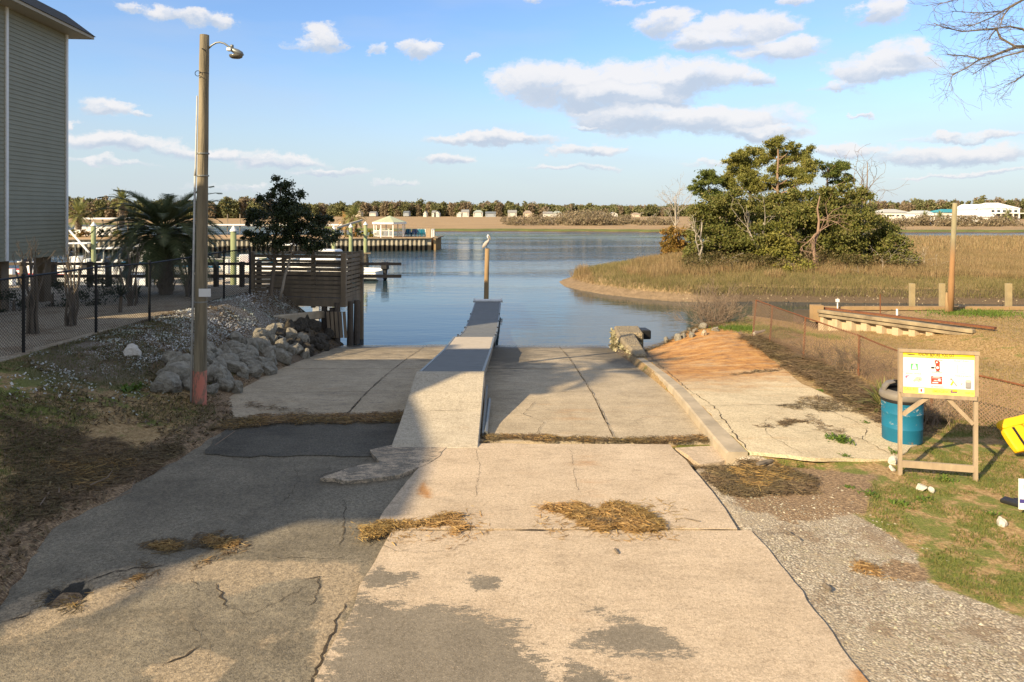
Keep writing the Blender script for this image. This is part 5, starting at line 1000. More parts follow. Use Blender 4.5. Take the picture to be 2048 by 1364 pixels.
N = 26000; Y = rng.uniform(6, 24.4, N); X = -9.0 + 4.3 * rng.random(N); k = (X < EL_(Y) - .02) & (fbm(X * .9, Y * .9, 15) < .56); scatter('dead_leaf_litter', X[k], Y[k], H, .028, .28, M['strawdark'], .5, .02)
def inpoly(poly, n, pad=0, rag=.55):
    x0 = min(p[0] for p in poly) - .15; x1 = max(p[0] for p in poly) + .15; y0 = min(p[1] for p in poly) - .12; y1 = max(p[1] for p in poly) + .12; n = int(n * 1.4); X = rng.uniform(x0, x1, n); Y = rng.uniform(y0, y1, n); d = sdist(poly, X, Y) + rag * (fbm(X * 5, Y * 5, 17, 5) - .42) + rng.exponential(.035, X.size); k = d < pad; return X[k], Y[k]
def straw(poly, n, zf, L=.06, hgt=.03, mt='straw', pad=0, name='straw_wrack', w=.0028, rag=.55):
    X, Y = inpoly(poly, n, pad, rag); n = len(X); a = rng.normal(0, .9, n) + (rng.random(n) < .5) * 3.14; l = L * (.4 + rng.random(n)); h = zf(X, Y) + hgt * rng.random(n) ** 1.5 + .003; c = np.stack([X, Y, h], 1); u = np.stack([np.cos(a) * l, np.sin(a) * l, rng.normal(0, .12, n) * l], 1); v = np.stack([-np.sin(a), np.cos(a), rng.normal(0, .5, n)], 1) * w
    o = quads(name, np.stack([c - u - v, c + u - v, c + u + v, c - u + v], 1), M[mt]); o['kind'] = 'stuff'; return o
sz_ = lambda X, Y: sl(X, Y) + .004
straw(pix((1100, 1022), (1130, 1016), (1200, 1022), (1235, 1012), (1290, 1030), (1330, 1062), (1335, 1070), (1220, 1068), (1150, 1062), (1140, 1045)), 12000, sz_, .06, .05, rag=.4, pad=.03)
straw(pix((720, 1062), (760, 1052), (850, 1045), (890, 1032), (922, 1035), (925, 1055), (952, 1062), (905, 1075), (895, 1062), (800, 1066), (755, 1085), (722, 1088)), 9000, sz_, .045, .04, rag=.2, pad=.02)
straw(pix((700, 1060), (960, 1020), (960, 1090), (720, 1095)), 420, sz_, .04, .01, rag=.5, pad=.1); straw(pix((1080, 1020), (1350, 1010), (1360, 1080), (1100, 1080)), 500, sz_, .05, .01, rag=.5, pad=.1); straw(pix((1140, 1040), (1320, 1060), (1290, 1066), (1160, 1060)), 3000, sz_, .05, .06, 'strawdark')
for pp, n in ((pix((290, 1092), (340, 1078), (385, 1090), (360, 1102), (310, 1106)), 2600), (pix((392, 1078), (430, 1068), (480, 1074), (475, 1090), (430, 1096)), 2600), (pix((400, 1112), (440, 1112), (435, 1124), (405, 1124)), 700), (pix((240, 1158), (290, 1132), (310, 1140), (262, 1178)), 1300), (pix((85, 1200), (150, 1165), (185, 1180), (150, 1210)), 1500)):
    straw(pp, int(n * 1.2), road_z, .04, .022, rag=.3, pad=-.01); straw(pp, n // 4, road_z, .04, .01, 'strawdark', rag=.5, pad=.12)
for pp, n in (([(-.45, 10.92), (0, 11.05), (1.0, 10.95), (2.0, 10.9), (3.05, 11.0), (3.05, 11.22), (2.0, 11.08), (1, 11.15), (.2, 11.28), (-.45, 11.3)], 9000), (pix((420, 862), (460, 835), (560, 828), (700, 828), (815, 822), (815, 842), (700, 848), (560, 848), (480, 858)), 8000)):
    straw(pp, int(n * .8), lambda X, Y: P(Y) + .012, .055, .035, rag=.3, pad=.0); straw(pp, n, lambda X, Y: P(Y) + .012, .04, .04, 'strawdark', rag=.22, pad=.05)
straw(pix((1385, 930), (1440, 925), (1530, 930), (1620, 950), (1650, 985), (1560, 1000), (1450, 995), (1410, 965)), 14000, H, .07, .03, 'strawdark'); straw(pix((1420, 935), (1560, 935), (1600, 965), (1480, 985)), 3500, H, .08, .04)
straw(pix((1700, 1120), (1790, 1130), (1770, 1160), (1690, 1150)), 1800, H, .05, .03); straw(pix((470, 815), (560, 822), (640, 826), (560, 812), (500, 790)), 1800, lambda X, Y: P(Y) + .012, .05, .03, 'strawdark'); straw(pix((0, 905), (300, 900), (390, 880), (350, 930), (200, 1000), (40, 1060), (0, 1075)), 15000, H, .08, .03, 'strawdark'); straw(pix((60, 960), (300, 920), (180, 1000)), 1500, H, .10, .03)
for pp in ([(4.75, 11.2), (5.0, 11.9), (5.9, 13.6), (6.2, 13.2), (5.3, 12.0), (5.5, 11.0), (5.35, 10.9)], [(4.1, 11.4), (4.5, 11.9), (4.9, 11.8), (4.4, 11.3)], [(4.9, 12.7), (6.3, 12.4), (6.9, 12.6), (6.4, 13.6), (5.6, 13.6)], [(4.9, 15.4), (6.3, 15.9), (6.3, 16.2), (4.8, 15.6)], [(6.1, 11.2), (6.9, 11.2), (6.9, 12.4), (6.3, 12.2)]): straw(pp, 2600, apz, .05, .03, 'strawdark', .02)
straw([(6.3, 12), (7.3, 12), (7.2, 20), (6.5, 20)], 16000, H, .10, .14, 'strawdark', .15)
straw([(3.7, 20.3), (6.5, 22.0), (6.9, 23.2), (4.2, 21.6)], 9000, H, .10, .10, 'strawdark', .1)
# lawn blades right of the slab
N = 90000; Y = 5.2 + 7 * rng.random(N); X = 3.6 + 6.5 * rng.random(N); g = fbm(X * 1.9, Y * 1.9, 19); k = (X > gX(Y) + .05 + .6 * (g - .5)) & (g > .44) & (sdist(ap, X, Y) > .03) & (X / Y < .80) & (mA(X, Y) < .6); X, Y = X[k], Y[k]
q = quads('lawn_grass', blades(np.stack([X, Y, H(X, Y)], 1), .035 + 0 * X, .007, .5), M['grassblade']); q['kind'] = 'stuff'
N = 60000; Y = 12 + 12 * rng.random(N); X = 6.5 + 11 * rng.random(N); g = fbm(X * .9, Y * .9, 23); k = (X / Y < .80) & (Y < 24) & (sdist(ap, X, Y) > .1); X, Y = X[k], Y[k]
q = quads('dry_lawn', blades(np.stack([X, Y, H(X, Y)], 1), .04 + 0 * X, .012, .6), leaf('dry lawn blades', [(.36, .24, .10), (.46, .33, .15), (.28, .19, .08), (.22, .20, .06)], .3)); q['kind'] = 'stuff'
N = 50000; Y = 6.5 + 11 * rng.random(N); X = -9 + 4.2 * rng.random(N); g = fbm(X * 1.2, Y * 1.2, 27); k = (X < EL_(Y) - .35) & (g > .47); X, Y = X[k], Y[k]
q = quads('bank_grass', blades(np.stack([X, Y, H(X, Y)], 1), .05 + 0 * X, .008, .5), leaf('bank blades', [(.09, .11, .03), (.15, .16, .05), (.22, .17, .08)], .3)); q['kind'] = 'stuff'
# pebbles in the gravel
N = 11000; Y = 3.9 + 6.0 * rng.random(N) ** .8; X = 2.75 + 3.6 * rng.random(N); k = (X < gX(Y) + .25 * rng.normal(size=N)) & (fbm(X * 1.5, Y * 1.5, 29) > .40); X, Y = X[k], Y[k]; n = len(X)
oc = np.array([(1, 0, 0), (0, 1, 0), (-1, 0, 0), (0, -1, 0), (0, 0, 1)]); T = [(0, 1, 4), (1, 2, 4), (2, 3, 4), (3, 0, 4)]; s = (.005 + .013 * rng.random(n) ** 4)[:, None, None]; a = rng.random(n) * 6.28; ca, sa = np.cos(a), np.sin(a)
B = oc[None] * s * (1 + .35 * rng.normal(size=(n, 5, 1))) * np.array([1.2, .9, .6]); B = np.stack([B[..., 0] * ca[:, None] - B[..., 1] * sa[:, None], B[..., 0] * sa[:, None] + B[..., 1] * ca[:, None], B[..., 2]], -1) + np.stack([X, Y, H(X, Y) + .002], 1)[:, None, :]
me = bpy.data.meshes.new('gravel_stones'); V = B.reshape(-1, 3); Fq = (np.arange(n)[:, None, None] * 5 + np.array(T)[None]).reshape(-1, 3); me.from_pydata(V.tolist(), [], Fq.tolist())
o = link('gravel_stones', me, leaf('gravel stones', [(.25, .21, .16), (.36, .31, .24), (.52, .47, .38), (.18, .15, .12), (.42, .36, .27)], 0, .9)); o['kind'] = 'stuff'
# weeds
def weed(label, c, r, n, mt='weed', group='broad leaved weeds'):
    c = Vector(c); root = MB(); Q = []
    for i in range(n):
        a = i * 2.4 + random.random(); q = c + Vector((random.gauss(0, r * .35), random.gauss(0, r * .35), 0)); e = random.uniform(.1, 1.0); L = r * random.uniform(.3, .6); d = Vector((math.cos(a) * math.cos(e), math.sin(a) * math.cos(e), math.sin(e))) * L; s = Vector((-math.sin(a), math.cos(a), 0)) * L * .16; m = q + d * .55; t = q + d + Vector((0, 0, -.2 * L)); Q += [[q - s * .3, q + s * .3, m + s, m - s], [m - s, m + s, t + s * .1, t - s * .1]]
    o = quads('weed', [[tuple(x) for x in f] for f in Q], M[mt]); tag(o, label, 'weed', group)
for i, (x, y, r, n, l) in enumerate(((1677, 880, .21, 120, 'bushy green weed growing alone out of the apron'), (1690, 912, .10, 50, 'small weed at the grass edge of the apron'), (1600, 918, .09, 40, 'small weed at the near corner of the apron'), (1640, 782, .12, 60, 'small weed below the rusty fence posts'), (1690, 800, .13, 70, 'low yellow green weed before the spiky yucca'),
                          (1730, 845, .10, 40, 'weed in a crack just before the trash can'), (1790, 905, .12, 60, 'weed at the foot of the trash can'), (1740, 990, .14, 70, 'broad weed in the grass below the apron corner'), (1800, 1010, .16, 90, 'leafy weed nearest the gravel below the sign'), (1850, 1000, .14, 70, 'leafy weed next to the flat white stone'),
                          (1890, 960, .14, 70, 'weed just under the bottom rail of the sign'), (1985, 1030, .12, 60, 'weed near the low white sign'), (1700, 975, .10, 40, 'weed at the gravel corner'), (1575, 725, .16, 50, 'weed tuft at the apron edge near the rusty posts'), (840 - 580, 715, .3, 90, 'green clump on the bank beside the pale boulder'), (430, 710, .14, 60, 'weed growing among the boulders behind the pole'))):
    z = .02
    for _ in range(4): p = G(x, y, z); z = float(H(np.array([p.x]), np.array([p.y]))[0]); z = max(z, float(apz(p.x, p.y))) if sdist(ap, np.array([p.x]), np.array([p.y]))[0] < 0 else z
    weed(l, (p.x, p.y, z), r, n)
# driftwood and bark bits
for l, (a, b), r in (('brown driftwood log lying by the apron corner', ((1515, 930), (1545, 921)), .035), ('short dark stick on the slab beyond the joint', ((1368, 1036), (1400, 1042)), .008), ('bark chip on the far slab', ((1230, 1098), (1236, 1106)), .014), ('brown stick on the gravel', ((1570, 1060), (1600, 1078)), .010), ('brown pine cone like lump in the gravel', ((1648, 1170), (1660, 1178)), .025)):
    p = G(*a, .04); q = G(*b, .05); mb = MB(); mb.tube(wob(p, q, 4, .03), [r, r * 1.15, r * .9, r, r * .7], 7); o = obj('driftwood', mb, M['bark']); tag(o, l, 'driftwood')
mb = MB()
for pts in ([(118, 985), (118, 940), (150, 945)], [(180, 970), (215, 955), (225, 940)], [(80, 1010), (105, 975)], [(215, 1000), (260, 985), (270, 960)], [(430, 890), (470, 862)]):
    mb.tube([G(x, y, .12) for x, y in pts], [.008, .007, .004][:len(pts)], 5)
o = obj('fallen_twigs', mb, M['twig']); o['kind'] = 'stuff'
# ------------------------------------------------------------------ fences
def mesh_wires(mb, a0, a1, h0, h1, pitch, t, bot=.03):
    """diamond mesh between two upright posts"""
    a0 = Vector(a0); a1 = Vector(a1); L = (a1 - a0).length; d = (a1 - a0) / L; h = (h0 + h1) / 2 - bot; n = int(L / pitch); up = Vector((0, 0, 1)); k = int((L + h) / pitch)
    nrm = Vector((-d.y, d.x, 0)).normalized() * t / 2
    for i in range(-int(h / pitch) - 1, n + 1):
        for sg in (0, 1):
            s0 = i * pitch; u0, v0, u1, v1 = s0, 0.0, s0 + h, h
            if u0 < 0: v0 -= u0; u0 = 0
            if u1 > L: v1 -= (u1 - L); u1 = L
            if u1 <= u0 or v1 <= v0: continue
            A = (u0, v0); B = (u1, v1)
            if sg: A = (L - A[0], A[1]); B = (L - B[0], B[1])
            P0 = a0.lerp(a1, A[0] / L) + up * (bot + A[1]); P1 = a0.lerp(a1, B[0] / L) + up * (bot + B[1]); w = (P1 - P0).normalized().cross(nrm).normalized() * t / 2
            mb.add([P0 - w, P0 + w, P1 + w, P1 - w, P0 + nrm, P1 + nrm], [(0, 1, 2, 3), (0, 4, 5, 3), (1, 4, 5, 2)])
fp = [(-70, 565, 736), (47, 541, 705), (192, 527, 665), (299, 521, 644), (384, 517, 617), (448, 503, 597), (500, 500, 592)]
bp = [];
for x, y0, y1 in fp:
    z = .9
    for _ in range(5): p = G(x, y1, z); z = hz(p.x, p.y)
    bp.append((Vector((p.x, p.y, z)), 1.45))
root = empty('chain_link_fence', bp[0][0], 'black chain link fence along the top of the shaded bank', 'fence')
for b, h in bp:
    mb = MB(); mb.tube([b - Vector((0, 0, .2)), b + Vector((0, 0, h))], [.03, .03], 10); mb.lathe(b + Vector((0, 0, h)), [(.035, 0), (.035, .03), (0, .06)], 10); obj('post', mb, M['blackfence'], root)
rl = MB(); me_ = MB()
for (a, ha), (b, hb) in zip(bp, bp[1:]): rl.tube([a + Vector((0, 0, ha - .02)), b + Vector((0, 0, hb - .02))], [.02, .02], 8); mesh_wires(me_, a, b, ha, hb, .066, .0075)
obj('top_rail', rl, M['blackfence'], root); obj('wire_mesh', me_, M['blackfence'], root)

# rusty fence right
rp = [((1505, 673), (1512.6, 600)), ((1539, 687), (1545, 612)), ((1606, 722), (1611, 635)), ((1717, 752), (1719, 671))]
root = empty('chain_link_fence', G(1606, 722), 'sagging rusty chain link fence beside the apron', 'fence'); RP = []
for (bx, by), (tx, ty) in rp:
    b = G(bx, by, .0); t = D(tx, ty, b.y); RP.append((b, t))
RP += [(Vector((7.55, 12.6, 0)), Vector((7.55, 12.6, .85))), (Vector((8.35, 11.0, 0)), Vector((8.3, 11.0, .82))), (Vector((9.8, 10.2, 0)), Vector((9.8, 10.2, .95)))]
for b, t in RP: mb = MB(); mb.tube([b - Vector((0, 0, .1)), t], [.026, .024], 8); obj('post', mb, M['rust'], root)
mb = MB(); ww = MB()
for i, ((a, ta), (b, tb_)) in enumerate(zip(RP, RP[1:])):
    (mb if i < 4 else mb).tube(wob(ta, tb_, 3, .01), [.017] * 4, 7); mesh_wires(ww, a + Vector((0, 0, 0)), b, ta.z - a.z, tb_.z - b.z, .07, .010, .0)
obj('top_rail', mb, M['rust'], root); obj('wire_mesh', ww, M['rustwire'], root)
mb = MB(); vb = Vector((7.2, 15.0, 0))
for i in range(60):
    q = RP[2][0].lerp(RP[3][0], random.random()) if i % 2 else RP[3][0] + Vector((random.gauss(0, .25), random.gauss(0, .3), 0)); twigs(mb, q, (random.gauss(0, .5), random.gauss(0, .5), 1), random.uniform(.25, .55), .005, 2, .7, 3, minr=.0025)
o = obj('bare_vine', mb, M['twig_dark']); tag(o, 'grey tangle of leafless vine climbing the rusty fence', 'vine')
mb = MB()
for i in range(40): q = G(random.uniform(1840, 1905), random.uniform(840, 860), 0); twigs(mb, q, (random.gauss(0, .4), random.gauss(0, .4), 1), random.uniform(.2, .45), .005, 2, .6, 2, minr=.0025)
o = obj('dry_shrub', mb, M['twig']); tag(o, 'dry twiggy shrub behind the safety sign', 'shrub')

# ------------------------------------------------------------------ safety sign
L_ = G(1800, 950); R_ = G(1951, 962); u = (R_ - L_).normalized(); W = (R_ - L_).length; nrm = Vector((u.y, -u.x, 0)); rz = math.atan2(u.y, u.x)
root = empty('safety_sign', L_, 'yellow and white boating safety checklist board on a timber frame', 'sign')
Sg = lambda s, z, o_=0: L_ + u * s + nrm * o_ + Vector((0, 0, z))
TL = 1.735
for s in (0, W):
    mb = MB(); c = Sg(s, TL / 2 - .1); mb.box(c, (.048, .045, TL + .2), rz); obj('post', mb, M['wood_tan'], root)
bt, bb_ = 1.715, 1.13
for nm, z, hh, s0, s1, o_ in (('top_rail', 1.72, .045, -.03, W + .03, .045), ('bottom_rail', 1.115, .05, -.0, W, .045), ('foot_rail', .16, .09, .02, W - .02, -.0)):
    mb = MB(); c = Sg((s0 + s1) / 2, z, o_); mb.box(c, (s1 - s0 if nm != 'foot_rail' else s1 - s0 - .01, .022 if nm != 'foot_rail' else .04, hh), rz); obj(nm, mb, M['wood_tan'], root)
for s in (.0, W): mb = MB(); c = Sg(s, 1.417, .036); mb.box(c, (.045, .02, .55), rz); obj('side_trim', mb, M['wood_tan'], root)
for a, b in ((Sg(.03, .83), Sg(.34, 1.09)), (Sg(W - .03, .76), Sg(W - .34, 1.09))): mb = MB(); mb.beam(a, b, .035, .05); obj('brace', mb, M['wood_tan'], root)
mb = MB(); mb.box(Sg(W / 2, 1.417, .028), (W - .05, .008, .56), rz); board = obj('board', mb, mat('sign white', (.80, .80, .78), (.76, .76, .74), 2, .4), root)
b0s, b1s, zt, zb = .024, W - .024, 1.695, 1.14; bw, bh = b1s - b0s, zt - zb
def col(name, c, r=.5): return mat(name, c, tuple(x * .93 for x in c), 6, r)
K = dict(yel=col('sign yellow', (.86, .62, .02)), yel2=col('pale yellow', (.90, .74, .16)), blk=col('sign black', (.03, .03, .03)), red=col('sign red', (.70, .06, .03)), grn=col('sign green', (.10, .42, .17)), gry=col('sign grey', (.30, .29, .28)), tan=col('sign tan', (.55, .48, .38)), org=col('sign orange', (.80, .38, .03)), pink=col('sign pink', (.75, .12, .25)), nav=col('sign navy', (.06, .05, .22)), wht=col('sign bright white', (.85, .85, .85)), lin=col('sign line', (.66, .58, .54)))
lay = [0]
def sp(s, t, o_=0): return Sg(b0s + bw * s, zt - bh * t, .0325 + .0006 * o_)
def rect(mb, s0, t0, s1, t1, o_=1): mb.add([sp(s0, t0, o_), sp(s0, t1, o_), sp(s1, t1, o_), sp(s1, t0, o_)], [(0, 1, 2, 3)])
def spoly(mb, pts, o_=1): mb.add([sp(x, y, o_) for x, y in pts], [tuple(range(len(pts)))])
def disc(mb, s, t, r, o_=1, ry=None): spoly(mb, [(s + r * math.cos(a) , t + (ry or r * bw / bh) * math.sin(a)) for a in np.linspace(0, 2 * math.pi, 16, endpoint=False)], o_)
def text(parent, name, s, t, txt, hgt, mt, Wmax=None, frame=None, bold=0):
    cu = bpy.data.curves.new(name, 'FONT'); cu.body = txt; cu.align_x = 'CENTER'; cu.align_y = 'CENTER'; cu.size = hgt; cu.offset = bold; to = bpy.data.objects.new(name, cu); me = bpy.data.meshes.new_from_object(to); bpy.data.objects.remove(to)
    V = np.array([v.co[:] for v in me.vertices]); w = V[:, 0].max() - V[:, 0].min(); kx = min(1, Wmax / w) if Wmax else 1
    fr = frame or (lambda x, y: sp(s, t, 4) + u * x + Vector((0, 0, y)))
    for v in me.vertices: v.co = fr(v.co.x * kx, v.co.y)
    return link(name, me, mt, parent)
mb = MB(); rect(mb, 0, 0, 1, .125); rect(mb, 0, .845, 1, 1); obj('yellow_band', mb, K['yel2'], board)
mb = MB(); rect(mb, .0, .0, 1, .06, 2); obj('yellow_band', mb, K['yel'], board)
mb = MB()
for s in (.32, .645): rect(mb, s - .0015, .125, s + .0015, .845)
rect(mb, 0, .485, 1, .491); obj('grid_line', mb, K['lin'], board)
text(board, 'lettering', .47, .045, 'KNOW BEFORE YOU GO', .058, K['blk'], .43, bold=.0012); text(board, 'lettering', .5, .105, 'SAFETY CHECKLIST', .038, K['org'], .30, bold=.0006)
for s, t, tx, h, c, wm in ((.15, .52, 'SIGNAL DEVICE', .028, K['gry'], .19), (.48, .46, 'CHARGED?', .026, K['gry'], .13), (.82, .165, 'FLOAT PLAN', .030, K['gry'], .18), (.84, .525, 'TOOLS & PARTS', .028, K['gry'], .20), (.49, .815, 'BE PREPARED', .026, K['gry'], .17), (.115, .90, 'CALL 911', .05, K['org'], .16), (.56, .925, 'EMERGENCY?', .05, K['org'], .24), (.93, .93, 'VHF 16', .036, K['org'], .10), (.49, .665, 'FIRST AID', .022, K['wht'], .09)):
    text(board, 'lettering', s, t, tx, h, c, wm, bold=.0006)
mb = MB(); rect(mb, .105, .16, .225, .46, 1); o = obj('safety_poster', mb, K['lin'], board); mb = MB(); rect(mb, .11, .17, .22, .45, 2); obj('poster_sheet', mb, K['wht'], board); mb = MB(); rect(mb, .115, .27, .215, .43, 3); obj('green_panel', mb, K['grn'], board); mb = MB(); spoly(mb, [(.13, .41), (.145, .30), (.185, .30), (.20, .41)], 4); disc(mb, .165, .30, .014, 4); obj('vest_symbol', mb, K['wht'], board)
mb = MB(); spoly(mb, [(.455, .21), (.475, .17), (.505, .175), (.525, .21), (.52, .28), (.525, .40), (.50, .425), (.47, .415), (.46, .37), (.465, .28)], 2); disc(mb, .475, .19, .02, 2); e_ = obj('extinguisher_symbol', mb, K['red'], board)
mb = MB(); rect(mb, .40, .33, .445, .375, 2); rect(mb, .445, .345, .465, .36, 2); rect(mb, .47, .42, .52, .44, 3); rect(mb, .50, .155, .56, .168, 3); rect(mb, .45, .165, .455, .28, 3); obj('hose_symbol', mb, K['blk'], board); mb = MB(); disc(mb, .49, .345, .02, 4); obj('gauge_symbol', mb, K['wht'], board); mb = MB(); disc(mb, .48, .215, .012, 4); obj('gauge_symbol', mb, K['wht'], board)
mb = MB(); rect(mb, .76, .24, .765, .46, 2); rect(mb, .76, .455, .885, .46, 2); obj('note_outline', mb, K['org'], board); mb = MB(); 
for t in (.29, .345, .40): rect(mb, .82, t, .87, t + .008, 2)
for t in (.29, .345, .40): disc(mb, .79, t + .004, .004, 2)
obj('note_line', mb, K['gry'], board)
mb = MB(); spoly(mb, [(.035, .60), (.05, .57), (.095, .565), (.09, .585), (.065, .60), (.06, .63), (.04, .635)], 2); rect(mb, .055, .64, .06, .70, 2); rect(mb, .07, .63, .073, .68, 2); obj('flare_symbol', mb, K['pink'], board)
mb = MB(); spoly(mb, [(.145, .70), (.155, .67), (.20, .60), (.25, .59), (.275, .63), (.265, .69), (.22, .72), (.20, .69), (.165, .72)], 2); obj('whistle_symbol', mb, K['tan'], board); mb = MB(); rect(mb, .18, .61, .22, .625, 3); disc(mb, .24, .65, .012, 3); obj('whistle_hole', mb, K['gry'], board)
mb = MB(); rect(mb, .40, .56, .555, .75, 2); obj('first_aid_box', mb, K['red'], board); mb = MB(); rect(mb, .412, .595, .545, .603, 3); disc(mb, .515, .645, .018, 3); rect(mb, .42, .70, .50, .725, 3); rect(mb, .43, .568, .52, .58, 3); obj('box_marks', mb, K['wht'], board)
mb = MB(); spoly(mb, [(.655, .60), (.69, .585), (.70, .62), (.765, .76), (.75, .785), (.69, .64), (.665, .625)], 2); obj('wrench_symbol', mb, K['gry'], board); mb = MB(); spoly(mb, [(.665, .755), (.70, .65), (.72, .665), (.69, .765)], 3); obj('handle_symbol', mb, K['yel'], board)
mb = MB(); spoly(mb, [(.81, .735), (.825, .69), (.84, .695), (.82, .745)], 2); disc(mb, .917, .81, .04, 2, .02); rect(mb, .877, .64, .957, .81, 2); obj('filter_symbol', mb, K['gry'], board); mb = MB(); disc(mb, .917, .64, .04, 3, .035); obj('filter_top', mb, K['tan'], board)
mb = MB(); rect(mb, .225, .86, .305, .985, 2); obj('logo_patch', mb, K['wht'], board); mb = MB(); rect(mb, .25, .885, .275, .955, 3); obj('logo_mark', mb, K['red'], board)
mb = MB(); rect(mb, .67, .875, .70, .92, 3); rect(mb, .67, .92, .765, .945, 2); obj('logo_mark', mb, K['nav'], board); mb = MB(); rect(mb, .70, .87, .765, .92, 3); obj('logo_mark', mb, K['org'], board); mb = MB(); disc(mb, .80, .92, .008, 3); obj('logo_mark', mb, K['grn'], board)
mb = MB(); spoly(mb, [(.035, .045), (.07, .035), (.18, .045), (.175, .062), (.09, .065)], 4); obj('boat_symbol', mb, K['blk'], board)

# ------------------------------------------------------------------ trash can
def can_mat():
    t = NT('blue drum paint'); p = t.map((1, 1, 2.6)); n = t.noise(6, 7, .75, p); n2 = t.noise(2.2, 4, .6); col = t.ramp(n2, [(.3, (.008, .115, .20)), (.7, (.012, .15, .25))])
    sc = t.math('MULTIPLY', t.step(n, .60, .63), t.step(t.pos()[2], .12, .55)); col = t.mix(sc, col, (.42, .40, .36)); rs = t.math('MULTIPLY', t.step(t.noise(4, 6, .7), .66, .70), .8); col = t.mix(rs, col, (.22, .13, .07)); t.bump(n2, .3, .01); return t.done(col, .55)
cb = G(1826, 893, .0) + Vector((0, .30, 0)); root = empty('trash_can', cb, 'blue drum trash can with scratched paint and a grey hooded lid', 'trash can')
mb = MB(); mb.lathe(cb, [(0, .0), (.275, .0), (.285, .02), (.288, .22), (.291, .226), (.291, .234), (.288, .24), (.293, .45), (.296, .456), (.296, .464), (.294, .47), (.298, .62), (.303, .64), (0, .645)], 40); obj('drum', mb, can_mat(), root, smooth=False)
for m_ in [o for o in bpy.data.objects if o.name == 'drum']: m_.data.polygons.foreach_set('use_smooth', [True] * len(m_.data.polygons))
mb = MB(); mb.lathe(cb, [(.303, .63), (.309, .64), (.309, .69), (.303, .70)], 40); obj('rim', mb, M['black'], root, smooth=True)
lidm = mat('grey brown lid plastic', (.21, .185, .155), (.165, .145, .12), 4, .6, .2)
mb = MB(); mb.lathe(cb, [(.315, .68), (.328, .70), (.328, .745), (.315, .775), (.26, .80), (.22, .81)], 40); lid = obj('lid', mb, lidm, root, smooth=True)
mb = MB(); n = 20; hood = []
for j in range(n + 1):
    a = math.pi * (.22 + .82 * j / n)
    hood.append(a)
for (r, z) in ((.305, .765), (.275, .86), (.20, .93)):
    pass
rings = [(.300, .765), (.285, .84), (.23, .905), (.12, .93)]; o = len(mb.v)
for r, z in rings:
    for a in hood: mb.v.append((cb.x + r * math.cos(a), cb.y + r * math.sin(a) * 1.0 + .0, cb.z + z))
for r, z in rings:
    for a in hood: mb.v.append((cb.x + (r - .018) * math.cos(a), cb.y + (r - .018) * math.sin(a), cb.z + z - .012))
q = n + 1; h4 = len(rings) * q
for i in range(len(rings) - 1):
    for j in range(n): a = i * q + j; mb.f.append((a, a + 1, a + q + 1, a + q)); mb.m.append(0); a += h4; mb.f.append((a, a + q, a + q + 1, a + 1)); mb.m.append(0)
for i in range(len(rings) - 1):
    for j in (0, n): a = i * q + j; mb.f.append((a, a + q, a + q + h4, a + h4)); mb.m.append(0)
obj('hood', mb, lidm, lid, smooth=False)
mb = MB(); mb.lathe(cb, [(0, .802), (.225, .806)], 30); obj('dark_opening_disc', mb, M['black'], lid)  # black disc stands in for the dark inside of the drum

# ------------------------------------------------------------------ yellow life jackets and low sign at the frame edge
M['lifeyel'] = mat('yellow life jacket cloth', (.85, .52, .012), (.74, .43, .01), 5, .6, .5, bd=.02)
M['lifeor'] = mat('orange foam', (.80, .36, .06), (.65, .28, .05), 5, .7)
lj = Vector((7.45, 10.35, 0)); root = empty('life_jacket', lj, 'bright yellow life jacket with black straps slung at the end of the wire fence', 'life jacket')
def pad(name, c, sz, rx, ry, rz_, mt, parent, nx=10):
    bm = bmesh.new(); bmesh.ops.create_cube(bm, size=1); bmesh.ops.subdivide_edges(bm, edges=bm.edges[:], cuts=7, use_grid_fill=True)
    for v in bm.verts:
        x, y, z = v.co * 2; f = 1 - .28 * (x * x * x * x + z * z * z * z) / 2; v.co.y *= f * (1 + .25 * float(vn(x * 3 + c[0], z * 3, 7))); v.co.x *= 1 - .06 * z * z; v.co.z *= 1 - .06 * x * x
    me = bpy.data.meshes.new(name); bm.to_mesh(me); bm.free(); Mx = Matrix.Translation(c) @ Matrix.Rotation(rz_, 4, 'Z') @ Matrix.Rotation(ry, 4, 'Y') @ Matrix.Rotation(rx, 4, 'X') @ Matrix.Diagonal((*sz, 1)); me.transform(Mx); return link(name, me, mt, parent, smooth=True)
def strap(c, sz, rx, ry, rz_, xo, parent):
    mb = MB(); mb.box((xo, -.58, 0), (.10, .16, .90)); Mx = Matrix.Translation(c) @ Matrix.Rotation(rz_, 4, 'Z') @ Matrix.Rotation(ry, 4, 'Y') @ Matrix.Rotation(rx, 4, 'X') @ Matrix.Diagonal((*sz, 1)); mb.v = [tuple(Mx @ Vector(v)) for v in mb.v]; obj('strap', mb, M['black'], parent)
for c, sz in (((7.46, 10.30, .27), (.36, .09, .36)), ((7.83, 10.40, .32), (.38, .09, .40))):
    a_ = (R(-38), R(-10), R(8)); pad('panel', Vector(c), sz, *a_, M['lifeyel'], root); strap(Vector(c), sz, *a_, -.05, root)
pad('collar', Vector((7.62, 10.50, .47)), (.72, .10, .13), R(-50), R(-10), R(8), M['lifeyel'], root)
root = empty('life_jacket', Vector((7.85, 10.15, 0)), 'orange and white life jacket with black edging lying under the yellow one', 'life jacket')
pad('panel', Vector((7.80, 10.12, .17)), (.5, .16, .16), R(-60), R(-12), R(-10), M['lifeor'], root); pad('panel', Vector((7.95, 10.25, .24)), (.55, .12, .14), R(-60), R(-12), R(-10), M['white'], root); mb = MB(); mb.beam((7.50, 10.05, .12), (8.1, 9.98, .04), .05, .03); obj('edging', mb, M['black'], root)
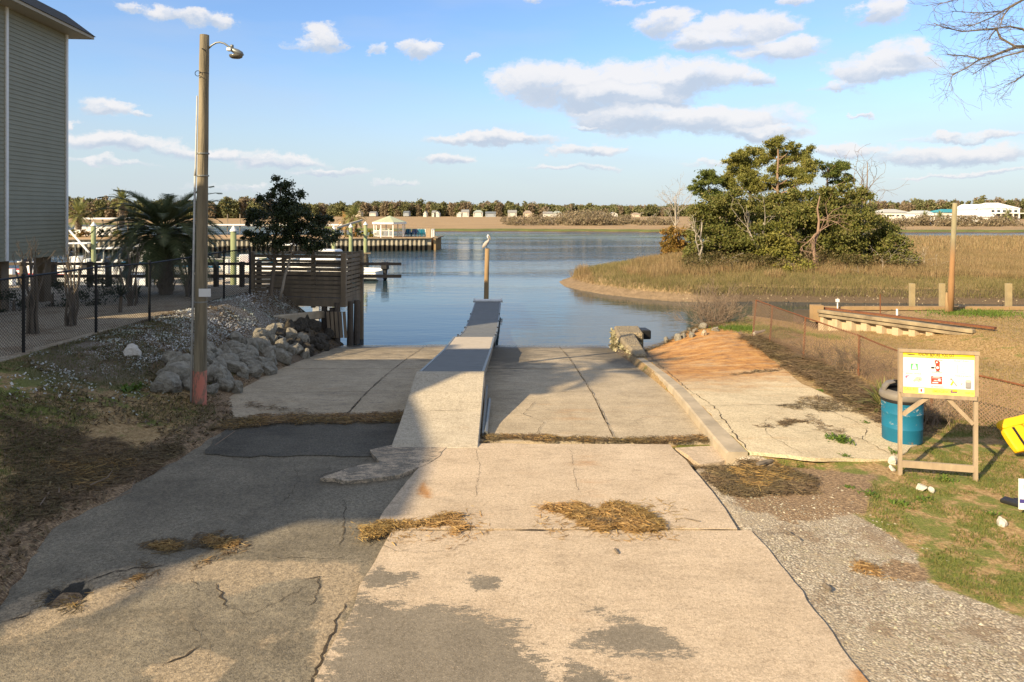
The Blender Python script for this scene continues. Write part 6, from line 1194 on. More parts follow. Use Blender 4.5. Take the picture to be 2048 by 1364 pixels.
b = G(2036, 1030, .03); c2 = b + Vector((.62, -.12, 0)); u2 = (c2 - b).normalized(); root = empty('yard_sign', b, 'low white placard with blue stripe on a dark flat foot in the grass', 'sign')
mb = MB(); mid = b.lerp(c2, .5); mb.box(mid + Vector((0, 0, .25)), (.62, .012, .36), math.atan2(u2.y, u2.x)); pln = obj('placard', mb, M['white'], root)
mb = MB(); mb.box(mid + Vector((0, 0, .17)) - Vector((0, .009, 0)), (.61, .003, .045), math.atan2(u2.y, u2.x)); obj('stripe', mb, K['nav'], pln)
text(pln, 'lettering', 0, 0, 'Liv', .075, K['blk'], None, lambda x, y: b + u2 * (.09 + x) + Vector((0, -.013, .34 + y)))
mb = MB(); c_ = mid + Vector((0, -.009, .225)); mb.box(c_, (.40, .003, .012), math.atan2(u2.y, u2.x)); obj('rule_line', mb, K['gry'], pln)
mb = MB(); f0 = G(2004, 998, .03); mb.beam(f0, f0 + Vector((.55, -.72, 0)), .16, .045); mb.beam(b + Vector((.3, -.1, -.0)), b + Vector((.3, .45, .0)), .08, .05); obj('foot', mb, M['black'], root, bevel=.01)

# ------------------------------------------------------------------ deck screen over the water
n0 = D(688, 605, 24.2); n1 = D(722, 598, 25.75); f0 = Vector((D(505, 600, 24.9).x, 24.9, 0)); zb, zt = n0.z, D(688, 507, 24.2).z
root = empty('slatted_deck_screen', (n0.x, n0.y, zb), 'weathered timber deck enclosed by horizontal slat screens at the water edge', 'deck')
def slats(a, b, out):
    a = Vector(a); b = Vector(b); mb = MB(); k = 11; hh = (zt - zb) / k; zs = [zb + .02 + i * (zt - zb - .04) / k for i in range(k)]
    for i, z in enumerate(zs):
        h = hh * (.74 if 1 < i else .96) * random.uniform(.80, 1.0) * (.78 if i in (8, 9) else 1); mb.beam(Vector((a.x, a.y, z + h / 2)) + out * .0, Vector((b.x, b.y, z + h / 2 + random.uniform(-.01, .01))), .028, h)
    obj('slat_panel', mb, M['wood_grey'], root)
slats((f0.x, f0.y), (n0.x - .03, n0.y), Vector((0, 0, 0))); slats((n0.x + .03, n0.y + .03), (n1.x, n1.y), Vector((0, 0, 0))); slats((f0.x, f0.y + 1.9), (n1.x - .1, n1.y + .6), Vector((0, 0, 0)))
for x, y, z0, w in ((n0.x, n0.y - .03, zb - .12, .17), (n1.x, n1.y, -2.2, .17), (f0.x, f0.y - .02, zb - .3, .16), (f0.x + (n0.x - f0.x) * .33, f0.y - .1, zb - .3, .10), (f0.x + (n0.x - f0.x) * .66, f0.y - .33 , zb - .2, .13), (n0.x + .03, n0.y + .75, -2.0, .15)):
    mb = MB(); mb.box((x, y, (z0 + zt) / 2), (w, w, zt - z0 + .05)); obj('post', mb, M['wood_grey'], root)
for x, y, z1 in ((n0.x - .25, n0.y + .0, zb), (n0.x + .12, n0.y + .35, zb), (n0.x + .28, n0.y + .65, zb), (n0.x - .75, n0.y + .2, zb), (n0.x - .45, n0.y + .1, zb - .2)):
    mb = MB(); mb.tube([(x, y, -2), (x + .02, y, z1)], [.13, .10], 9); obj('pile', mb, M['wood_dark'], root)
mb = MB(); mb.prism([(f0.x, f0.y), (n0.x, n0.y), (n1.x, n1.y), (n1.x - .1, n1.y + .6), (f0.x, f0.y + 1.9)], zb - .12, zb - .02); obj('deck_floor', mb, M['wood_dark'], root)
mb = MB(); mb.beam((f0.x, f0.y - .04, zb - .05), (n0.x, n0.y - .06, zb - .05), .04, .2); mb.beam((n0.x, n0.y - .02, zb - .05), (n1.x, n1.y, zb - .05), .05, .2); obj('skirt_board', mb, M['wood_grey'], root)
mb = MB(); 
for i in range(5): a = n0 + Vector((-.5 + i * .14, -.12, -.75)); mb.box(a, (.10, .04, .9), 0, 0, 0, R(-4))
o = obj('timber_bulkhead', mb, M['wood_grey']); tag(o, 'short leaning boards of an old bulkhead under the deck corner', 'bulkhead')
# rail along the marina edge
root = empty('dock_railing', (-13, 25.6, .9), 'dark timber railing between the gravel yard and the marina', 'railing')
for px in (20, 84, 158, 196, 237, 278, 318, 365, 417, 470, 505):
    b = G(px, 577, .88); mb = MB(); mb.box((b.x, 25.7, .9 + .42), (.15, .15, .95)); obj('post', mb, M['wood_dark'], root)
for z, h in ((1.72, .10), (1.27, .12)):
    mb = MB(); mb.box((-12.8, 25.62, z), (17.5, .06, h)); obj('rail', mb, M['wood_dark'], root)
mb = MB(); mb.box((-17.5, 26.5, -.4), (17.5, .25, 2.4)); o = obj('marina_bulkhead', mb, M['wood_dark']); tag(o, 'dark timber bulkhead holding the gravel yard above the marina', 'bulkhead')
mb = MB(); b = G(427, 597, .85); mb.beam(b, b + Vector((.28, .05, .02)), .12, .06); o = obj('black_block', mb, M['black']); tag(o, 'short dark timber lying behind the lamp pole on the gravel', 'timber block')
# ------------------------------------------------------------------ marina point
BA, BB = D(120, 507, 0), None
bl = Vector((-70, 79.0, 0)); br = Vector((-10.0, 86.5, 0)); dv = (br - bl).normalized(); nv = Vector((dv.y, -dv.x, 0))
def pt_mat():
    t = NT('point lawn'); n = t.noise(.5, 6, .65); return t.done(t.ramp(n, [(.3, (.36, .23, .11)), (.6, (.46, .31, .16)), (.8, (.25, .21, .07))]), .95)
mb = MB(); mb.prism([(-90, 76.5), (bl.x, bl.y), (br.x, br.y), (br.x + .1, 93), (-22, 97), (-45, 99), (-70, 103), (-95, 110)], -2, .45); o = obj('marina_point', mb, pt_mat()); o['kind'] = 'structure'
def sheetpile(name, label, a, b, z0, z1, pitch, dep, mt, cap, capm, capw=.35, side=None):
    a = Vector((a[0], a[1], 0)); b = Vector((b[0], b[1], 0)); d = (b - a).normalized(); nn = Vector((d.y, -d.x, 0)) * dep; L = (b - a).length; root = empty(name, a + Vector((0, 0, z1)), label, 'bulkhead'); mb = MB(); k = int(L / pitch); prev = None; pts = []
    for i in range(k):
        s = i * pitch; pts += [a + d * s, a + d * (s + pitch * .12) + nn, a + d * (s + pitch * .5) + nn, a + d * (s + pitch * .62)]
    pts.append(b); o = len(mb.v)
    for p in pts: mb.v += [(p.x, p.y, z0), (p.x, p.y, z1)]
    for i in range(len(pts) - 1): q = o + 2 * i; mb.f.append((q, q + 2, q + 3, q + 1)); mb.m.append(0)
    obj('sheet_piling', mb, mt, root)
    for (zc, w, h) in cap: cm = MB(); cm.beam(a + nn * 1.0 + Vector((0, 0, zc)), b + nn * 1.0 + Vector((0, 0, zc)), w, h); obj('cap_beam', cm, capm, root, bevel=.01)
    return root
def pile_mat(name, c, tide, c2):
    t = NT(name); z = t.pos()[2]; n = t.noise(1.2, 6, .7, t.map((1, 1, .4))); col = t.ramp(n, [(.3, tuple(x * .8 for x in c)), (.7, c)]); st = t.step(t.noise(2.5, 5, .7, t.map((1, 1, .3))), .5, .75); col = t.mix(t.math('MULTIPLY', st, .6), col, c2)
    k = t.step(t.math('ADD', z, t.math('MULTIPLY', t.noise(1.3, 5, .7), .5)), tide + .25, tide + .05); col = t.mix(k, col, (.028, .024, .018)); t.bump(t.noise(5, 4), .4, .03); return t.done(col, .85)
sheetpile('sheet_pile_bulkhead', 'pale corrugated sheet pile bulkhead around the marina point with a black tide line', bl + nv * .3, br + nv * .3, -2, .42, .55, .28, pile_mat('pale sheet pile', (.46, .42, .33), -.30, (.34, .24, .13)), [(.46, .5, .12)], M['wood_grey'])
sheetpile('sheet_pile_bulkhead', 'short end wall of the marina point facing the open channel', (br.x + .3, br.y), (br.x + .4, 93), -2, .42, .55, .28, M['pile_rust'], [(.46, .5, .12)], M['wood_grey'])
# gazebo
gc = D(779, 474, 90.0); gc.z = .46; root = empty('gazebo', gc, 'white gazebo with a pale green roof at the end of the marina point', 'gazebo'); R0 = 2.0
ang = [R(22.5 + 45 * i) for i in range(8)]; zr = 1.92
mb = MB()
V = [gc + Vector((math.cos(a) * R0 * 1.12, math.sin(a) * R0 * 1.12, zr)) for a in ang]; mb.add(V + [gc + Vector((0, 0, zr + .82))] + [v - Vector((0, 0, .03)) for v in V], [(i, (i + 1) % 8, 8) for i in range(8)] + [tuple(range(9, 17))[::-1]]); obj('roof', mb, mat('pale green roof', (.36, .40, .27), (.42, .45, .32), 3, .8), root)
for i in range(8):
    a, b = ang[i], ang[(i + 1) % 8]; A = gc + Vector((math.cos(a) * R0, math.sin(a) * R0, 0)); B = gc + Vector((math.cos(b) * R0, math.sin(b) * R0, 0)); mb = MB(); mb.box(A + Vector((0, 0, zr / 2)), (.13, .13, zr)); obj('post', mb, M['white'], root)
    mb = MB(); mb.beam(A * 1 + (A - gc) * .1 + Vector((0, 0, zr - .12)), B + (B - gc) * .1 + Vector((0, 0, zr - .12)), .06, .26); obj('fascia', mb, M['white'], root)
    if i in (3, 4, 0, 7, 5):
        mb = MB(); mb.beam(A + Vector((0, 0, .85)), B + Vector((0, 0, .85)), .08, .07); mb.beam(A + Vector((0, 0, .15)), B + Vector((0, 0, .15)), .06, .06)
        for k in range(1, 10): q = A.lerp(B, k / 10); mb.box(q + Vector((0, 0, .5)), (.03, .03, .68))
        obj('railing', mb, M['white'], root)
# adirondack chairs
M['teal'] = mat('teal chair paint', (.01, .13, .20), (.012, .17, .24), 4, .5); M['navy'] = mat('navy chair paint', (.012, .04, .12), (.015, .05, .15), 4, .5)
def chair(mt):
    root = bpy.data.objects.new('lawn_chair', None); COL.objects.link(root); mb = MB(); mb.box((0, 0, .34), (.55, .5, .04), 0, 0, R(-8)); obj('seat', mb, mt, root); mb = MB()
    for k in range(5): mb.box((-.22 + k * .11, .30, .68), (.09, .025, .72 - abs(k - 2) * .06), 0, 0, R(-18))
    obj('backrest', mb, mt, root)
    for s in (-1, 1):
        mb = MB(); mb.box((s * .32, 0, .55), (.12, .62, .03)); obj('armrest', mb, mt, root)
        for y in (-.24, .22): mb = MB(); mb.box((s * .28, y, .27), (.05, .05, .54)); obj('leg', mb, mt, root)
    return root
for i, (px, c) in enumerate(((812, 'navy'), (819, 'teal'), (826, 'navy'), (833, 'navy'), (840, 'teal'), (847, 'teal'))):
    r_ = chair(M[c]); p = D(px, 474, 90.5); r_.location = (p.x, p.y, .46); r_.rotation_euler = (0, 0, R(random.uniform(-25, 25))); tag(r_, '%s blue lawn chair, %s in the row beside the gazebo' % ({'navy': 'navy', 'teal': 'teal'}[c], ('nearest the gazebo', 'second from the gazebo', 'third from the gazebo', 'fourth from the gazebo', 'second from the point end', 'nearest the point end')[i]), 'chair', 'lawn chairs beside the gazebo')
root = empty('point_railing', (-12, 92, .46), 'low white rail around the end of the marina point', 'railing'); mb = MB()
for a, b in (((-17.5, 92.6, .46), (-10.2, 92.2, .46)), ((-10.2, 92.2, .46), (-10.1, 88, .46))):
    a = Vector(a); b = Vector(b); mb.beam(a + Vector((0, 0, .95)), b + Vector((0, 0, .95)), .08, .06)
    for k in range(7): q = a.lerp(b, k / 6); mb.box(q + Vector((0, 0, .48)), (.08, .08, .96))
obj('rail', mb, M['white'], root); mb = MB(); p = D(857, 471, 89); mb.box((p.x, 89, 1.0), (.6, .5, 1.15)); obj('post', mb, M['wood_tan'], root)
root = empty('picket_fence', (-50, 96, .45), 'white picket fence behind the palms of the marina point', 'fence'); mb = MB(); a = D(150, 466, 96); b = D(232, 466, 96)
for k in range(46): x = a.x + (b.x - a.x) * k / 45; mb.box((x, 96, 1.05), (.09, .04, 1.2))
mb.box(((a.x + b.x) / 2, 96.05, 1.5), (b.x - a.x, .05, .1)); mb.box(((a.x + b.x) / 2, 96.05, .8), (b.x - a.x, .05, .1)); obj('pickets', mb, M['white'], root)
root = empty('far_pier', (-45, 135, 0), 'long white edged pier running along the far channel behind the palms', 'pier')
mb = MB(); a = D(165, 437, 150); b = D(262, 438, 150); mb.box(((a.x + b.x) / 2, 150, a.z), (b.x - a.x, 1.2, .35)); a2 = D(410, 449.5, 185); b2 = D(690, 452.5, 185); mb.box(((a2.x + b2.x) / 2, 185, a2.z), (b2.x - a2.x, 1.6, .35)); obj('walkway', mb, M['white'], root); mb = MB()
for px in (180, 205, 234, 256): p = D(px, 440, 150); mb.box((p.x, 150, .3), (.25, .25, 3.6))
for px in (455, 480, 520, 560, 600): p = D(px, 440, 185); mb.box((p.x, 185, 1.0), (.22, .22, 4.4))
obj('pile', mb, M['wood_grey'], root)

# green mooring piles with white cone caps
for px, py0, Y, r, lb_ in ((187, 446, 52, .16, 'green mooring pile with white cone cap between house corner and dark palm'), (271, 458, 65, .15, 'slim green mooring pile seen under the dark palm fronds'), (467, 457, 37, .15, 'thick green mooring pile between the lamp pole and the holly tree'), (667.5, 453, 52, .14, 'green mooring pile at the foot of the pale gangway boom'),
                           (701.5, 449, 58, .15, 'slim green mooring pile just behind the deck screen'), (731, 444, 62, .16, 'tallest green mooring pile standing in open water by the screen')):
    t = D(px, py0 + 6, Y); root = empty('mooring_pile', (t.x, Y, WZ), lb_, 'pile', 'green marina piles'); mb = MB(); mb.tube([(t.x, Y, -2.2), (t.x, Y, -.2), (t.x, Y, t.z)], [r * 1.08, r * 1.05, r], 14); obj('timber', mb, M['pile_green'], root, smooth=True); mb = MB(); mb.lathe((t.x, Y, t.z), [(0, 0), (r * 1.25, 0), (r * 1.25, .05), (0, .34)], 14); obj('cone_cap', mb, M['white'], root, smooth=False)
    if px > 705:
        mb = MB(); mb.lathe((t.x, Y, -1.2), [(.24, 0), (.30, .4), (.26, .8), (.18, 1.1)], 10); obj('oyster_growth', mb, M['rockdark'], root)
        mb = MB(); mb.box((t.x + .1, Y - .1, .0), (.75, .2, .12), .2); mb.box((t.x - .3, Y - .1, -.12), (.3, .3, .3)); obj('timber_collar', mb, M['wood_grey'], root)
mb = MB(); mb.beam(D(672, 456, 56), D(724, 440, 70), .16, .16); o = obj('gangway_boom', mb, M['paledeck']); tag(o, 'long pale pole slanting up over the marina in front of the green palm', 'pole')
mb = MB(); mb.beam(D(139, 461, 40), D(178, 505, 38), .07, .07); o = obj('white_pole', mb, M['white']); tag(o, 'thin white pole slanting down beside the house corner', 'pole')

# boats
def boat(label, p, rz_, L, hullm, trim=None, top=None, console=True, motor=True, cover=None, cabin=False):
    root = empty('motor_boat', (0, 0, 0), label, 'boat', 'boats in the marina'); st = 9; B = L * .17; mb = MB(); n = 9
    for i in range(st):
        t = i / (st - 1); w = B * (1 - max(0, t - .45) ** 2 * 3.1); w = max(w, .05); sh = .55 + .35 * t * t; y = (t - .5) * L + (.12 * L * 0); kz_ = -.28 + .45 * max(0, t - .7) ** 1.2 * 2
        sec = [(-w, sh), (-w * .97, sh * .55), (-w * .82, .05), (-w * .4, kz_ * .6), (0, kz_), (w * .4, kz_ * .6), (w * .82, .05), (w * .97, sh * .55), (w, sh)]
        for (x, z) in sec: mb.v.append((x, y + (.07 * L * (z / sh) * (t > .9)), z))
    for i in range(st - 1):
        for j in range(n - 1): a = i * n + j; mb.f.append((a, a + n, a + n + 1, a + 1)); mb.m.append(0)
    mb.f.append(tuple(range(n))); mb.m.append(0); mb.f.append(tuple((st - 1) * n + j for j in range(n))[::-1]); mb.m.append(0); obj('hull', mb, hullm, root, smooth=False)
    mb = MB()
    for i in range(st - 1):
        for s in (0, n - 1):
            a = Vector(mb_v(st, n, i, s, L, B)); b = Vector(mb_v(st, n, i + 1, s, L, B)); mb.beam(a, b, .09, .07)
    obj('gunwale', mb, trim or M['white'], root)
    mb = MB(); pts = [mb_v(st, n, i, 0, L, B) for i in range(st)] + [mb_v(st, n, i, n - 1, L, B) for i in range(st)][::-1]; mb.add([(x, y, z - .18) for x, y, z in pts], [tuple(range(len(pts)))]); obj('deck', mb, cover or M['whitegel'], root)
    if console:
        mb = MB(); mb.box((0, -.02 * L, .85), (.8, .7, .9)); mb.box((0, -.14 * L, .75), (.8, .45, .7)); c = obj('console', mb, M['whitegel'], root, bevel=.05); mb = MB(); mb.box((0, .03 * L, 1.45), (.75, .04, .45), 0, 0, R(20)); obj('windshield', mb, M['glass'], c)
    if cabin:
        mb = MB(); mb.box((0, .08 * L, 1.05), (B * 1.4, L * .36, .75)); mb.box((0, .02 * L, 1.65), (B * 1.1, L * .2, .6)); c = obj('cabin', mb, M['whitegel'], root, bevel=.12); mb = MB(); mb.box((0, .02 * L, 1.68), (B * 1.12, L * .205, .22)); obj('windshield', mb, M['glass'], c)
    if top is not None:
        mb = MB(); mb.box((0, -.05 * L, 2.25), (B * 1.35, L * .26, .09)); t_ = obj('canopy', mb, top, root, bevel=.03); mb = MB()
        for x in (-.42, .42):
            for y in (-.14 * L, .03 * L): mb.beam((x * 1.2, y, .5), (x, y, 2.2), .045, .045)
        obj('canopy_frame', mb, M['galv'], root)
    if motor:
        mb = MB(); mb.box((0, -.5 * L - .22, .85), (.42, .5, .55)); mb.box((0, -.5 * L - .22, .3), (.16, .3, .9)); obj('outboard_motor', mb, M['black'] if motor == 1 else M['whitegel'], root, bevel=.08)
    root.location = (p[0], p[1], WZ + .12); root.rotation_euler = (0, 0, rz_); return root
def mb_v(st, n, i, s, L, B):
    t = i / (st - 1); w = max(B * (1 - max(0, t - .45) ** 2 * 3.1), .05); sh = .55 + .35 * t * t; y = (t - .5) * L + (.07 * L * (t > .9)); return (-w if s == 0 else w, y, sh)
M['bluecanvas'] = mat('blue canvas', (.03, .26, .50), (.02, .20, .42), 4, .8); M['hullteal'] = mat('turquoise hull', (.05, .42, .48), (.04, .36, .42), 4, .3); M['hullgreen'] = mat('olive boat cover', (.16, .20, .12), (.12, .16, .10), 4, .8); M['redcloth'] = mat('red cover', (.50, .03, .04), (.40, .03, .03), 6, .7)
q = lambda px, Y: ((px - CX) / F * Y, Y)
boat('white motor boat with cabin showing between the lamp pole and dark palm', q(385, 52), R(100), 8.5, M['whitegel'], M['bluecanvas'], None, False, 2, None, True)
boat('white boat with blue canopy behind the big palm trunk', q(352, 61), R(80), 7.5, M['whitegel'], None, M['bluecanvas'], True)
boat('white bowed boat under the palm fronds', q(290, 57), R(-95), 7.8, M['whitegel'], None, None, False, 1, None, True)
boat('white boat behind the pruned shrubs near the house corner', q(222, 45), R(85), 6.5, M['whitegel'], M['galv'], M['white'], True)
boat('white boat with T shaped top under the house edge', q(150, 52), R(95), 7.0, M['whitegel'], None, M['white'], True)
boat('turquoise hulled boat with an orange cover beside the green pile', q(492, 54), R(-70), 6.5, M['hullteal'], M['white'], None, True, 1, M['redcloth'])
boat('olive covered boat behind the lamp pole', q(437, 60), R(100), 7.5, M['hullgreen'], M['white'], None, False, 0, M['hullgreen'])
boat('grey white boat low behind the slatted screen', q(560, 50), R(85), 8, M['whitegel'], None, M['white'], True)
boat('white boat whose rounded cover shows above the screen corner', q(662, 49), R(80), 7.5, M['whitegel'], None, None, False, 1, None, True)
boat('white boat seen beneath the house between the stilts', q(60, 46), R(90), 7, M['whitegel'], M['redcloth'], M['redcloth'], True)
boat('white work boat moored on the near float behind the shrubs', q(262, 36.5), R(88), 6.2, M['whitegel'], M['galv'], None, True)
def fdock(lb_, a, b, w, Y2=None):
    a = Vector((a[0], a[1], -.55)); b = Vector((b[0], b[1], -.55)); root = empty('floating_dock', a, lb_, 'dock', 'marina docks'); mb = MB(); mb.beam(a, b, w, .10, up=(0, 0, 1)); obj('deck', mb, M['paledeck'], root); mb = MB(); mb.beam(a - Vector((0, 0, .2)), b - Vector((0, 0, .2)), w * .96, .28); obj('float', mb, M['white'], root)
    mb = MB(); n = int((b - a).length / 3.5)
    for i in range(n + 1): p = a.lerp(b, i / max(1, n)); mb.box(p + Vector((0, -w * .42, .55)), (.35, .3, .95))
    obj('pedestal', mb, M['white'], root)
fdock('nearest floating dock seen through the timber railing', q(40, 39.5), q(640, 39.5), 1.7); fdock('second floating dock behind the nearest row of boats', q(100, 47.5), q(700, 47.5), 1.4)
for px in (150, 300, 430, 560): a = q(px, 40.6); mb = MB(); mb.beam((a[0], 40.6, -.6), (a[0] + .8, 46.6, -.6), .9, .3); o = obj('finger_dock', mb, M['paledeck']); tag(o, {150: 'finger dock behind the shrubs nearest the house', 300: 'finger dock behind the dark palm trunk', 430: 'finger dock just behind the lamp pole', 560: 'finger dock behind the deck screen'}[px], 'dock', 'finger docks')
p = D(300, 556, 38.5); root = MB(); root.tube([p + Vector((0, 0, -.5)), p + Vector((0, 0, .0)), p + Vector((0, 0, .5))], [.12, .18, .10], 10); o = obj('red_buoy', root, M['redcloth']); tag(o, 'red float hanging over the nearest dock behind the fence', 'buoy')

# ------------------------------------------------------------------ right bulkheads and posts
PZ = .30; ca = D(1640, 622, 0); c_ = lambda px, py, z: G(px, py, z)
k0 = G(1639, 620, PZ); k1 = G(2002, 664, PZ); far = G(2200, 620, PZ); 
poly = [(k0.x, k0.y), (k1.x, k1.y), (k1.x + .9, k1.y - .5), (30, k1.y - 1.5), (30, k0.y + .1), (far.x, k0.y + .1)]
sheet('raised_lawn', poly, lambda X, Y: PZ - .03 + .03 * (fbm(X, Y, 41) - .5), M['ground'], [lambda X, Y: 0 * X, lambda X, Y: .30 + 0 * X, lambda X, Y: 0 * X], step=.3, skirt=.6)
dd = (k1 - k0).normalized()
sheetpile('sheet_pile_bulkhead', 'cream sheet pile bulkhead stained orange under two long weathered timber beams', (k0.x, k0.y), (k1.x - .5, k1.y + .25), -.9, PZ - .1, .50, .16, pile_mat('rust stained pile', (.50, .40, .26), -9, (.42, .19, .06)), [(PZ - .01, .18, .11), (PZ - .14, .12, .09)], M['wood_cap'])
mb = MB(); mb.beam((k0.x, k0.y + .25, PZ + .06), (k1.x, k1.y + .22, PZ + .07), .16, .06); o = obj('rusty_channel', mb, M['rust']); tag(o, 'rusty steel strip along the back of the weathered timber beams', 'steel strip')
mb = MB(); mb.box((k0.x - .12, k0.y - .05, PZ - .1), (.35, .3, .55)); mb.beam((k0.x, k0.y + .35, PZ + .02), (30, k0.y + .30, PZ + .02), .18, .12); o = obj('edge_timber', mb, mat('orange stained timber', (.38, .25, .125), (.27, .18, .09), 3, .85)); tag(o, 'thin orange stained timber cap along the creek edge of the raised lawn', 'timber cap')
mb = MB(); mb.box((20, k0.y + .5, -.9), (20.5, .08, 2.3)); o = obj('creek_bulkhead', mb, M['wood_dark']); tag(o, 'dark bulkhead facing the creek below the raised lawn', 'bulkhead')
for i, (px, w) in enumerate(((1824, 8), (1884, 8), (2017, 9), (2110, 9))):
    b = D(px, 618, k0.y + .7); t = D(px, 584, k0.y + .7); mb = MB(); mb.box((b.x, b.y, (t.z - .9) / 2 + .2), (w * b.y / F * 1.05, .14, t.z + 1.1)); o = obj('square_post', mb, mat('post wood', (.38, .30, .165), (.28, .22, .12), 3, .85) if i == 0 else bpy.data.materials['post wood']); tag(o, ('square tan post nearest the thin rusty rod', 'square tan post just beside the tall leaning pole', 'square tan post farthest along the creek edge', 'square tan post out beyond the tall pole')[i], 'post', 'square posts along the creek')
b = G(1900, 624, PZ); t = D(1910, 406, 22.4); root = empty('leaning_pole', b, 'tall slightly leaning timber pole with a rust orange streak down it', 'pole')
def lp_mat():
    t_ = NT('streaked pole'); n = t_.noise(2, 6, .7, t_.map((2, 2, .3))); col = t_.ramp(n, [(.3, (.18, .16, .10)), (.7, (.30, .26, .155))]); z = t_.pos()[2]; m = t_.math('MULTIPLY', t_.step(z, 2.9, 1.9), t_.step(t_.math('ADD', t_.pos()[0], t_.math('MULTIPLY', n, .1)), b.x + .17, b.x + .02)); return t_.done(t_.mix(t_.math('MULTIPLY', m, .6), col, (.38, .165, .055)), .85)
mb = MB(); mb.tube([b - Vector((0, 0, .3)), b.lerp(t, .3), b.lerp(t, .35), t], [.105, .095, .082, .070], 14); obj('timber', mb, lp_mat(), root, smooth=True); mb = MB(); a = b + Vector((-.13, -.05, -.1)); mb.tube([a, a + Vector((.03, 0, .75))], [.08, .07], 9); obj('short_brace', mb, M['pile_rust'], root, smooth=True)
for (px, y0, y1, r, mt, lb_, ct) in ((1675, 622, 601, .02, 'white', 'thin white pipe with a small box on top at the bulkhead corner', 'pipe'), (1760.5, 628, 588, .018, 'rust', 'thin rusty rod standing in the raised lawn', 'rod'), (1794, 633, 618, .03, 'white', 'short white plastic pipe standing in the raised lawn', 'pipe')):
    p = G(px, y0, PZ - .05); t = D(px, y1, p.y); mb = MB(); mb.tube([p - Vector((0, 0, .2)), t], [r, r], 8)
    if px == 1675: mb.box(t, (.10, .08, .10))
    o = obj('white_pipe' if mt == 'white' else 'rusty_rod', mb, M[mt]); tag(o, lb_, ct)
for lb_, (x0, y0), (x1, y1) in (('bleached piece of driftwood beside the rusty fence on the dry lawn', (1508, 668), (1530, 660)),): mb = MB(); mb.tube(wob(G(x0, y0, .1), G(x1, y1, .15), 4, .05), [.05, .06, .04, .04, .02], 6); o = obj('driftwood', mb, M['bark_pale']); tag(o, lb_, 'driftwood')
for (px, py, r, n) in ((1535, 655, .5, 120), (1480, 655, .5, 200), (1960, 627, .8, 260), (1640, 662, .4, 90)):
    p = G(px, py, .05 if px < 1900 else PZ); X = p.x + rng.normal(size=n * 8) * r; Y = p.y + rng.normal(size=n * 8) * r * .5; Z = H(X, Y) if px < 1900 else PZ + 0 * X; o = quads('green_grass', blades(np.stack([X, Y, Z], 1), .07, .02, .5), M['weed']); o['kind'] = 'stuff'

# ------------------------------------------------------------------ far houses
def fhouse(label, x0, x1, yt, yb, Y, wall=(.62, .60, .55), roof=(.30, .30, .29), kind='gable', nw=3, grp='houses along the far tree line', depth=8, porch=False):
    a = D(x0, yb, Y); b = D(x1, yt, Y); w = b.x - a.x; h = b.z - a.z; z0 = a.z; eave = z0 + h * .62; root = empty('far_house', ((a.x + b.x) / 2, Y, z0), label, 'house', grp)
    wm = mat('far wall', wall, tuple(x * .95 for x in wall), .5, .7); rm = mat('far roof', roof, tuple(x * .9 for x in roof), .5, .85)
    mb = MB(); mb.box((a.x + w / 2, Y + depth / 2, (z0 - 1 + eave) / 2), (w * .92, depth, eave - z0 + 1)); mb_ = mb
    if kind == 'front': mb.add([(a.x + w * .04, Y - .01, eave), (b.x - w * .04, Y - .01, eave), (a.x + w / 2, Y - .01, b.z - .1)], [(0, 1, 2)])
    obj('wall', mb, wm, root)
    mb = MB()
    if kind == 'gable':
        v = [(a.x, Y - .4, eave), (b.x, Y - .4, eave), (b.x, Y + depth + .4, eave), (a.x, Y + depth + .4, eave), (a.x + w * .02, Y + depth / 2, b.z), (b.x - w * .02, Y + depth / 2, b.z)]; mb.add(v, [(0, 1, 5, 4), (2, 3, 4, 5), (1, 2, 5), (3, 0, 4), (0, 3, 2, 1)])
    elif kind == 'hip':
        v = [(a.x, Y - .4, eave), (b.x, Y - .4, eave), (b.x, Y + depth + .4, eave), (a.x, Y + depth + .4, eave), (a.x + w * .3, Y + depth / 2, b.z), (b.x - w * .3, Y + depth / 2, b.z)]; mb.add(v, [(0, 1, 5, 4), (2, 3, 4, 5), (1, 2, 5), (3, 0, 4), (0, 3, 2, 1)])
    else:
        v = [(a.x, Y - .4, eave), (b.x, Y - .4, eave), (b.x, Y + depth, eave), (a.x, Y + depth, eave), (a.x + w / 2, Y - .4, b.z), (a.x + w / 2, Y + depth, b.z)]; mb.add(v, [(0, 4, 5, 3), (1, 2, 5, 4), (3, 5, 2), (0, 3, 2, 1)])
    obj('roof', mb, rm, root)
    for i in range(nw):
        for zf in ((.28, .72) if h > 5 else (.5,)):
            x = a.x + w * (.16 + .68 * i / max(1, nw - 1)); mb = MB(); mb.box((x, Y - .06, z0 + (eave - z0) * zf), (w * .09, .1, (eave - z0) * .22)); obj('window', mb, M['glass'], root)
    if porch:
        mb = MB(); mb.box((a.x + w / 2, Y - 1.5, z0 + (eave - z0) * .5), (w * .9, 3, .25)); obj('balcony', mb, wm, root)
        for i in range(6): mb = MB(); mb.box((a.x + w * (.06 + .88 * i / 5), Y - 2.8, (z0 + eave) / 2), (.28, .28, eave - z0)); obj('column', mb, wm, root)
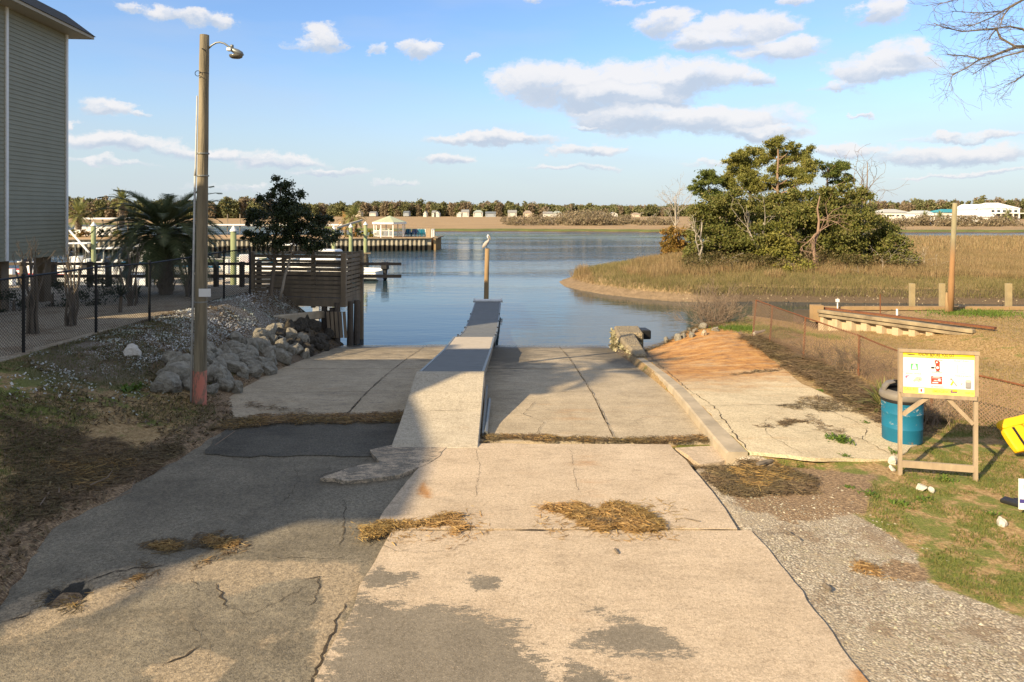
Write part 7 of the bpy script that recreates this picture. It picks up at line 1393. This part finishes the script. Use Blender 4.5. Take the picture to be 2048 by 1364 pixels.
fh = [('tiny white house low in the far woods beyond the gazebo end', 863, 872, 422, 432, 0), ('white gabled house beside the tiny one far behind the marina point', 868, 879, 423, 433, 1), ('white fronted far house with grey roof, first in open marsh view', 913, 925, 424, 433, 1), ('grey roofed far house joined to the white fronted one', 922, 938, 420, 432, 0), ('pale green roofed house in the far tree line', 946, 966, 421, 432, 2),
      ('dark long house low in the far tree line', 970, 992, 424, 433, 3), ('cream far house with grey upper floor above the pelican', 1015, 1034, 421, 434, 0), ('brown roofed cream house in the far trees', 1046, 1065, 422, 434, 4), ('white far house half hidden by scrub', 1086, 1106, 424, 434, 0), ('large white far house with the pale wide roof', 1105, 1125, 423, 434, 2), ('small white cottage just past the large white far house', 1127, 1140, 426, 434, 1),
      ('white far houses front behind the grey tree of the scrub', 1186, 1200, 426, 434, 0), ('white far house with shaded porch past the grey scrub tree', 1202, 1215, 425, 433, 1), ('bright white peaked house in the far trees', 1220, 1236, 425, 434, 1), ('tan far house nearest the island wood', 1266, 1281, 426, 434, 4), ('small white house among far bare trees left of the gazebo roof', 846, 853, 423, 432, 1), ('faint pale roofed house above the green palm of the point', 705, 722, 422, 431, 4), ('greenish house behind the gazebo roof', 806, 818, 423, 430, 3), ('small pale house in the trees between palm and gazebo', 738, 752, 424, 430, 0)]
pal = [((.55, .53, .48), (.28, .28, .27)), ((.62, .60, .55), (.40, .39, .37)), ((.56, .55, .50), (.34, .38, .34)), ((.30, .33, .36), (.16, .18, .20)), ((.55, .47, .36), (.34, .27, .21))]
for l, x0, x1, yt, yb, k in fh: fhouse(l, x0, x1, yt - 1, yb, 585, pal[k][0], pal[k][1], ('gable', 'front', 'hip', 'gable', 'hip')[k], 2, depth=10)
fhouse('largest white waterfront house with hipped roof and columned porch', 1975, 2042, 405, 436, 232, (.82, .80, .77), (.78, .78, .77), 'hip', 5, 'white waterfront houses', 12, True)
fhouse('white waterfront wing with a pointed roof against the pale sky', 1948, 1990, 408, 437, 236, (.84, .82, .78), (.80, .80, .79), 'front', 3, 'white waterfront houses', 12)
fhouse('low white annex in front of the large white houses', 1932, 1996, 424, 449, 226, (.84, .80, .72), (.80, .78, .74), 'gable', 3, 'white waterfront houses', 10)
fhouse('teal roofed house partly behind the tall leaning pole', 1888, 1936, 418, 436, 250, (.62, .58, .50), (.06, .30, .36), 'hip', 3, 'white waterfront houses', 12)
fhouse('long white house with grey roof just past the island wood', 1767, 1824, 418, 437, 270, (.74, .70, .64), (.46, .46, .43), 'hip', 5, 'white waterfront houses', 12)
fhouse('narrow white two storey house with a lower porch', 1838, 1870, 421, 438, 255, (.78, .77, .74), (.50, .52, .52), 'gable', 3, 'white waterfront houses', 9, True)
root = empty('pergola', D(1905, 447, 215), 'long low pergola on white posts by the far shore', 'pergola'); mb = MB(); a = D(1860, 432, 215); b = D(1950, 431, 215); mb.box(((a.x + b.x) / 2, 216, a.z), (b.x - a.x, 3.5, .35)); obj('beam', mb, M['wood_grey'], root)
for i in range(15): x = a.x + (b.x - a.x) * i / 14; mb = MB(); mb.box((x, 214.5, (a.z - .6) / 2), (.35, .3, a.z + .6)); obj('post', mb, M['white'], root)
palm('small round palm beside the white waterfront annex', D(2015, 446, 215), 2.2, .3, 2.3, 26, M['palmpale'], M['bark'], 'far shore palms', 14, .6, .06, -.7, .3, 16); palm('golden palm between pergola and narrow white house', D(1850, 446, 212), 1.6, .3, 2.1, 26, M['palmpale'], M['bark'], 'far shore palms', 14, .6, .06, -.7, .3, 16)
palm('small palm by the teal roofed house', D(1880, 447, 212), 1.8, .3, 2.0, 26, M['palmpale'], M['bark'], 'far shore palms', 14, .6, .06, -.7, .3, 16)
